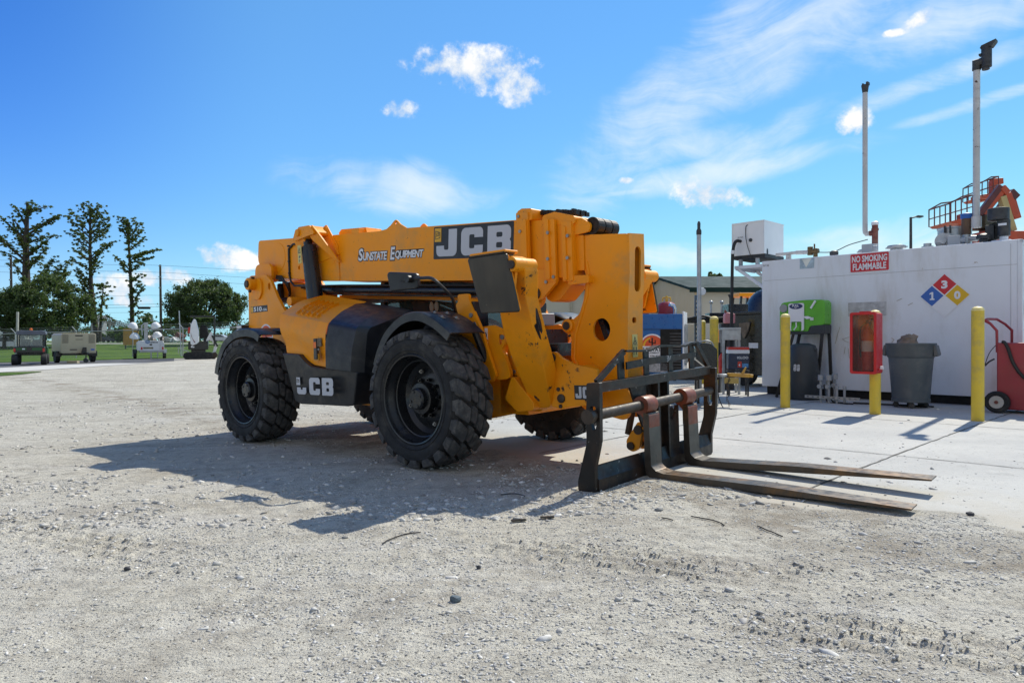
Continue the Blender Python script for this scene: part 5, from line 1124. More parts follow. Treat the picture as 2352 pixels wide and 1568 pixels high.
# bollards
def _lz(s, prof, c=(0, 0, 0), n=24): return s.lathe(prof, c, 'z', n)
for a, b, lab in ((1.46, 2.16, 'yellow bollard standing left of the green eyewash station'), (2.80, 2.26, 'yellow bollard carrying the red fire extinguisher cabinet'), (4.02, 2.25, 'yellow bollard in front of the red fuel cart at the right')):
    o = place('bollard', a, b, lab, 'bollard', 'yellow steel bollards on the pad'); h, r = 1.41, .072
    m_ = MB(); _lz(m_, [(r, -.02), (r, h)]); m_.build('post', BYEL, o)
    m_ = MB(); _lz(m_, [(r + .001, h - .004), (r + .001, h), (r * .85, h + .032), (r * .5, h + .048), (.0001, h + .055)]); m_.build('domed_cap', BYTOP, o)
for px, Yd, top_, wpx, lab in ((1640, 12.2, 726, 19, 'yellow bollard behind the black toolbox and the trailer tongue'), (1614, 16.5, 735, 13, 'yellow bollard half hidden behind the tall grey pole'), (1676, 15.2, 729, 15, 'yellow bollard behind the small grey bench')):
    x = (px - 1176) / 1568 * Yd; z0 = gzf(x); h = EYE + (781 - top_) / 1568 * Yd - z0; r = wpx / 2 / 1568 * Yd
    o = empty('bollard', (x, Yd, z0), 0, lab, 'bollard', 'yellow steel bollards on the pad')
    m_ = MB(); _lz(m_, [(r, -.02), (r, h - .05)]); m_.build('post', BYEL, o)
    m_ = MB(); _lz(m_, [(r + .001, h - .055), (r + .001, h - .05), (r * .85, h - .02), (r * .5, h - .005), (.0001, h)]); m_.build('domed_cap', BYTOP, o)

# fire extinguisher cabinet on the middle bollard, extinguisher inside
fcx = place('extinguisher_cabinet', 2.72, 2.46, 'red fire extinguisher cabinet with a clear front hung on the middle bollard', 'cabinet')
W_, H0, H1, DD = .175, .57, 1.43, .23
mb = MB(); mb.prism([rnd(rect(-W_, H0, W_, H1), .03), rnd(rect(-W_ + .035, H0 + .035, W_ - .035, H1 - .035), .015)[::-1]], 'xz', -.035, .01); mb.prism([rnd(rect(-W_ + .008, H0 + .008, W_ - .008, H1 - .008), .025), rnd(rect(-W_ + .02, H0 + .02, W_ - .02, H1 - .02), .02)[::-1]], 'xz', .01, DD - .01); mb.prism(rnd(rect(-W_ + .008, H0 + .008, W_ - .008, H1 - .008), .025), 'xz', DD - .01, DD); mb.box(W_, W_ + .02, .02, .05, H0 + .05, H0 + .08); mb.box(-.06, .08, 0, .05, H1, H1 + .015); mb.build('cabinet_shell', CABR, fcx, .004)
mb = MB(); mb.box(-W_ + .03, W_ - .03, -.018, -.014, H0 + .03, H1 - .03); mb.build('cabinet_window', glass('smoky_window', (.93, .86, .82), .05, .1), fcx)
mb = MB(); mb.cyl((W_ + .01, .1, .66), (W_ + .045, .1, .66), .022); mb.build('cabinet_latch', SWHITE, fcx)
ex_ = place('fire_extinguisher', 2.74, 2.36, 'red fire extinguisher standing inside the red cabinet on the bollard', 'fire extinguisher')
mb = MB(); _lz(mb, [(.075, .60), (.08, .62), (.08, 1.10), (.06, 1.18), (.025, 1.23), (.02, 1.27)]); mb.build('cylinder', EXTR, ex_)
mb = MB(); mb.lathe([(.0805, .88), (.0805, 1.03)], (0, 0, 0), 'z', 24, cap=False); mb.build('instruction_label', SWHITE, ex_)
mb = MB(); mb.cyl((0, 0, 1.26), (0, 0, 1.30), .02); mb.bar((-.03, 0, 1.31), (.06, 0, 1.33), .02); mb.bar((-.02, 0, 1.29), (.05, 0, 1.28), .015); mb.tube(spline([(-.03, 0, 1.28), (-.10, .0, 1.2), (-.10, -.02, .95), (-.09, -.02, .8)]), .011, 8); mb.build('valve_handle', HOSE, ex_)

# grey rubbish can on its dolly
can = place('rubbish_can', 2.86, .92, 'round grey rubbish can on a wheeled dolly in front of the tank', 'rubbish can')
mb = MB(); mb.lathe([(.245, .13), (.255, .14), (.305, .76), (.315, .77), (.33, .80), (.335, .95), (.345, .965), (.345, .985), (.325, .985), (.315, .95), (.29, .76), (.24, .18)], ax='z', n=40); mb.build('can_body', CANG, can)
for s in (-1, 1):
    mb = MB(); mb.prism([(.32 * s, .96), (.36 * s, .955), (.39 * s, .83), (.385 * s, .80), (.33 * s, .78)] if s > 0 else [(.32 * s, .96), (.33 * s, .78), (.385 * s, .80), (.39 * s, .83), (.36 * s, .955)], 'xz', -.08, .08); mb.build('can_handle', CANG, can, .01)
mb = MB(); mb.lathe([(.26, .09), (.265, .10), (.265, .135), (.25, .14)], ax='z', n=32); dl = mb.build('dolly', CANG, can)
for ang_ in (20, 110, 200, 290, 65):
    mb = MB(); cx, cy = .2 * math.cos(R(ang_)), .2 * math.sin(R(ang_)); mb.lathe([(.035, -.014), (.042, -.01), (.042, .01), (.035, .014)], (cx, cy, .042), 'y', 14); mb.box(cx - .02, cx + .02, cy - .022, cy - .016, .035, .10); mb.box(cx - .02, cx + .02, cy + .016, cy + .022, .035, .10); mb.build('caster', DGREY, dl)
bg_ = place('paper_bag', 2.82, .95, 'crumpled brown paper bag sticking out of the grey rubbish can', 'bag', dz=.96)
mb = MB(); rr = random.Random(5); ring = []
pr = [(.14, -.06), (.15, .0), (.13, .06), (.10, .12), (.045, .155)]
vs = []; fs = []
for r_, z_ in pr:
    for k in range(12):
        a = 2 * math.pi * k / 12; q = r_ * (1 + rr.uniform(-.22, .22)); vs.append((q * math.cos(a) * 1.1 + z_ * .2, q * math.sin(a) * .8, z_ + rr.uniform(-.015, .015)))
for i in range(4):
    for k in range(12): fs.append((i * 12 + k, i * 12 + (k + 1) % 12, (i + 1) * 12 + (k + 1) % 12, (i + 1) * 12 + k))
fs.append(tuple(range(48, 60))); mb.add(vs, fs); mb.build('bag_paper', mat('brown_paper', (.22, .17, .13), .8, var=.3, vscale=7), bg_, flat=True)

# green eyewash station on its black stand
ey_ = place('eyewash_station', .98, .42, 'green portable eyewash station on a black stand against the white tank', 'eyewash station')
mb = MB(); body = rnd([(-.43, 1.20), (-.43, 1.60), (-.40, 1.72), (-.2, 1.74), (.05, 1.755), (.34, 1.75), (.38, 1.70), (.38, 1.31), (.12, 1.28), (.09, 1.19)], [.04, .1, .08, .05, .05, .05, .06, .05, .03, .03], 4); mb.prism(body, 'xz', 0, .30); mb.box(-.36, -.05, -.03, .0, 1.2, 1.3); eb = mb.build('tank_shell', GRNP, ey_, .03, 3)
mb = MB(); mb.lathe([(.075, -.005), (.07, -.025), (0, -.03)], (-.35, 0, 1.615), n=20); mb.build('fill_cap', mat('grey_plastic', (.28, .29, .29), .5), ey_)
mb = MB(); mb.prism([rnd(rect(-.25, 1.21, .03, 1.70), .03), rnd(rect(-.20, 1.21, -.01, 1.37), .02)[::-1]], 'xz', -.035, -.012); tr_ = mb.build('fold_down_tray', SWHITE, ey_, .008)
mb = MB(); mb.prism(circ(-.11, 1.645, .12, 24, .05), 'xz', -.04, -.035); mb.build('pull_badge', mat('badge_navy', (.012, .03, .11), .4), tr_)
mb = MB(); f_ = Face((-.175, -.041, 1.635), (1, 0, 0), (0, 0, 1)); put_text(mb, f_, 'PULL', 0, 0, .12, .042, .002, off=.03); put_poly(mb, f_, [(.03, -.012), (.06, -.028), (.09, -.012), (.06, -.018)], 0, .002); mb.build('pull_lettering', SWHITE, tr_)
mb = MB(); mb.bar((.15, -.02, 1.60), (.23, -.02, 1.73), .03, .03); mb.build('release_strap', mat('strap_white', (.75, .77, .8), .4), ey_)
mb = MB(); mb.prism([(.0, 1.46), (.10, 1.465), (.19, 1.43), (.08, 1.41)], 'xz', -.03, -.02); mb.box(.13, .19, -.012, -.004, 1.39, 1.44); mb.build('inspection_tag', SWHITE, ey_)
mb = MB(); mb.tube([(-.11, -.03, 1.36), (-.105, -.03, 1.28), (-.15, -.03, 1.22)], .012, 8); mb.build('eyewash_spout', SWHITE, ey_)
mb = MB(); mb.prism(rnd([(-.30, 1.14), (-.30, 1.20), (.10, 1.20), (.14, 1.30), (.38, 1.31), (.38, 1.15)], .02), 'xz', .0, .30); mb.build('stand_shelf', DRUMP, ey_, .01)
for x0, x1, y_ in ((-.18, -.46, .0), (.33, .26, .0), (.35, .43, .25), (-.2, -.40, .3)):
    mb = MB(); mb.bar((x0, y_ + .02, 1.15), (x1, y_ + .02 - .08, .0), .045); mb.build('stand_leg', HOSE, ey_)
dr = place('waste_drum', 1.05, .58, 'dark grey plastic waste container under the green eyewash station', 'container')
mb = MB(); mb.lathe([(.27, .0), (.285, .03), (.285, .35), (.24, .72), (.235, .88), (.20, .95), (.10, .985), (.0, .985)], ax='z', n=30); mb.build('drum_body', DRUMP, dr)
mb = MB(); mb.lathe([(.03, -.02), (.05, 0), (.03, .02)], (.21, -.05, .88), 'y', 14); mb.build('drum_handle', DRUMP, dr)
mb = MB(); f_ = Face((-.05, -.268, .50), (1, 0, 0), (0, .1, 1)); put_poly(mb, f_, rnd(rect(0, 0, .05, .12), .02), 0, .002); put_poly(mb, f_, rnd(rect(.06, 0, .11, .12), .02), 0, .002); mb.pieces('drum_marking', mat('worn_white_print', (.45, .46, .47), .6, var=.4, vscale=40), dr)

# conduit stub-ups on a strut
cs = place('conduit_rack', 1.72, 1.02, 'row of grey electrical conduits rising from the pad beside the eyewash', 'conduit rack')
PVC = mat('grey_pvc', (.30, .32, .34), .5, var=.08)
for x, h, y_, jb in ((-.18, .42, 0, 1), (-.05, .42, 0, 1), (-.13, .42, .12, 1), (0, .44, .12, 1), (.08, .24, 0, 0), (.20, .24, 0, 0)):
    mb = MB(); mb.cyl((x, y_, -.02), (x, y_, h), .02, 12)
    if jb: mb.cyl((x, y_, h - .05), (x, y_, h + .04), .045, 16); mb.cyl((x - .01, y_ - .05, h - .15), (x - .01, y_ + .02, h - .15), .035, 12)
    else: mb.cyl((x, y_, h), (x, y_, h + .05), .028, 12)
    mb.build('conduit', PVC, cs)
mb = MB(); mb.prism([rect(-.43, .07, .45, .115)] + [rect(-.40 + k * .085, .085, -.36 + k * .085, .1)[::-1] for k in range(10)], 'xz', -.045, -.03); mb.box(-.43, .45, -.03, .0, .07, .075); mb.build('strut', GALV, cs)
mb = MB(); mb.tube(spline([(-.06, .03, .3), (-.02, .05, .04), (.15, .02, .015), (.35, -.05, .015)]), .012, 8); mb.tube(spline([(-.14, .03, .3), (-.1, .05, .03), (.1, .0, .015), (.3, -.1, .015)]), .01, 8); mb.tube(spline([(.3, .1, .02), (.8, .2, .02), (1.4, .3, .02)]), .015, 8); mb.build('loose_cable', HOSE, cs)

# red fuel cart at the right edge
rc = place('fuel_cart', 4.0, .92, 'red wheeled fuel caddy with a tube handle and black hose at the right edge', 'fuel cart')
mb = MB(); mb.box(-.04, .95, -.02, .50, .05, .99); mb.build('cart_tank', CARTR, rc, .02, 3)
mb = MB(); mb.tube([(-.04, .02, .85), (-.045, .02, 1.16), (-.12, .02, 1.26), (-.185, .02, 1.31), (-.17, .10, 1.33), (-.10, .30, 1.33), (-.02, .40, 1.26), (.05, .46, 1.17), (.05, .46, .95)], .018, 10); mb.build('push_handle', CARTR, rc)
mb = MB(); mb.lathe([(.07, -.05), (.13, -.055), (.15, -.04), (.155, 0), (.15, .04), (.13, .055), (.07, .05)], (-.02, -.08, .155), 'y', 30); wl_ = mb.build('cart_wheel', RUB, rc)
mb = MB(); mb.lathe([(.03, -.06), (.085, -.062), (.09, -.05), (.09, .05)], (-.02, -.08, .155), 'y', 24); mb.build('wheel_disc', mat('dirty_white_disc', (.45, .42, .37), .6, var=.1), wl_)
mb = MB(); mb.lathe([(.024, -.07), (.024, -.05)], (-.02, -.08, .155), 'y', 12); mb.build('axle_nut', RUSTP, wl_)
mb = MB(); mb.box(.27, .8, .05, .45, .99, 1.22); mb.build('pump_housing', mat('dark_red_housing', (.16, .015, .02), .45), rc, .01)
mb = MB(); mb.tube(spline([(.03, -.03, 1.0), (.06, -.04, .99), (.10, -.04, .9), (.16, -.04, .70), (.27, -.04, .52), (.42, -.04, .42), (.6, -.04, .38)]), .022, 10); mb.build('delivery_hose', HOSE, rc)
mb = MB(); mb.tube(spline([(-.05, -.03, .95), (-.12, -.05, .84), (-.17, -.05, .68)]), .006, 6); mb.tube(spline([(-.17, -.05, .66), (-.12, -.05, .72), (-.06, -.04, .76)]), .012, 6); mb.build('earth_clamp', HOSE, rc)

# tall grey pole behind
px_, Yp = 1607, 13.2; x = (px_ - 1176) / 1568 * Yp
po = empty('antenna_pole', (x, Yp, gzf(x)), 0, 'tall thin grey pole with a dark tip between telehandler and tank', 'pole')
mb = MB(); mb.tube([(0, 0, 0), (-.015, 0, 3.12)], .042, 14); mb.build('pole_tube', GALV, po)
mb = MB(); mb.lathe([(.044, 3.1), (.05, 3.12), (.05, 3.18), (.03, 3.22), (.032, 3.32), (.018, 3.36), (.0, 3.37)], (-.015, 0, 0), 'z', 14); mb.build('pole_tip', DGREY, po)

# blue welder on a trailer
BLUE = mat('welder_blue', (.012, .115, .34), .35, var=.06, dirt=(.05, .12, .2), dirt_amt=.25)
wx, wy = 2.26, 11.1
wd = empty('welder_trailer', (wx, wy, gzf(wx)), R(-19), 'blue engine welder on a black trailer behind the fork carriage', 'welder')
mb = MB(); mb.box(-.75, .50, 0, .65, .55, 1.52); body_ = mb.build('welder_case', BLUE, wd, .012)
mb = MB(); mb.box(-.74, .49, -.012, 0, 1.27, 1.275); mb.build('case_seam', DGREY, body_)
mb = MB(); mb.box(.15, .485, -.01, 0, .60, 1.27); mb.build('dark_grille', DARKIN, body_)
mb = MB()
for k in range(12): mb.box(.30, .48, -.02, -.008, .64 + k * .05, .665 + k * .05)
mb.pieces('grille_bar', DGREY, body_)
mb = MB(); mb.box(.50, .52, .0, .65, .60, 1.56); mb.build('radiator_frame', SWHITE, body_, .004)
mb = MB()
for k in range(22): mb.bar((.53, .06, .74 + k * .028), (.53, .60, .74 + k * .028), .008)
for k in range(14): mb.bar((.532, .06 + k * .04, .72), (.532, .06 + k * .04, 1.36), .01)
mb.build('radiator_mesh', GALV, body_)
sun_logo(Face((-.18, -.001, .80), (1, 0, 0), (0, 0, 1)), body_, .40)
mb = MB(); mb.tube([(.36, .2, 1.50), (.36, .2, 1.60), (.34, .18, 1.66), (.28, .14, 1.68)], .03, 12); mb.build('exhaust_pipe', CHROME, body_)
mb = MB(); mb.box(-.2, .3, -.01, .0, .58, .72); mb.build('connection_panel', mat('panel_grey', (.3, .3, .31), .5, var=.4, vscale=30), body_)
mb = MB(); mb.box(-.9, .75, -.02, .04, .46, .55); mb.box(-.9, .75, .62, .68, .46, .55); mb.bar((.6, .0, .52), (1.02, .33, .50), .07, .09); mb.bar((.6, .66, .52), (1.02, .33, .50), .07, .09); mb.box(.55, .95, .05, .6, .53, .55); fr_ = mb.build('trailer_frame', STEEL, wd, .004)
mb = MB(); mb.prism(rnd([(.62, .56), (.62, .78), (.68, .78), (.9, .60), (1.0, .56)], .01), 'xz', .15, .5); mb.build('battery_tray', DGREY, fr_)
mb = MB(); mb.lathe([(.045, .50), (.085, .51), (.085, .545), (.045, .555)], (1.10, .33, 0), 'z', 20, cap=False); mb.bar((.95, .33, .52), (1.04, .33, .525), .1, .05); mb.build('towing_eye', GALV, fr_)
mb = MB(); mb.bar((1.17, .33, .54), (1.52, .33, .53), .055, .06); mb.prism([(1.38, .56), (1.43, .56), (1.47, .66), (1.45, .67)], 'xz', .31, .35); mb.cyl((1.52, .33, .53), (1.57, .33, .525), .026); mb.build('yellow_jack', mat('jack_yellow', (.48, .27, .03), .45, var=.1, dirt=(.3, .16, .05), dirt_amt=.4), fr_, .006)
mb = MB(); mb.box(1.13, 1.35, .29, .37, .40, .49); mb.build('jack_bracket', mat('bracket_tan', (.34, .25, .07), .5), fr_)
mb = MB(); mb.cyl((.98, .30, .50), (1.0, .30, .24), .04); mb.cyl((1.0, .30, .28), (1.01, .30, .01), .03); mb.build('stand_leg', GALV, fr_)
mb = MB(); rr = random.Random(2); pz = .52; p0 = (1.19, .28)
for k in range(16):
    m3 = Matrix.Translation((p0[0] + .02 * math.sin(k), p0[1] - .005 * k, pz - k * .032)) @ Matrix.Rotation(R(90 * (k % 2)), 4, 'Z') @ Matrix.Rotation(R(90), 4, 'X')
    ring = [m3 @ Vector((.011 * math.cos(a), .02 * math.sin(a), 0)) for a in [2 * math.pi * j / 10 for j in range(11)]]; mb.tube(ring, .0045, 5, cap=False)
for k in range(9):
    m3 = Matrix.Translation((p0[0] - .03 * k + .05, p0[1] - .08 - .01 * k, .012)) @ Matrix.Rotation(rr.uniform(0, 3), 4, 'Z') @ Matrix.Rotation(R(70 * (k % 2)), 4, 'X')
    ring = [m3 @ Vector((.011 * math.cos(a), .02 * math.sin(a), 0)) for a in [2 * math.pi * j / 10 for j in range(11)]]; mb.tube(ring, .0045, 5, cap=False)
mb.build('safety_chain', RUSTY, fr_)
mb = MB(); mb.tube(spline([(1.05, .2, .45), (1.04, .15, .25), (1.08, .12, .1), (1.12, .08, .03), (1.14, .0, .02)]), .008, 6); mb.box(1.12, 1.17, -.06, .0, .0, .03); mb.build('light_cable', HOSE, fr_)
mb = MB(); mb.box(.88, .93, -.03, -.021, .30, .46); mb.build('side_marker', LORNG, fr_)
for y_ in (-.22, .72):
    mb = MB(); mb.lathe([(.17, 0), (.28, .0), (.30, .03), (.30, .15), (.28, .18), (.17, .18)], (-.25, y_, .30), 'y', 28); tw_ = mb.build('trailer_wheel', RUB, wd)
    mb = MB(); mb.lathe([(.04, .04), (.17, .03), (.17, .15), (.04, .14)], (-.25, y_, .30), 'y', 20); mb.build('wheel_disc', SWHITE, tw_)
def gas_can(x, y_, s, lab):
    c_ = wd.matrix_world if False else None
    p = Vector((wx, wy, 0)) + Matrix.Rotation(R(-19), 3, 'Z') @ Vector((x, y_, 0))
    o = empty('fuel_can', (p.x, p.y, gzf(wx) + 1.52), R(-19), lab, 'fuel can', 'red fuel cans on the welder')
    m_ = MB(); _lz(m_, [(.145 * s, 0), (.15 * s, .02), (.15 * s, .16 * s), (.12 * s, .20 * s), (.04 * s, .225 * s), (.0, .23 * s)], n=28); m_.build('can_body', CARTR, o)
    m_ = MB(); m_.cyl((0, 0, .22 * s), (0, 0, .27 * s), .025); m_.tube([(-.07, 0, .235 * s), (-.06, 0, .29 * s), (.06, 0, .29 * s), (.07, 0, .235 * s)], .011, 8); m_.cyl((0, 0, .28 * s), (0, 0, .32 * s), .018); m_.build('yellow_spout', mat('spout_yellow', (.62, .38, .03), .45), o)
gas_can(.20, .45, 1.0, 'larger red fuel can with a yellow spout on top of the blue welder')
gas_can(-.18, .30, .72, 'smaller red fuel can on the blue welder beside the telehandler nose')

# black toolbox, grey bench, cooler, extinguisher, black generator box
def at_px(px, Yd, z=None): x = (px - 1176) / 1568 * Yd; return x, Yd, (gzf(x) if z is None else z)
GLOSSB = mat('gloss_black_paint', (.010, .010, .011), .25, var=.3, dirt=(.09, .08, .07), dirt_amt=.3)
x, y, z = at_px(1624, 11.5); tb = empty('black_toolbox', (x, y, z), R(-8), 'black covered box with a rounded top beside the yellow bollard and trailer tongue', 'box')
mb = MB(); mb.prism(rnd([(-.18, .46), (-.18, .94), (-.10, 1.03), (.06, 1.02), (.17, .92), (.17, .46)], .04, 4), 'xz', 0, .4); mb.build('box_shell', GLOSSB, tb, .02, 3)
mb = MB(); mb.box(-.16, -.12, .02, .06, 0, .47); mb.box(.12, .16, .02, .06, 0, .47); mb.box(-.16, -.12, .34, .38, 0, .47); mb.box(.12, .16, .34, .38, 0, .47); mb.pieces('box_leg', GLOSSB, tb)
mb = MB(); mb.tube(spline([(-.12, .2, 1.03), (-.02, .18, 1.06), (.08, .2, 1.05), (.14, .2, .98)]), .012, 8); mb.build('box_handle', GALV, tb)
x, y, z = at_px(1677, 13.2); bn = empty('grey_bench', (x, y, z), R(-12), 'small grey steel bench in front of the yellow bollard by the black box', 'bench')
mb = MB(); mb.box(-.15, .20, 0, .6, 1.26, 1.30); mb.box(-.15, .20, .02, .04, 1.06, 1.26); mb.build('bench_top', GALV, bn, .004)
for xx in (-.12, .17):
    for yy in (.04, .56):
        mb = MB(); mb.bar((xx, yy, 0), (xx, yy, 1.26), .045); mb.build('bench_leg', GALV, bn)
x, y, z = at_px(1697, 12.8); cl_ = empty('cool_box', (x, y, .62), R(-10), 'blue cool box with a white and red lid by the black machine box', 'cool box')
NAVYC = mat('cooler_navy', (.012, .022, .06), .4)
mb = MB(); mb.box(-.19, .19, 0, .3, 0, .29); mb.build('cooler_body', NAVYC, cl_, .015)
mb = MB(); mb.box(-.195, .195, -.005, .305, .295, .37); mb.build('cooler_lid', SWHITE, cl_, .012)
mb = MB(); mb.box(-.19, .19, -.004, .30, .365, .42); mb.build('lid_stripe', EXTR, cl_, .012)
mb = MB(); put_text(mb, Face((-.03, -.001, .20), (1, 0, 0), (0, 0, 1)), 'IGLOO', 0, 0, .20, .045, .002, off=.02); mb.build('cooler_lettering', SWHITE, cl_)
mb = MB(); put_poly(mb, Face((0, -.001, .04), (1, 0, 0), (0, 0, 1)), rect(-.02, 0, .05, .11), 0, .002); cq = mb.build('cooler_badge', EXTR, cl_)
mb = MB(); put_text(mb, Face((0, -.001, .04), (1, 0, 0), (0, 0, 1)), '4', -.005, .02, .03, .05, .004, off=.03); mb.build('badge_numeral', SWHITE, cq)
mb = MB(); put_poly(mb, Face((0, -.001, .04), (1, 0, 0), (0, 0, 1)), rect(.06, 0, .17, .075), 0, .002); mb.build('cooler_icons', mat('icon_blue', (.08, .25, .5), .5, var=.5, vscale=40), cl_)
stn = empty('cooler_stand', (x, y, gzf(x)), R(-10), 'dark steel stand under the blue and white cool box', 'stand')
mb = MB(); mb.box(-.2, .2, .0, .3, .46, .487); mb.build('stand_top', DGREY, stn)
for xx, yy in ((-.17, .03), (.17, .03), (-.17, .27), (.17, .27)):
    mb = MB(); mb.bar((xx, yy, 0), (xx, yy, .47), .03); mb.build('stand_leg', DGREY, stn)
x, y, z = at_px(1657, 13.6); fe = empty('fire_extinguisher', (x, y, .52), 0, 'red fire extinguisher hanging on the post below the grey bench', 'fire extinguisher')
mb = MB(); _lz(mb, [(.055, 0), (.06, .02), (.06, .30), (.03, .36), (.015, .39)]); mb.build('cylinder', EXTR, fe)
mb = MB(); mb.bar((-.02, 0, .39), (.06, 0, .42), .02); mb.tube(spline([(-.02, 0, .40), (-.09, 0, .32), (-.08, 0, .12)]), .01, 6); mb.build('valve_handle', HOSE, fe)
mb = MB(); mb.bar((-.02, .08, -.45), (-.02, .08, .6), .04); mb.build('wall_post', DGREY, fe)
gb = place('black_generator', -1.65, -1.9, 'big black steel machine box standing left of the white tank', 'generator')
mb = MB(); mb.box(0, 1.45, 0, 1.3, .25, 1.62); mb.prism([(.55, 1.0), (.55, 1.62), (.75, 1.62), (1.0, 1.0)], 'xz', -.03, 0); gbo = mb.build('machine_case', GLOSSB, gb, .02)
mb = MB(); mb.box(-.02, 1.47, -.04, 1.34, 1.62, 1.68); mb.build('case_lid', GLOSSB, gb, .01)
mb = MB(); mb.box(.40, .62, -.012, 0, .86, .98); mb.build('rating_plate', SWHITE, gb)
mb = MB(); mb.prism(rnd([(.16, 1.42), (.45, 1.45), (.40, 1.25), (.28, 1.02), (.24, 1.2)], .03), 'xz', -.05, 0); mb.build('hanging_glove', mat('dirty_glove', (.16, .13, .10), .8, var=.3, vscale=9), gb, .01)
for xx in (.2, 1.2):
    mb = MB(); mb.lathe([(.14, 0), (.26, .0), (.28, .03), (.28, .17), (.26, .2), (.14, .2)], (xx, .1, .28), 'y', 24); mb.build('machine_wheel', RUB, gb)
x, y, z = at_px(1676, 14.2); pj = empty('fuel_jug', (x, y, 1.52), 0, 'faded pink plastic jug behind the grey bench', 'jug')
mb = MB(); mb.prism(rnd([(-.10, 0), (-.10, .18), (-.05, .23), (.12, .20), (.12, 0)], .03), 'xz', 0, .14); mb.build('jug_body', mat('faded_pink_plastic', (.55, .22, .24), .5), pj, .02); mb = MB(); mb.cyl((-.05, .07, .22), (-.08, .07, .27), .025); mb.build('jug_cap', RUSTP, pj)
mb = MB(); mb.box(-.13, .14, .14, .3, -1.4, 0.0); mb.build('jug_plinth', DGREY, pj)
# trailer with a dark deck behind the bollards
x, y, z = at_px(1632, 17.5); et = empty('equipment_trailer', (x, y, z), R(-4), 'low black equipment trailer behind the row of yellow bollards', 'trailer')
mb = MB(); mb.box(-1.0, 1.1, 0, 1.6, 1.48, 1.62); mb.box(.0, .45, .1, .7, 1.62, 1.75); mb.box(.5, 1.0, .2, 1.0, 1.62, 1.98); mb.bar((-.9, .1, 0), (-.9, .1, 1.5), .09); mb.bar((.95, .1, 0), (.95, .1, 1.5), .09); mb.bar((-.9, 1.5, 0), (-.9, 1.5, 1.5), .09); mb.bar((.95, 1.5, 0), (.95, 1.5, 1.5), .09); mb.build('trailer_deck', GLOSSB, et, .01)
mb = MB(); mb.tube(spline([(-1.0, -.02, 1.64), (-.6, -.03, 1.60), (-.2, -.02, 1.66), (.1, -.03, 1.60), (.5, -.02, 1.64)]), .03, 8); mb.build('tie_down_strap', HOSE, et)
for xx in (.08, .35):
    mb = MB(); mb.cyl((xx, .3, 1.7), (xx, .3, 2.0), .025); mb.sph((xx, .3, 2.03), .05, 10, 6); mb.build('deck_post', GALV, et)
mb = MB(); mb.bar((-.9, .06, .55), (.95, .06, .55), .1, .12); mb.build('lower_rail', GLOSSB, et)
x, y, z = at_px(1600, 19.0); up_ = empty('rack_upright', (x, y, z), 0, 'slotted blue-grey steel upright with a work lamp beside the grey pole', 'upright')
mb = MB(); mb.prism([rect(-.05, 0, .05, 2.3)] + [rect(-.015, .3 + k * .12, .015, .36 + k * .12)[::-1] for k in range(16)], 'xz', 0, .06); mb.build('upright_post', mat('blue_grey_paint', (.09, .12, .16), .5), up_)
mb = MB(); mb.lathe([(.10, -.04), (.11, 0), (.06, .08), (0, .09)], (.15, 0, 2.4), 'y', 16); mb.bar((.0, .02, 2.28), (.15, .02, 2.4), .03); mb.build('work_lamp', SWHITE, up_)
# black water tank and loader far behind the tank corner
x, y, z = at_px(1768, 21.0); bt = empty('water_tank', (x, y, z), 0, 'dark ribbed round-topped tank showing behind the left edge of the white tank', 'water tank')
mb = MB(); pr = [(.72, 0), (.72, 1.75)]
for k in range(11):
    a = k / 10 * math.pi / 2; r_, z_ = .74 * math.cos(a) ** .8 if k < 10 else .02, 1.78 + .82 * math.sin(a); pr += [(max(.02, r_), z_), (max(.02, r_ - .012), z_ + .02)]
mb.lathe(pr, ax='z', n=36); mb.build('tank_shell', mat('dark_blue_plastic', (.016, .022, .036), .35, var=.1), bt)
x, y, z = at_px(1706, 30.0); wlx = empty('wheel_loader', (x, y, z), 0, 'small loader with a yellow cab roof and black exhaust behind the dark tank', 'loader')
mb = MB(); mb.box(-.15, .7, 0, 1.2, 2.95, 3.1); mb.build('cab_roof', YEL, wlx, .02)
for xx, yy in ((-.05, .05), (.6, .05), (-.05, 1.15), (.6, 1.15)):
    mb = MB(); mb.bar((xx - .12, yy, 1.5), (xx, yy, 2.95), .09); mb.build('cab_post', GLOSSB, wlx)
mb = MB(); mb.tube([(-.45, .3, 1.4), (-.45, .3, 2.9), (-.52, .3, 3.05)], .05, 8); mb.build('exhaust_stack', HOSE, wlx)
mb = MB(); mb.box(-.9, 1.6, 0, 1.2, .6, 1.5); mb.build('loader_body', YEL, wlx, .03)
for xx in (-.5, 1.2):
    mb = MB(); mb.lathe([(.3, 0), (.55, 0), (.6, .05), (.6, .3), (.55, .35), (.3, .35)], (xx, -.36, .6), 'y', 24); mb.build('loader_wheel', RUB, wlx)
# ================================================================== building, boom lifts, street lamp behind the tank
TAN = mat('tan_metal_cladding', (.60, .46, .28), .6, var=.04, vscale=.4); CREAM = mat('cream_metal_cladding', (.50, .46, .38), .6, var=.04, vscale=.4)
GROOF = mat('green_metal_roof', (.010, .028, .024), .75, spec=.15, var=.1, vscale=.3)
bd = empty('warehouse', (13.9, 52, gzf(13.9, 52)), 0, 'tan metal warehouse with a dark green roof behind the telehandler', 'warehouse')
z0 = -gzf(13.9, 52); E_, RDG, L_, Wd = 5.0 + z0, 6.95 + z0, 8.2, 24.6
mb = MB(); mb.prism([(0, -.1), (0, E_), (Wd / 2, RDG - .05), (Wd, E_), (Wd, -.1)], 'yz', 0, .3); mb.build('gable_wall', TAN, bd)
mb = MB(); mb.prism([rect(.3, -.1, L_ + 6, E_), rect(3.0, .0, 7.2 - 3.1, 3.1)[::-1]], 'xz', 0, .2); lw_ = mb.build('long_wall', CREAM, bd)
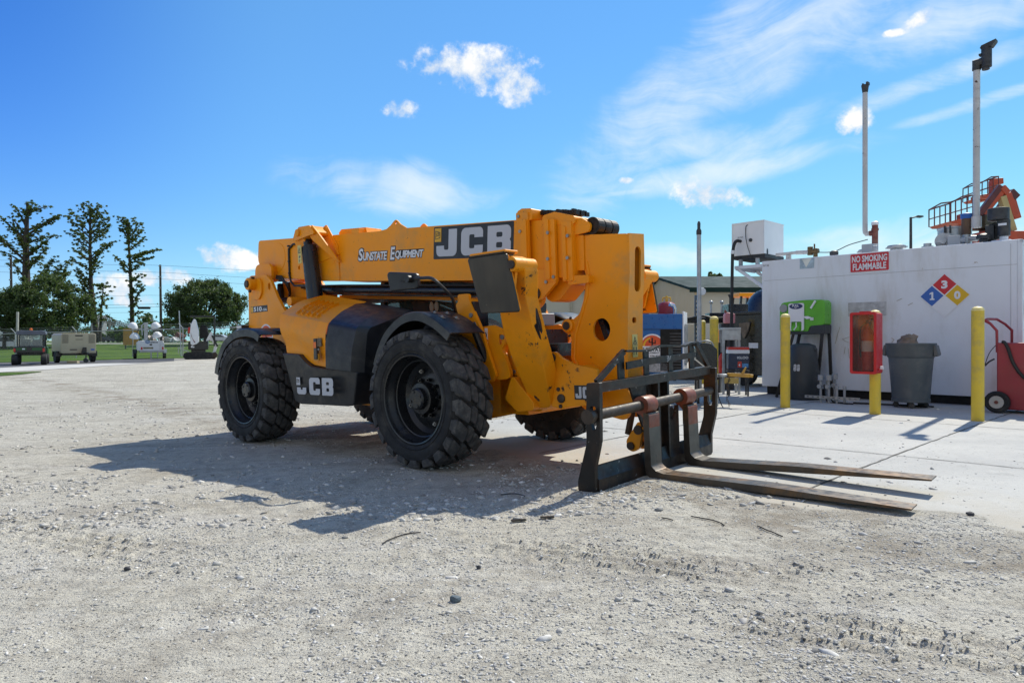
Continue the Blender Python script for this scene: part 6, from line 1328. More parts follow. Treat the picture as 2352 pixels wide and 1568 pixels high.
mb = MB(); mb.box(3.0, 4.1, .12, .18, 0, 3.1); mb.build('roller_door', mat('dark_door', (.02, .022, .025), .6), lw_)
mb = MB()
for x in (.35, 5.3, 10.0): mb.bar((x, -.06, 0), (x, -.06, E_), .14)
mb.pieces('downpipe', mat('downpipe_tan', (.38, .34, .26), .6), lw_)
mb = MB(); mb.bar((2.85, -.05, 0), (2.85, -.05, 3.25), .2); mb.bar((4.25, -.05, 0), (4.25, -.05, 3.25), .2); mb.bar((2.85, -.05, 3.2), (4.25, -.05, 3.2), .2); mb.build('door_frame', CREAM, lw_)
mb = MB(); mb.box(5.9, 6.2, -.3, 0, 4.3, 4.6); mb.build('wall_lamp', DGREY, lw_)
mb = MB(); mb.prism([(-.5, E_ - .08), (Wd / 2, RDG), (Wd + .5, E_ - .08), (Wd + .5, E_ + .12), (Wd / 2, RDG + .22), (-.5, E_ + .12)], 'yz', -.4, L_ + 6)
mb.prism(rect(-.62, E_ - .22, -.46, E_ + .14), 'yz', -.5, L_ + 6); mb.build('roof', GROOF, bd)
b2 = empty('long_shed', (1.5, 68, gzf(1.5, 68)), 0, 'long cream metal shed with green eaves seen through the boom nose gap', 'shed'); z0 = -gzf(1.5, 68)
mb = MB(); mb.box(0, 13.2, 0, 14, -.1, 6.1 + z0); mb.build('shed_wall', CREAM, b2)
mb = MB()
for x in (.2, 4.4, 8.6, 12.9): mb.bar((x, -.1, 0), (x, -.1, 6.0 + z0), .22)
mb.pieces('downpipe', MATS['downpipe_tan'], b2)
mb = MB(); mb.prism([(-.7, 6.05 + z0), (7, 7.3 + z0), (14.7, 6.05 + z0), (14.7, 6.3 + z0), (7, 7.55 + z0), (-.7, 6.3 + z0)], 'yz', -.5, 13.9); mb.build('roof', GROOF, b2)

ORL = mat('lift_orange', (.42, .06, .018), .45, var=.12, vscale=2, dirt=(.16, .05, .03), dirt_amt=.4); LIFTB = mat('lift_dark', (.10, .022, .022), .5, var=.3)
LCYL = mat('lift_cream_cylinder', (.42, .33, .14), .45, var=.1); OLIVE = mat('lift_engine_cover', (.05, .05, .03), .6, var=.5, vscale=4)
def U(p, q, Yd): px, py = 2168.25 + .1406 * p, 392 + .1406 * q; return Vector(((px - 1176) / 1568 * Yd, Yd, EYE + (781 - py) / 1568 * Yd))
def lift(label, Yd, basket, jib, arms, dark, base_x):
    bx = U(base_x, 900, Yd); z0 = gzf(bx.x, Yd); o = empty('boom_lift', (bx.x, Yd, z0), 0, label, 'boom lift', 'orange boom lifts behind the white tank')
    Lc = lambda p, dy=0.0: tuple(Vector((U(*p, Yd).x - bx.x, dy, U(*p, Yd).z - z0)))
    (f0, f1, r0, r1, n) = basket
    m_ = MB()
    for dy in (0, 1.0):
        A0, A1, B0, B1 = [Vector(Lc(p, dy)) for p in (f0, f1, r0, r1)]
        m_.tube([B0, B0.lerp(B1, .55) + Vector((0, 0, .07)), B1], .022, 6); m_.tube([A0.lerp(B0, .45), A1.lerp(B1, .45)], .016, 6)
        for k in range(n + 1): m_.tube([A0.lerp(A1, k / n), B0.lerp(B1, k / n)], .018, 6)
    for k in (0, 1): m_.tube([Lc(r0 if k == 0 else r1, 0), Lc(r0 if k == 0 else r1, 1.0)], .022, 6); m_.tube([Vector(Lc(f0 if k == 0 else f1, 0)).lerp(Vector(Lc(r0 if k == 0 else r1, 0)), .45), Vector(Lc(f0 if k == 0 else f1, 1.0)).lerp(Vector(Lc(r0 if k == 0 else r1, 1.0)), .45)], .016, 6)
    bk = m_.build('basket', LIFTB, o)
    m_ = MB(); a, b = Vector(Lc(f0)), Vector(Lc(f1)); m_.add([a, b, b + Vector((0, 1, 0)), a + Vector((0, 1, 0)), a + Vector((.1, 0, -.06)), b + Vector((0, 0, -.22)), b + Vector((0, 1, -.22)), a + Vector((.1, 1, -.06))], [(0, 1, 2, 3), (7, 6, 5, 4), (0, 4, 5, 1), (1, 5, 6, 2), (2, 6, 7, 3), (3, 7, 4, 0)]); m_.build('basket_floor', ORL, bk)
    for pts, wd_, mm in jib: m_ = MB(); [m_.bar(Lc(a, .4), Lc(b, .4), wd_) for a, b in zip(pts, pts[1:])]; m_.build('jib', mm, o, .02)
    for pts, wd_, mm in arms: m_ = MB(); [m_.bar(Lc(a, .35), Lc(b, .35), wd_) for a, b in zip(pts, pts[1:])]; m_.build('boom_arm', mm, o, .02)
    for (p0, p1), mm in dark: m_ = MB(); a, b = Lc(p0, .1), Lc(p1, 1.0); m_.box(min(a[0], b[0]), max(a[0], b[0]), .1, .9, min(a[2], b[2]), max(a[2], b[2])); m_.build('counterweight', mm, o, .04)
    m_ = MB(); m_.box(-1.2, 1.2, -.4, 1.4, .5, 1.2); m_.box(-.5, .7, .0, 1.0, 1.2, Lc((base_x, 980))[2]); m_.build('turntable', ORL, o, .03)
    for xx in (-.9, .9):
        for yy in (-.5, 1.2): m_ = MB(); m_.lathe([(.25, 0), (.42, 0), (.45, .04), (.45, .26), (.42, .3), (.25, .3)], (xx, yy, .45), 'y', 20); m_.build('lift_wheel', RUB, o)
    return o
l1 = lift('orange boom lift with the lower basket just right of the second vent pipe', 20.0, ((95, 830), (470, 740), (95, 535), (470, 400), 4), [([(385, 735), (690, 735)], 0.22, ORL), ([(385, 920), (600, 850)], 0.24, ORL), ([(600, 850), (740, 840)], 0.20, LIFTB)],
     [([(700, 690), (1060, 210)], 0.16, LIFTB), ([(770, 690), (1090, 300)], 0.14, ORL), ([(1070, 230), (1160, 330), (1290, 700)], 0.19, ORL), ([(1080, 380), (1260, 960)], 0.19, LCYL)],
     [(((720, 700), (920, 910)), OLIVE), (((900, 770), (1075, 1060)), LIFTB)], 950)
l2 = lift('orange boom lift with the raised upper basket above the first lift', 23.5, ((620, 425), (900, 330), (625, 190), (890, 95), 3), [([(600, 440), (900, 380)], 0.22, ORL), ([(930, 120), (930, 330)], 0.19, ORL), ([(900, 140), (1080, 130)], 0.20, ORL)],
     [([(920, 720), (1100, 450)], 0.16, LIFTB), ([(980, 760), (1140, 560)], 0.17, ORL), ([(1060, 740), (1290, 560)], 0.19, ORL), ([(1180, 310), (1290, 420)], 0.26, LIFTB), ([(1200, 420), (1300, 760)], 0.24, ORL)],
     [(((1080, 1010), (1300, 1060)), LIFTB)], 1240)
x, y, z = at_px(2092, 40.0); sl = empty('street_lamp', (x, y, gzf(x, y)), 0, 'slim dark street lamp rising behind the middle of the white tank', 'street lamp')
zt = EYE + (781 - 499) / 1568 * 40 - gzf(x, y)
mb = MB(); mb.tube([(0, 0, 0), (0, 0, zt)], [.11, .07], 10); mb.tube([(0, 0, zt - .05), (.45, 0, zt + .05)], .04, 8); mb.build('lamp_post', DGREY, sl)
mb = MB(); mb.prism(rnd([(.30, zt + .0), (.36, zt + .1), (.65, zt + .08), (.72, zt + .02), (.6, zt - .03)], .02), 'xz', -.12, .12); mb.build('lamp_head', DGREY, sl, .01)

# ================================================================== far left: road strips, lawn, fence, machines
ASPH = mat('old_asphalt', (.075, .075, .078), .9, var=.2, vscale=1.5, dirt=(.2, .19, .17), dirt_amt=.4, dscale=.8)
PALE = mat('pale_concrete', (.50, .485, .45), .9, var=.08, vscale=.7)
def lawn_mat():
    m = bpy.data.materials.new('mown_grass'); m.use_nodes = True; q = NT(m.node_tree); b = q.n['Principled BSDF']
    P = q.new('ShaderNodeTexCoord').outputs['Object']
    c = q.mix(q.ss(q.noise(P, .12, 5, .6), .35, .65), (.050, .105, .012), (.095, .165, .020)); c = q.mix(q.m('MULTIPLY', q.ss(q.noise(P, .9, 5, .7), .5, .7), .55), c, (.16, .17, .035)); c = q.mix(q.m('MULTIPLY', q.ss(q.noise(P, 14, 4, .7), .45, .7), .5), c, (.03, .065, .01))
    q.link(c, b.inputs['Base Color']); b.inputs['Roughness'].default_value = .9; b.inputs['Specular IOR Level'].default_value = .2
    bp = q.new('ShaderNodeBump'); bp.inputs['Distance'].default_value = .08; q.link(q.noise(P, 9, 5, .75), bp.inputs['Height']); q.link(bp.outputs[0], b.inputs['Normal']); return m
LAWN = lawn_mat()
def band(name, near, far, m, dz, n=60, kind='structure', steps=6):
    """strip of ground between two outlines given where the photograph shows them"""
    m_ = MB(); vs = []
    xs = np.linspace(near[0][0], near[-1][0], n)
    for px in xs:
        a = G(px, float(np.interp(px, [p[0] for p in near], [p[1] for p in near]))); b = G(px, float(np.interp(px, [p[0] for p in far], [p[1] for p in far]))) if not isinstance(far, (int, float)) else ((px - 1176) / 1568 * far, far, 0)
        for k in range(steps + 1):
            t_ = (k / steps) ** 1.3; x = a[0] + (b[0] - a[0]) * t_; y = a[1] + (b[1] - a[1]) * t_; vs.append((x, y, gzf(x, y) + dz))
    fs = [(i * (steps + 1) + k, (i + 1) * (steps + 1) + k, (i + 1) * (steps + 1) + k + 1, i * (steps + 1) + k + 1) for i in range(n - 1) for k in range(steps)]
    m_.add(vs, fs); o = m_.build(name, m); o['kind'] = kind; return o
band('lawn', [(-900, 838), (0, 833), (110, 830.5), (225, 827.5), (300, 825), (440, 822.5), (620, 818), (1300, 812)], 128.0, LAWN, .03, 90, steps=16)
band('access_road', [(-900, 882), (0, 845), (130, 838.7), (240, 834.6), (341, 833.2), (400, 829)], [(-900, 838), (0, 833), (110, 830.5), (225, 827.5), (300, 825), (400, 823)], ASPH, .012)
band('kerb_strip', [(-900, 900), (0, 855.5), (130, 848), (240, 840.5), (341, 834.6)], [(-900, 882), (0, 845), (130, 838.7), (240, 834.6), (341, 834)], PALE, .016)
band('grass_verge', [(-900, 918), (0, 864), (40, 861), (95, 854.5)], [(-900, 903), (0, 856.5), (40, 855), (95, 853.5)], LAWN, .02, 40)
band('footpath', [(-900, 790.8), (150, 790.4), (700, 790), (1300, 790)], [(-900, 789.4), (150, 789.0), (700, 788.6), (1300, 788.6)], PALE, .06, 50)
def strip_y(name, y0, y1, m, dz):
    xs = np.linspace(-260, 160, 60); m_ = MB(); m_.add([(x, y, gzf(x, y) + dz) for x in xs for y in (y0, y1)], [(2 * i, 2 * i + 2, 2 * i + 3, 2 * i + 1) for i in range(59)]); o = m_.build(name, m); o['kind'] = 'structure'
strip_y('far_road', 128, 138, PALE, .02); strip_y('far_lawn', 138, 330, LAWN, .02)

# chain-link fence
def fence_pt(px):
    base = float(np.interp(px, [-400, 0, 305, 548, 900, 1400], [834, 826.5, 819.5, 815.5, 811, 807])); rail = float(np.interp(px, [-400, 0, 270, 436, 548, 900, 1400], [780, 766.8, 758.9, 754.5, 751.1, 742, 731]))
    dz = (781 - rail) / 1568 + (base - 781) / 1568; Yd = 2.12 / dz; x = (px - 1176) / 1568 * Yd; return Vector((x, Yd, EYE - (base - 781) / 1568 * Yd)), Vector((x, Yd, EYE + (781 - rail) / 1568 * Yd))
def link_mat():
    m = bpy.data.materials.new('chain_link'); m.use_nodes = True; q = NT(m.node_tree); q.n.clear(); out = q.new('ShaderNodeOutputMaterial')
    P = q.new('ShaderNodeTexCoord').outputs['Object']; sp_ = q.new('ShaderNodeSeparateXYZ'); q.link(P, sp_.inputs[0])
    def wv(s_):
        u_ = q.m('MULTIPLY', q.m('ADD', sp_.outputs[0], q.m('MULTIPLY', sp_.outputs[2], s_)), 12.0); f_ = q.m('FRACT', u_); return q.m('LESS_THAN', f_, .085)
    k = q.m('MAXIMUM', wv(1.0), wv(-1.0)); tr = q.new('ShaderNodeBsdfTransparent'); df = q.new('ShaderNodeBsdfDiffuse'); df.inputs[0].default_value = (.30, .31, .31, 1)
    mx = q.new('ShaderNodeMixShader'); q.link(k, mx.inputs[0]); q.link(tr.outputs[0], mx.inputs[1]); q.link(df.outputs[0], mx.inputs[2]); q.link(mx.outputs[0], out.inputs[0]); return m
f0 = fence_pt(305)[0]; fn = empty('chain_link_fence', f0, 0, 'grey chain-link fence with a top rail and barbed wire along the lawn', 'fence')
pxs = [-300, -110, 35, 175, 305, 420, 445, 548, 640, 760, 900, 1080, 1300]
mb = MB()
for a, b in zip(pxs, pxs[1:]): mb.tube([fence_pt(a)[1] - f0, fence_pt(b)[1] - f0], .034, 8)
mb.build('top_rail', GALV, fn)
for px in pxs:
    a, b = fence_pt(px); mb = MB(); mb.tube([a - f0, b - f0 + Vector((0, 0, .05)), b - f0 + Vector((-.25, -.15, .42))], [.04, .04, .02], 8); mb.build('fence_post', GALV, fn)
mb = MB()
for k in range(3):
    off = Vector((-.08 - .08 * k, -.05 - .05 * k, .15 + .12 * k))
    for a, b in zip(pxs, pxs[1:]): mb.tube([fence_pt(a)[1] - f0 + off, fence_pt(b)[1] - f0 + off], .007, 4)
mb.build('barbed_wire', GALV, fn)
mb = MB(); vs = []
for px in pxs: a, b = fence_pt(px); vs += [a - f0, b - f0]
mb.add(vs, [(2 * i, 2 * i + 2, 2 * i + 3, 2 * i + 1) for i in range(len(pxs) - 1)]); mb.build('wire_mesh', link_mat(), fn)

# leaning pipe and small post by the fence
def ground_thing(name, px, py, label, cat, group=None, rz=0.0): x, y, z = G(px, py); return empty(name, (x, y, z), rz, label, cat, group), y
o, Yd = ground_thing('leaning_pipe', 416, 819, 'thin pale pipe leaning against the fence beside the mini excavator', 'pipe'); s_ = Yd / 1568
mb = MB(); mb.tube([(0, 0, 0), (-11 * s_, .5, 106 * s_)], .045, 8); mb.build('pipe_tube', GALV, o)
o, Yd = ground_thing('white_post', 39, 826, 'pale leaning post behind the green utility vehicle', 'post'); s_ = Yd / 1568
mb = MB(); mb.tube([(0, 0, 0), (-5 * s_, .3, 110 * s_)], .09, 8); mb.build('post_tube', mat('post_pale', (.40, .38, .34), .7), o)

# green utility vehicle, seen from behind
o, Yd = ground_thing('utility_vehicle', 67, 838.5, 'dark green utility vehicle with a black canopy and orange beacon seen from behind', 'utility vehicle', rz=R(31)); s_ = Yd / 1568
GATG = mat('utility_green', (.012, .085, .02), .4, var=.1); CANV = mat('canopy_vinyl', (.10, .11, .14), .45, var=.15, vscale=2)
H_ = 80 * s_
mb = MB(); mb.box(-.72, .72, .0, 1.3, .72, 1.08); mb.box(-.70, .70, 1.3, 2.6, .55, .95); bx_ = mb.build('cargo_bed', GLOSSB, o, .03)
mb = MB(); mb.box(-.62, -.13, -.02, .0, .86, 1.02); mb.box(.13, .62, -.02, 0, .86, 1.02); mb.pieces('tailgate_panel', GATG, bx_)
mb = MB(); mb.box(-.33, -.2, -.03, -.02, .91, .98); mb.build('tailgate_sticker', SWHITE, bx_)
for s1 in (-1, 1):
    mb = MB(); mb.box(.70 * s1 - .05, .70 * s1 + .05, -.03, .0, .78, .98); mb.build('tail_light', EXTR, o)
    for y_ in (.25, 2.1):
        mb = MB(); mb.lathe([(.15, -.13), (.28, -.15), (.31, -.12), (.32, 0), (.31, .12), (.28, .15), (.15, .13)], (.70 * s1, y_, .32), 'x', 24); mb.build('vehicle_wheel', RUB, o)
mb = MB()
for sx in (-.66, .66):
    mb.tube([(sx, 1.35, .95), (sx, 1.35, H_ - .15)], .035, 8); mb.tube([(sx, 2.5, .9), (sx * .98, 2.2, H_ - .15)], .035, 8)
mb.build('roll_cage', GLOSSB, o)
mb = MB(); top_ = [(-.74, H_ - .22), (-.72, H_ - .05), (-.5, H_ + .02), (-.18, H_ - .01), (0, H_ + .02), (.18, H_ - .01), (.5, H_ + .02), (.72, H_ - .05), (.74, H_ - .22)]; mb.prism(top_ + [(.66, H_ - .26), (-.66, H_ - .26)], 'xz', 1.2, 2.5); mb.build('canopy', CANV, o, .03)
mb = MB(); mb.box(-.56, .56, 1.33, 1.34, 1.1, H_ - .27); mb.build('rear_window', glass('vinyl_window', (.75, .76, .72), .35, .1), o)
mb = MB(); mb.lathe([(.07, H_), (.075, H_ + .05), (.06, H_ + .14), (.0, H_ + .16)], (-.02, 1.5, 0), 'z', 14); mb.build('beacon', LORNG, o)
mb = MB(); mb.box(-.55, .55, 1.5, 2.2, .9, 1.15); mb.box(-.5, -.05, 1.42, 1.55, 1.1, 1.5); mb.box(.05, .5, 1.42, 1.55, 1.1, 1.5); mb.build('seat', SEATM, o, .04)
mb = MB(); mb.box(-.78, -.5, 2.2, 2.9, .55, 1.05); mb.box(.5, .78, 2.2, 2.9, .55, 1.05); mb.build('fender', GATG, o, .05)

# cream air compressor on wheels
COMP = mat('compressor_cream', (.46, .39, .255), .45, var=.05, dirt=(.3, .25, .17), dirt_amt=.2)
o, Yd = ground_thing('air_compressor', 181, 833, 'cream portable air compressor on two black wheels beside the utility vehicle', 'air compressor', rz=R(46)); s_ = Yd / 1568
Wc = 70 * s_; Hc = 68 * s_
mb = MB(); mb.prism(rnd([(-Wc / 2, .62), (-Wc / 2, Hc - .12), (-Wc / 2 + .12, Hc), (Wc / 2 - .08, Hc), (Wc / 2, Hc - .08), (Wc / 2, .62)], .05), 'xz', 0, 2.4); cs_ = mb.build('canopy_shell', COMP, o, .02)
gr = mat('vent_grille_dark', (.05, .045, .035), .7, var=.6, vscale=60)
for x0, x1 in ((-Wc / 2 + .06, -Wc / 2 + .42), (Wc / 2 - .44, Wc / 2 - .06)):
    mb = MB()
    for i in range(6):
        for j in range(9): mb.box(x0 + (x1 - x0) * (i + .2 + .4 * (j % 2)) / 6.4, x0 + (x1 - x0) * (i + .75 + .4 * (j % 2)) / 6.4, -.008, .0, Hc - .14 - j * .062, Hc - .10 - j * .062)
    mb.build('vent_grille', gr, cs_)
mb = MB(); mb.box(-.2, .22, -.01, 0, Hc - .20, Hc - .12); mb.box(-.18, .22, -.01, 0, Hc - .42, Hc - .39); mb.build('access_panel', gr, cs_)
mb = MB(); mb.box(-.5, -.1, -.01, 0, .82, .88); mb.build('compressor_lettering', BLK, cs_)
mb = MB(); mb.box(Wc / 2 - .30, Wc / 2 - .1, -.01, 0, .80, .90); mb.build('compressor_badge', mat('badge_blue', (.05, .12, .4), .5), cs_)
mb = MB(); mb.box(-Wc / 2 + .1, Wc / 2 - .1, .1, 2.3, .48, .64); mb.bar((.2, .1, .55), (.30, -.85, .62), .1); mb.prism([(.05, .55), (.16, 1.0), (.36, 1.0), (.36, .55)], 'xz', -.35, -.2); mb.build('chassis_frame', GLOSSB, o, .01)
for s1 in (-1, 1):
    mb = MB(); mb.lathe([(.17, -.12), (.32, -.13), (.36, -.1), (.36, .1), (.32, .13), (.17, .12)], (s1 * (Wc / 2 + .03), .9, .36), 'x', 24); mb.build('compressor_wheel', RUB, o)
    mb = MB(); mb.prism(rnd([(.40, .40), (.42, .76), (1.38, .76), (1.4, .40), (1.36, .40), (1.34, .72), (.46, .72), (.44, .40)], .03), 'yz', s1 * (Wc / 2 + .03) - .15, s1 * (Wc / 2 + .03) + .15); mb.build('wheel_guard', GLOSSB, o)
mb = MB(); mb.lathe([(.12, -.03), (.16, 0), (.12, .03)], (.28, -.5, .17), 'y', 18); mb.bar((.28, -.5, .17), (.28, -.5, .62), .06); mb.build('jockey_wheel', DGREY, o)
mb = MB(); mb.tube([(0, .9, Hc), (-.1, .9, Hc + .18)], .035, 8); mb.build('exhaust_pipe', DGREY, cs_)
o, Yd = ground_thing('timber_block', 164, 834.5, 'short pale timber block lying under the cream air compressor', 'timber block')
mb = MB(); mb.box(-.3, .35, 0, .25, 0, .16); mb.build('block', mat('pale_timber', (.40, .33, .22), .8), o, .01)

# white light tower with four lamps
o, Yd = ground_thing('light_tower', 347, 824, 'white mobile light tower with four round lamps in front of the fence', 'light tower', rz=R(31)); s_ = Yd / 1568
WT = mat('light_tower_white', (.72, .73, .74), .4, var=.03)
P_ = lambda px, py: ((px - 347) * s_, (824 - py) * s_)
mb = MB(); a, b = P_(319, 805), P_(374, 782); pr = rnd([(a[0], a[1]), (a[0], b[1] - .18), (a[0] + .15, b[1] - .02), (0, b[1]), (b[0] - .12, b[1] - .02), (b[0], b[1] - .2), (b[0], a[1])], .04); mb.prism(pr, 'xz', 0, 1.9); bw = mb.build('tower_cabinet', WT, o, .015)
mb = MB(); f_ = Face((P_(344, 787)[0], -.003, P_(344, 787.5)[1]), (1, 0, 0), (0, 0, 1)); put_text(mb, f_, 'ANCO', .02, 0, 16.5 * s_, 3.4 * s_, .002, off=.05); mb.build('cabinet_lettering', BLK, bw)
mb = MB(); f2 = Face((P_(335.5, 788)[0], -.003, P_(335.5, 788)[1]), (1, 0, 0), (0, 0, 1)); put_poly(mb, f2, rnd([(0, .02), (0, .22), (.30, .22), (.30, .02), (.15, -.03)], .03), 0, .002); mb.build('cabinet_emblem', mat('emblem_blue', (.05, .16, .36), .5), bw)
mb = MB(); put_text(mb, f2, 'W', .05, .04, .20, .13, .004, off=.03); mb.build('emblem_lettering', SWHITE, bw)
mb = MB(); mb.box(-.1, .07, -.008, 0, P_(0, 793)[1], P_(0, 789.5)[1]); mb.build('cabinet_sticker', gr, bw)
mb = MB(); mb.box(-.55, .15, -.006, 0, P_(0, 801)[1], P_(0, 797)[1]); mb.build('cabinet_picture', mat('sticker_mixed', (.25, .22, .12), .6, var=.7, vscale=6), bw)
for px in (328, 371): mb = MB(); x_, z_ = P_(px, 800); mb.box(x_ - .06, x_ + .06, -.02, 0, z_ - .1, z_ + .12); mb.build('tail_light', EXTR, bw)
mb = MB(); a, b = P_(324, 809), P_(374, 804.5); mb.box(a[0], b[0], -.05, 2.1, a[1], b[1]); mb.box(-.05, .05, -.08, 0, 0, a[1]); mb.box(b[0] - .5, b[0] - .42, -.04, .04, .1, a[1]); mb.build('trailer_frame', GALV, o, .01)
for px in (315.5, 376):
    mb = MB(); x_ = P_(px, 0)[0]; mb.lathe([(.16, -.1), (.30, -.11), (.33, -.08), (.33, .08), (.30, .11), (.16, .1)], (x_, .8, .33), 'x', 24); tw_ = mb.build('trailer_wheel', RUB, o)
    mb = MB(); mb.lathe([(.05, -.09), (.16, -.09), (.16, .09), (.05, .09)], (x_, .8, .33), 'x', 16); mb.build('wheel_disc', SWHITE, tw_)
    mb = MB(); mb.prism([(.35, .45), (.45, .74), (1.15, .74), (1.25, .45), (1.2, .45), (1.1, .70), (.5, .70), (.40, .45)], 'yz', x_ - .14, x_ + .14); mb.build('wheel_guard', GLOSSB if px < 340 else GALV, o)
mb = MB(); mx_ = P_(338, 0)[0]; mb.box(mx_ - .13, mx_ + .13, .8, 1.06, P_(0, 783)[1], P_(0, 740)[1]); mb.tube([(mx_ - .25, .9, P_(0, 770)[1]), (mx_ - .3, .9, P_(0, 748)[1]), (mx_ - .1, .9, P_(0, 741)[1])], .05, 8); mb.box(P_(314, 0)[0], P_(368, 0)[0], .88, .96, P_(0, 756)[1], P_(0, 754.5)[1]); mast = mb.build('mast', GALV, o, .01)
for i, (px, py, tl) in enumerate(((311.5, 747, 10), (357, 746, -15), (315, 771, 5), (360, 768, -18))):
    x_, z_ = P_(px, py); mb = MB(); prof = [(.36, -.16), (.33, -.02), (.22, .16), (.12, .22), (.0, .23)]; mb.lathe([(max(.001, r_), h) for r_, h in prof], (0, 0, 0), 'z', 20)
    mb.v = [tuple(Matrix.Translation((x_, .8, z_)) @ Matrix.Rotation(R(tl), 4, 'Y') @ Matrix.Rotation(R(20), 4, 'X') @ Vector(p)) for p in mb.v]; lm_ = mb.build('flood_lamp', WT, mast)
    mb = MB(); mb.bar((x_, .95, z_), (x_ + (.3 if px < 340 else -.3), .95, P_(0, 755)[1]), .06); mb.build('lamp_bracket', DGREY, lm_)

# white and black mini excavator
o, Yd = ground_thing('mini_excavator', 455, 825, 'white and black mini excavator with a canopy parked before the fence', 'mini excavator', rz=R(22)); s_ = Yd / 1568
P_ = lambda px, py: ((px - 455) * s_, (825 - py) * s_)
EXW = mat('excavator_white', (.70, .71, .72), .35, var=.04)
for y_ in (0, 1.3):
    a, b = P_(424, 824.5), P_(486, 809); mb = MB(); h2 = b[1]; mb.prism(rnd([(a[0], 0), (a[0], h2), (b[0], h2), (b[0], 0)], h2 * .48, 6), 'xz', y_, y_ + .36); mb.build('track', RUB, o)
mb = MB(); a, b = P_(434, 803), P_(476, 784); mb.prism(rnd([(a[0], a[1]), (a[0] + .0, b[1]), (b[0], b[1]), (b[0], a[1])], .08), 'xz', .1, 1.5); mb.box(P_(440, 0)[0], P_(470, 0)[0], .3, 1.3, .4, a[1]); mb.build('upper_body', GLOSSB, o, .03)
mb = MB(); mb.prism(rnd([P_(440, 795), P_(437.5, 770), P_(440, 745), P_(446, 732), P_(451, 735), P_(457, 760), P_(457, 785), P_(453, 789)], .15, 5), 'xz', -.15, .15); mb.build('engine_cowl', EXW, o, .06, 3)
mb = MB(); mb.prism([P_(440, 764), P_(443, 776), P_(450, 787), P_(447, 786), P_(441, 772)], 'xz', -.17, -.15); mb.build('cowl_stripe', mat('stripe_red_black', (.12, .01, .015), .4), o)
mb = MB(); mb.prism(rnd([P_(433, 766), P_(434, 752), P_(440, 750), P_(441, 764)], .05), 'xz', .2, .6); mb.build('rear_panel', EXTR, o, .02)
mb = MB()
for px in (446, 489): mb.bar((P_(px, 0)[0], .1, P_(0, 795)[1]), (P_(px, 0)[0], .1, P_(0, 727)[1]), .1); mb.bar((P_(px, 0)[0], 1.4, P_(0, 795)[1]), (P_(px, 0)[0], 1.4, P_(0, 727)[1]), .1)
a, b = P_(438, 729), P_(491, 724.5); mb.box(a[0], b[0], .0, 1.5, a[1], b[1]); mb.build('canopy_frame', GLOSSB, o, .01)
mb = MB(); mb.prism(rnd([P_(458, 776), P_(458, 750), P_(463, 745), P_(472, 747), P_(476, 765), P_(478, 776)], .08), 'xz', .5, 1.0); mb.build('driver_seat', SEATM, o, .05)
mb = MB(); mb.prism(rnd([P_(469, 786), P_(480, 762), P_(484, 762), P_(487, 778), P_(494, 792), P_(491, 796), P_(484, 784), P_(478, 780)], .05), 'xz', .4, .7); mb.prism(rnd([P_(492, 782), P_(496, 795), P_(490, 812), P_(484, 825), P_(481, 822), P_(486, 806), P_(489, 792)], .05), 'xz', .45, .65); dg = mb.build('digging_arm', EXW, o, .02)
mb = MB(); mb.bar(P_(484, 770)[0:1] + (.35,) + P_(484, 770)[1:2], P_(496, 796)[0:1] + (.35,) + P_(496, 796)[1:2], .12); mb.build('arm_ram', GLOSSB, dg)
mb = MB(); mb.prism(rnd([P_(478, 824), P_(480, 812), P_(492, 808), P_(497, 816), P_(490, 825)], .08), 'xz', .3, .8); mb.build('bucket', RUSTY, dg, .02)
mb = MB(); mb.bar(P_(418, 800)[0:1] + (.2,) + P_(418, 800)[1:2], P_(436, 808)[0:1] + (.2,) + P_(436, 808)[1:2], .06); mb.bar(P_(412, 799)[0:1] + (.2,) + P_(412, 799)[1:2], P_(428, 797)[0:1] + (.2,) + P_(428, 797)[1:2], .06); mb.bar((P_(414, 800)[0], .2, P_(0, 800)[1]), (P_(414, 812)[0], .2, P_(0, 812)[1]), .05); mb.build('blade_frame', GALV, o)
mb = MB(); mb.box(P_(440, 0)[0], P_(447, 0)[0], .09, .1, P_(0, 798)[1], P_(0, 794)[1]); mb.build('side_number', SWHITE, o)

# cars, truck, sign, conveyor and debris by the far road
def car(px, py, L, label, paint, rz=0.0, h=1.42, pick=False, dY=None):
    Yd = dY or 124.0; x = (px - 1176) / 1568 * Yd; o = empty('parked_car', (x, Yd, gzf(x, Yd)), rz, label, 'car')
    m_ = MB(); k = L / 4.6
    m_.prism(rnd([(-2.3 * k, .3), (-2.3 * k, .85), (-2.15 * k, 1.0), (-1.2 * k, .98), (1.3 * k, .95), (2.1 * k, .82), (2.3 * k, .6), (2.3 * k, .3)], .12), 'xz', 0, 1.75); bo_ = m_.build('car_body', paint, o, .05)
    m_ = MB(); m_.prism(rnd([(-1.9 * k, .97), (-1.2 * k, h - .03), (.1 * k, h), (1.2 * k, .95)], .1), 'xz', .12, 1.63); m_.build('car_roof', paint, bo_, .04)
    m_ = MB(); m_.prism(rnd([(-1.55 * k, .99), (-1.1 * k, h - .10), (.05 * k, h - .08), (.95 * k, .98)], .05), 'xz', .10, 1.65); m_.build('car_window', mat('car_glass_dark', (.02, .024, .03), .1), bo_)
    for xx in (-1.45 * k, 1.45 * k):
        for yy in (-.02, 1.55): m_ = MB(); m_.lathe([(.17, 0), (.30, 0), (.33, .04), (.33, .18), (.30, .22), (.17, .22)], (xx, yy, .33), 'y', 20); m_.build('car_wheel', RUB, o)
    return o
SILV = mat('silver_car_paint', (.52, .54, .57), .3, metal=.3, var=.02); WCAR = mat('white_car_paint', (.75, .76, .78), .3, var=.02); BCAR = mat('dark_car_paint', (.012, .018, .03), .25, var=.1)
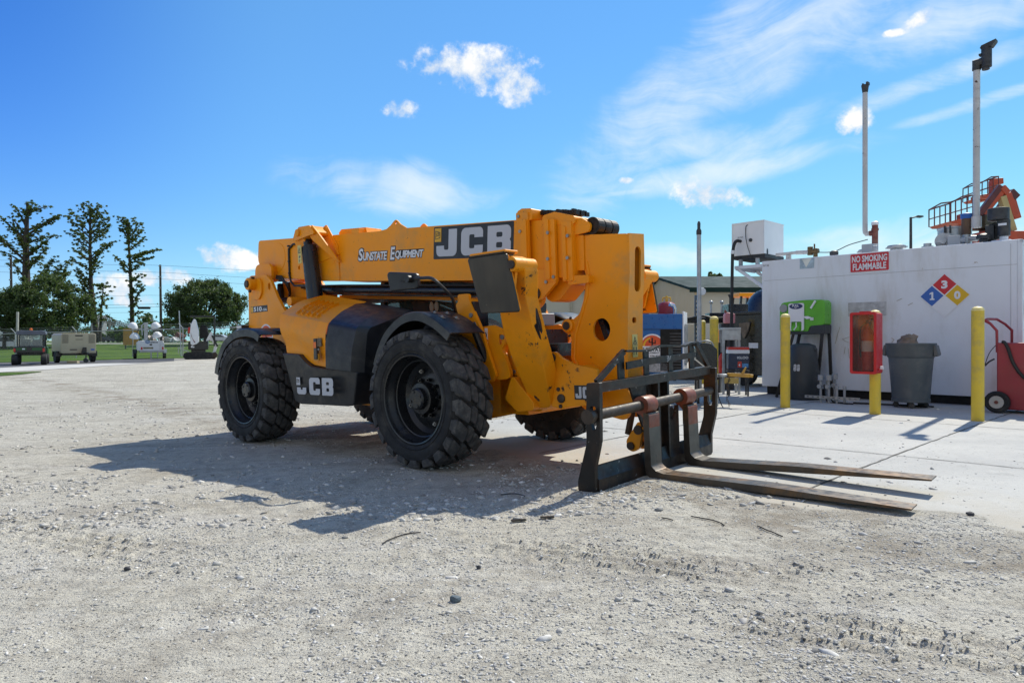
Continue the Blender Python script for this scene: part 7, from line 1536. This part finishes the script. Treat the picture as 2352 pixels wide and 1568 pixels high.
car(505, 779, 4.7, 'silver saloon car driving on the far road behind the mini excavator', SILV, dY=132)
car(255, 779, 4.8, 'dark blue pickup-like car parked beyond the lawn behind the compressor', BCAR, dY=132)
car(276, 779, 4.6, 'black car parked just right of the dark blue car beyond the lawn', mat('black_car_paint', (.01, .011, .012), .25), dY=134)
car(14, 788, 5.2, 'white car behind the fence at the left picture edge', WCAR, dY=90, h=1.6)
x, y, z = at_px(14, 105.0); tk = empty('white_truck', (x, y, gzf(x, y)), 0, 'white box truck half hidden behind the utility vehicle at the far left', 'truck')
mb = MB(); mb.prism(rnd([(-2.4, .9), (-2.4, 3.0), (.6, 3.0), (.6, .9)], .1), 'xz', 0, 2.2); mb.build('truck_box', WCAR, tk, .03)
mb = MB(); mb.prism(rnd([(.7, .7), (.7, 2.4), (1.7, 2.4), (2.2, 1.5), (2.6, 1.4), (2.6, .7)], .1), 'xz', .1, 2.1); mb.build('truck_cab', WCAR, tk, .05)
for xx in (-1.5, 1.8): mb = MB(); mb.lathe([(.2, 0), (.45, 0), (.48, .04), (.48, .25), (.2, .3)], (xx, -.02, .48), 'y', 20); mb.build('truck_wheel', RUB, tk)
x, y, z = at_px(300, 86.0); ys = empty('yellow_sign', (x, y, gzf(x, y)), 0, 'square yellow-brown sign board beyond the lawn behind the light tower', 'sign')
mb = MB(); mb.box(-.95, .95, 0, .08, .5, 2.6); mb.build('sign_board', mat('sign_ochre', (.40, .21, .03), .6, var=.15), ys)
for xx in (-.7, .7): mb = MB(); mb.bar((xx, .12, 0), (xx, .12, 2.5), .12); mb.build('sign_post', DGREY, ys)
x, y, z = at_px(265, 150.0); cv = empty('conveyor', (x, y, gzf(x, y)), 0, 'long grey inclined conveyor behind the trees at the left', 'conveyor'); s_ = 150 / 1568
mb = MB(); A0, A1 = Vector((-42 * s_, 0, 52 * s_)), Vector((48 * s_, 0, 21 * s_))
for dy in (0, 2.0):
    for dz in (0, .9): mb.bar(A0 + Vector((0, dy, dz)), A1 + Vector((0, dy, dz)), .18)
    for k in range(22): p = A0.lerp(A1, k / 22); q_ = A0.lerp(A1, (k + 1) / 22); mb.bar(p + Vector((0, dy, 0)), q_ + Vector((0, dy, .9)), .1)
mb.build('conveyor_truss', mat('conveyor_grey', (.20, .20, .19), .7), cv)
mb = MB(); mb.bar((-20 * s_, 1, 0), (-20 * s_, 1, 44 * s_), .4); mb.bar((28 * s_, 1, 0), (24 * s_, 1, 30 * s_), .4); mb.bar((18 * s_, 1, 0), (24 * s_, 1, 30 * s_), .3); mb.build('conveyor_leg', MATS['conveyor_grey'], cv)
mb = MB(); mb.box(-50 * s_, -38 * s_, -1, 3, 0, 62 * s_); mb.build('hopper_house', mat('hopper_grey', (.25, .26, .27), .7), cv)
for px, yd, rgb, lab in ((385, 118, (.55, .55, .55), 'pale wrapped scrap heap beyond the lawn behind the lamps'), (412, 120, (.14, .05, .035), 'rust-brown scrap heap beyond the lawn left of the excavator'), (355, 121, (.42, .36, .31), 'grey-brown rubble heap beyond the lawn behind the light tower')):
    x, y, z = at_px(px, yd); hp = empty('scrap_heap', (x, y, gzf(x, y)), 0, lab, 'scrap heap'); mb = MB(); rr = random.Random(px)
    for k in range(16):
        bx_, by_, s1 = rr.uniform(-1.6, 1.6), rr.uniform(0, 2), rr.uniform(.3, .8); m3 = Matrix.Translation((bx_, by_, rr.uniform(.2, 1.4) * (1 - abs(bx_) / 2.4))) @ Matrix.Rotation(rr.uniform(-1, 1), 4, 'Y') @ Matrix.Rotation(rr.uniform(0, 3), 4, 'Z'); mb.box(-s1, s1, -s1 * .6, s1 * .6, -s1 * .4, s1 * .4, m3)
    mb.build('heap', mat('scrap_%d' % px if False else {385: 'scrap_pale', 412: 'scrap_rust', 355: 'scrap_rubble'}[px], rgb, .7, var=.4, vscale=1.5), hp)

# utility poles and wires
WOODP = mat('pole_timber', (.075, .058, .045), .85, var=.25, vscale=3)
def upole(px, top_, base, Yd, label, lamp=False):
    x = (px - 1176) / 1568 * Yd; z0 = gzf(x, Yd); s_ = Yd / 1568; zt = EYE + (781 - top_) * s_ - z0; o = empty('utility_pole', (x, Yd, z0), 0, label, 'utility pole', 'timber utility poles beyond the lawn')
    m_ = MB(); m_.tube([(.012 * zt, 0, 0), (0, 0, zt)], [.20, .14], 10); m_.build('pole_shaft', WOODP, o)
    m_ = MB()
    for k in range(3): m_.cyl((-.1, -.2, zt - .2 - k * 1.5), (.1, -.2, zt - .2 - k * 1.5), .08, 8)
    m_.pieces('insulator', GALV, o)
    if lamp: m_ = MB(); m_.tube([(0, 0, zt - 8.2), (-.5, 0, zt - 7.8), (-.9, 0, zt - 7.75)], .05, 6); m_.box(-1.3, -.85, -.12, .12, zt - 7.85, zt - 7.7); m_.build('lamp_arm', GALV, o)
    return o
upole(368, 608, 785, 95, 'dark timber utility pole standing right of the thin cypress', True)
upole(25, 590, 785, 95, 'timber utility pole behind the leftmost cypress tree')
wr = empty('power_line', ((368 - 1176) / 1568 * 95, 95, 6), 0, 'thin black overhead power lines strung between the utility poles at the left', 'power line'); s_ = 95 / 1568
for ya, yb, yc, r_ in ((597, 609, 620, .016), (611, 625, 637, .016), (624, 640, 652, .016), (677, 677.5, 684, .013), (697, 698, 692, .02), (704, 704, 697, .02), (715, 716, 707, .013)):
    pts = []
    for px in range(-700, 1500, 55):
        py = np.interp(px, [-700, 0, 368, 620, 1500], [ya - (yb - ya) * 1.5, ya, yb, yc, yc + (yc - yb) * 2.5]); sag = 3.0 * math.sin(math.pi * (px % 368) / 368) if px < 368 else 3.0 * math.sin(math.pi * ((px - 368) % 500) / 500)
        pts.append(Vector(((px - 368) * s_, 0, EYE + (781 - py - sag) * s_ - 6)))
    m_ = MB(); m_.tube(pts, r_, 5); m_.build('wire', HOSE, wr)
m_ = MB(); m_.lathe([(.05, -.9), (.18, -.8), (.18, .8), (.05, .9)], ((331 - 368) * s_, 0, EYE + (781 - 707) * s_ - 6), 'x', 10); m_.build('splice_case', HOSE, wr)
# ================================================================== trees
def leaf_mat(name, a, b, c):
    m = bpy.data.materials.new(name); m.use_nodes = True; q = NT(m.node_tree); q.n.clear(); out = q.new('ShaderNodeOutputMaterial')
    g = q.new('ShaderNodeNewGeometry'); P = q.new('ShaderNodeTexCoord').outputs['Object']
    cl = q.mix(g.outputs['Random Per Island'], a, b); cl = q.mix(q.m('MULTIPLY', q.ss(q.noise(P, .5, 4, .6), .42, .66), .6), cl, c)
    df = q.new('ShaderNodeBsdfPrincipled'); df.inputs['Roughness'].default_value = .55; df.inputs['Specular IOR Level'].default_value = .35; q.link(cl, df.inputs['Base Color'])
    tl = q.new('ShaderNodeBsdfTranslucent'); q.link(q.mix(.5, cl, (.10, .16, .01)), tl.inputs[0])
    mx = q.new('ShaderNodeMixShader'); mx.inputs[0].default_value = .4; q.link(df.outputs[0], mx.inputs[1]); q.link(tl.outputs[0], mx.inputs[2]); q.link(mx.outputs[0], out.inputs[0]); return m
OAKL = leaf_mat('oak_leaves', (.045, .075, .032), (.095, .135, .055), (.12, .155, .055)); CYPL = leaf_mat('cypress_leaves', (.075, .115, .035), (.15, .195, .055), (.23, .24, .055)); FARL = leaf_mat('far_leaves', (.030, .055, .022), (.055, .090, .032), (.085, .13, .04)); BUSHL = leaf_mat('bush_leaves', (.05, .11, .015), (.10, .19, .03), (.06, .12, .02))
BARK = mat('tree_bark', (.045, .036, .030), .9, var=.3, vscale=3)
def leaves(name, C, rad, per, size, m, parent, seed, flat=1.0, droop=0.0):
    """leaf-sized quads spread through clumps: C = clump centres, rad = clump radii"""
    rs = np.random.RandomState(seed); C = np.array(C, float); rad = np.array(rad, float); n = len(C) * per
    ci = np.repeat(np.arange(len(C)), per); d = rs.randn(n, 3); d /= np.linalg.norm(d, axis=1)[:, None]; r_ = np.abs(rs.randn(n)) * .62
    P = C[ci] + d * (rad[ci] * r_)[:, None] * np.array([1, 1, flat]); P[:, 2] -= droop * rs.rand(n) * rad[ci]
    a = rs.randn(n, 3); a /= np.linalg.norm(a, axis=1)[:, None]; b = np.cross(a, rs.randn(n, 3)); b /= np.linalg.norm(b, axis=1)[:, None]
    s = (size * (.55 + .9 * rs.rand(n)))[:, None]
    V = np.stack([P - a * s, P + b * s * .55, P + a * s, P - b * s * .55], 1).reshape(-1, 3).astype(np.float32); F = np.arange(n * 4, dtype=np.int32)
    me = bpy.data.meshes.new(name); me.vertices.add(len(V)); me.vertices.foreach_set('co', V.ravel()); me.loops.add(len(F)); me.loops.foreach_set('vertex_index', F); me.polygons.add(n)
    me.polygons.foreach_set('loop_start', np.arange(0, n * 4, 4, dtype=np.int32)); me.polygons.foreach_set('loop_total', np.full(n, 4, dtype=np.int32)); me.update(calc_edges=True); me.materials.append(m)
    o = bpy.data.objects.new(name, me); col.objects.link(o)
    if parent: o.parent = parent
    return o
def tree_at(name, px, Yd, label, group=None):
    x = (px - 1176) / 1568 * Yd; z0 = gzf(x, Yd); s_ = Yd / 1568; o = empty(name, (x, Yd, z0), 0, label, 'tree', group)
    return o, (lambda a, b, dy=0.0: Vector(((a - px) * s_, dy, EYE + (781 - b) * s_ - z0))), s_
def cypress(px, base_px, top, Yd, branches, label, seed, thick, trunk_pts, vine=0):
    o, L, s_ = tree_at('cypress_tree', base_px, Yd, label, 'tall cypress trees'); rr = random.Random(seed); m_ = MB()
    tp = [L(a, b) for a, b in trunk_pts]; n = len(tp); m_.tube(tp, [thick * s_ * (1 - .8 * i / (n - 1)) for i in range(n)], 9); C = []; rad = []
    for (a, b, c, d, w_) in branches:    # from (a, b) on the trunk to (c, d), clump size w_
        dy0 = rr.uniform(-1, 1) * abs(c - a) * s_ * .6; p0, p1 = L(a, b), L(c, d, dy0); mid = p0.lerp(p1, .5) + Vector((0, 0, rr.uniform(-.03, .05) * (p1 - p0).length)); m_.tube([p0, mid, p1], [thick * s_ * .28, thick * s_ * .16, thick * s_ * .05], 5)
        k = max(4, int((p1 - p0).length / (w_ * s_ * .34)))
        for i in range(k + 1):
            t_ = .25 + .8 * i / k; q = p0.lerp(p1, t_) + Vector((rr.gauss(0, .35), rr.gauss(0, .6), rr.gauss(0, .22))) * w_ * s_; C.append(q); rad.append(w_ * s_ * rr.uniform(.16, .52))
            if rr.random() < .6: C.append(q + Vector((rr.gauss(0, 1), rr.gauss(0, 1.4), rr.gauss(.1, .4))) * w_ * s_ * .7); rad.append(w_ * s_ * rr.uniform(.12, .36))
    for i in range(vine):
        t_ = rr.random(); f_ = t_ * (n - 1); i0 = min(int(f_), n - 2); p = tp[i0].lerp(tp[i0 + 1], f_ - i0); C.append(p + Vector((rr.gauss(0, 3.2) * s_, rr.gauss(0, 3) * s_, 0))); rad.append(rr.uniform(2.5, 5) * s_)
    m_.build('trunk', BARK, o); leaves('crown', C, rad, 120, .085, CYPL, o, seed, .6, .3)
def fan(rr, x0, pairs): return pairs
cypress(66, 60, 458, 105, [(60, 520, 40, 474, 9), (62, 500, 75, 466, 12), (64, 490, 95, 470, 11), (63, 505, 60, 462, 12), (62, 530, 112, 493, 9), (62, 540, 125, 492, 6), (60, 545, 30, 500, 8), (60, 550, 12, 498, 7), (62, 545, 80, 530, 11), (62, 560, 105, 540, 10), (62, 585, 132, 545, 10), (62, 590, 100, 565, 13), (60, 580, 20, 520, 8), (60, 575, 38, 545, 10), (60, 600, 5, 545, 9), (60, 600, -8, 540, 9), (60, 610, 22, 580, 14), (62, 615, 120, 570, 11), (64, 620, 88, 590, 12), (60, 640, 30, 600, 13), (70, 690, 140, 590, 13), (80, 680, 150, 600, 12), (90, 690, 158, 620, 12), (85, 700, 150, 640, 13), (75, 660, 110, 610, 10), (72, 650, 140, 625, 10)], 'leftmost and broadest of the tall cypress trees, with a thick trunk', 3, 11, [(63, 770), (62, 690), (60, 620), (60, 560), (62, 500), (66, 470)], 50)
cypress(210, 220, 465, 105, [(207, 520, 190, 470, 9), (207, 510, 205, 466, 9), (208, 515, 225, 470, 9), (208, 530, 246, 490, 9), (208, 540, 258, 503, 8), (208, 550, 255, 520, 8), (206, 535, 160, 485, 8), (206, 545, 165, 500, 9), (205, 560, 160, 525, 9), (206, 570, 170, 540, 9), (208, 560, 240, 530, 10), (207, 585, 175, 560, 9), (207, 600, 155, 570, 8), (209, 595, 258, 556, 7), (209, 590, 235, 560, 10), (209, 610, 240, 580, 8), (208, 620, 180, 600, 8), (209, 640, 228, 610, 9), (208, 650, 183, 620, 8), (207, 660, 190, 640, 8), (212, 680, 175, 625, 7), (212, 690, 180, 645, 7), (212, 700, 190, 665, 7), (208, 500, 215, 480, 11), (209, 625, 225, 595, 9)], 'middle tall cypress tree with an open fan of branches', 4, 6.5, [(224, 785), (216, 720), (209, 650), (207, 580), (207, 520), (208, 475)], 45)
cypress(302, 303, 495, 105, [(293, 540, 275, 500, 8), (293, 530, 285, 498, 8), (294, 535, 310, 505, 9), (295, 545, 325, 515, 8), (296, 560, 330, 530, 8), (297, 575, 335, 550, 7), (298, 590, 350, 570, 7), (298, 600, 352, 582, 6), (298, 605, 340, 590, 8), (295, 550, 278, 525, 7), (297, 620, 262, 588, 6), (298, 630, 275, 605, 6), (298, 625, 325, 605, 8), (300, 650, 320, 630, 7), (301, 680, 318, 650, 6), (302, 700, 325, 660, 5), (302, 710, 318, 690, 5), (303, 730, 320, 715, 6), (295, 560, 310, 545, 10)], 'thin rightmost cypress tree with ivy up its slender trunk', 5, 5.0, [(304, 770), (303, 700), (300, 640), (297, 580), (294, 530), (294, 505)], 110)
o, L, s_ = tree_at('young_tree', 236, 104, 'thin young tree right beside the middle cypress trunk'); m_ = MB(); m_.tube([L(229, 785), L(232, 720), L(238, 650)], [.25, .16, .05], 7); m_.build('trunk', BARK, o)
rr = random.Random(9); C = [L(236 + rr.gauss(0, 8), rr.uniform(648, 735), rr.gauss(0, .8)) for _ in range(60)]; leaves('crown', C, [rr.uniform(2.5, 5.5) * s_ for _ in C], 40, .15, CYPL, o, 9, .6, .2)
def oak(px, Yd, top, bot, half, label, seed, nclump, m, per=95, size=.14, lean=0.0, group=None, trunk=True, shape=1.0):
    o, L, s_ = tree_at('oak_tree', px, Yd, label, group); rr = random.Random(seed); C = []; rad = []
    cy = bot + (top - bot) * .42; hx, hz_ = half, (bot - top) / 2
    for _ in range(nclump):
        a = rr.uniform(0, 2 * math.pi); e = math.asin(rr.uniform(-.75, 1)); r_ = rr.uniform(.55, 1) ** .6; bump_ = 1 + .16 * math.sin(3 * a + seed) + .10 * math.sin(7 * a + 2 * seed)
        C.append(L(px + lean, (top + bot) / 2) + Vector((math.cos(a) * math.cos(e) * hx * s_ * r_ * bump_, math.sin(a) * math.cos(e) * hx * s_ * .8 * r_ * bump_, math.sin(e) * hz_ * s_ * r_ * (1 + .1 * math.sin(5 * a))))); rad.append(rr.uniform(.07, .19) * hx * s_)
    m_ = MB(); base = Vector((0, 0, 0)); fork_ = L(px, bot - (bot - top) * .25); m_.tube([base, fork_.lerp(base, .4), fork_], [hx * s_ * .07, hx * s_ * .06, hx * s_ * .045], 9)
    for c in C[::max(1, nclump // 14)]: m_.tube([fork_, fork_.lerp(c, .55) + Vector((0, 0, .3)), c], [hx * s_ * .03, hx * s_ * .018, hx * s_ * .006], 5)
    m_.build('trunk', BARK, o); leaves('crown', C, rad, int(per * 2.2), size, m, o, seed, .8, .1); return o
oak(98, 92, 634, 796, 96, 'broad dark oak tree in front of the leftmost cypress', 11, 260, OAKL, 110)
oak(10, 90, 655, 792, 62, 'dark oak tree at the left picture edge beside the broad oak', 14, 90, OAKL, 100)
oak(148, 96, 615, 775, 20, 'narrow light green tree growing between the broad oak and the middle cypress', 15, 46, CYPL, 80)
oak(473, 100, 643, 768, 82, 'round dark oak tree standing right of the utility pole', 12, 300, OAKL, 110, lean=0)
oak(290, 118, 752, 786, 44, 'bright green bush below the conveyor at the left', 16, 60, BUSHL, 70, .22)
oak(1642, 120, 627, 700, 34, 'dark tree crown showing over the warehouse roof right of the grey pole', 17, 90, OAKL, 80, .3); oak(1700, 125, 634, 710, 32, 'lower dark tree crown over the warehouse roof beside the pump cabinet bracket', 18, 70, OAKL, 80, .3); oak(1586, 130, 636, 700, 13, 'small dark tree top just above the warehouse ridge', 19, 30, OAKL, 60, .3)
# far wood reading as one mass
rs = np.random.RandomState(31); C = []; rad = []
for k in range(950):
    px = rs.uniform(-900, 2900); Yd = rs.uniform(205, 290); x = (px - 1176) / 1568 * Yd; h = (6.5 + 3.0 * math.sin(px * .021) + 2.0 * math.sin(px * .057 + 1) + 1.2 * math.sin(px * .13)) * (.75 + .4 * rs.rand()); C.append((x, Yd, gzf(x, Yd) + h * rs.uniform(.15, 1.0))); rad.append(rs.uniform(1.3, 2.9))
fw = leaves('far_wood', C, rad, 75, .62, FARL, None, 33, .8); fw['kind'] = 'stuff'
# ================================================================== small things lying on the gravel
def on_ground(name, px, py, label, cat, group=None, rz=0.0):
    x, y, _ = G(px, py); z = float(ground_z(np.array([x]), np.array([y]))[0]); return empty(name, (x, y, z), rz, label, cat, group)
def rock(px, py, s, label, c, seed):
    o = on_ground('loose_rock', px, py, label, 'rock', 'single rocks lying on the gravel'); b = bmesh.new(); bmesh.ops.create_icosphere(b, subdivisions=2, radius=1); rr = random.Random(seed)
    ax = [Vector((rr.gauss(0, 1), rr.gauss(0, 1), rr.gauss(0, 1))).normalized() for _ in range(9)]; cut = [rr.uniform(.55, .85) for _ in ax]; m_ = MB(); vs = []
    for v in b.verts:
        p = v.co.copy()
        for a, k in zip(ax, cut):
            d = p.dot(a)
            if d > k: p -= a * (d - k)
        vs.append((p.x * s, p.y * s * .8, p.z * s * .7 + s * .42))
    m_.add(vs, [[v.index for v in f.verts] for f in b.faces]); b.free(); m_.build('rock_body', mat('rock_' + c[0], c[1], .8, var=.25, vscale=30, bump=.001, bscale=120), o, ang=20)
BG_ = ('blue_grey', (.10, .13, .15)); PL_ = ('pale', (.55, .53, .49)); DK_ = ('dark', (.05, .05, .055))
rock(1046, 1375, .028, 'blue-grey rock lying alone on the gravel in the foreground', BG_, 1); rock(1099, 1301, .016, 'small black stone above the blue-grey rock', DK_, 2); rock(404, 1299, .022, 'pale chunky stone on the gravel at the left below the shadow', PL_, 3); rock(1567, 1088, .03, 'grey rock on the pad under the near fork tip', BG_, 4) if False else None
rock(2228, 1187, .026, 'dark rock just beyond the tip of the near fork', DK_, 5); rock(293, 1310, .02, 'dark stone left of the pale chunky stone', DK_, 6); rock(1748, 1315, .022, 'pale upright stone in the tyre track', PL_, 7)
def strip_(px, py, px2, py2, label, wd, th, m, name='metal_strip', cat='strip', grp='dark strips lying on the gravel', curve=0.0):
    a = G(px, py); b = G(px2, py2); o = on_ground(name, px, py, label, cat, grp); d = Vector((b[0] - a[0], b[1] - a[1], 0)); L_ = d.length; nrm = Vector((-d.y, d.x, 0)).normalized(); m_ = MB(); pts = []
    for k in range(7):
        t_ = k / 6; x, y = a[0] + d.x * t_ + nrm.x * curve * math.sin(math.pi * t_), a[1] + d.y * t_ + nrm.y * curve * math.sin(math.pi * t_); z = float(ground_z(np.array([x]), np.array([y]))[0]); pts.append(Vector((x - o.location.x, y - o.location.y, z - o.location.z + th + .004)))
    if wd > th * 2.2:
        for p, q in zip(pts, pts[1:]): m_.bar(p, q, wd, th)
    else: m_.tube(pts, th, 6)
    m_.build('strip_body', m, o)
STICK = mat('dark_stick', (.035, .030, .026), .7)
strip_(1174, 1197, 1208, 1194, 'short flat black metal strip left of its twin on the gravel', .03, .008, HOSE); strip_(1241, 1190, 1273, 1189, 'short flat black metal strip right of its twin on the gravel', .03, .008, HOSE)
strip_(1587, 1189, 1663, 1211, 'bent black wire tie on the gravel below the near fork', .006, .004, HOSE, 'wire_tie', 'wire', 'wire ties lying on the gravel', .05); strip_(1740, 1211, 1797, 1234, 'straight dark wire tie right of the bent one below the near fork', .006, .004, HOSE, 'wire_tie', 'wire', 'wire ties lying on the gravel', .01); strip_(878, 1252, 966, 1226, 'long thin twig on the gravel below the telehandler shadow', .006, .004, STICK, 'twig', 'twig', 'twigs on the gravel', .04); strip_(1150, 1135, 1205, 1138, 'black wire end on the gravel beside the front wheel shadow', .006, .004, HOSE, 'wire_tie', 'wire', 'wire ties lying on the gravel', .05); strip_(1520, 1193, 1545, 1199, 'shortest dark twig left of the bent wire tie', .006, .004, STICK, 'twig', 'twig', 'twigs on the gravel', .01)
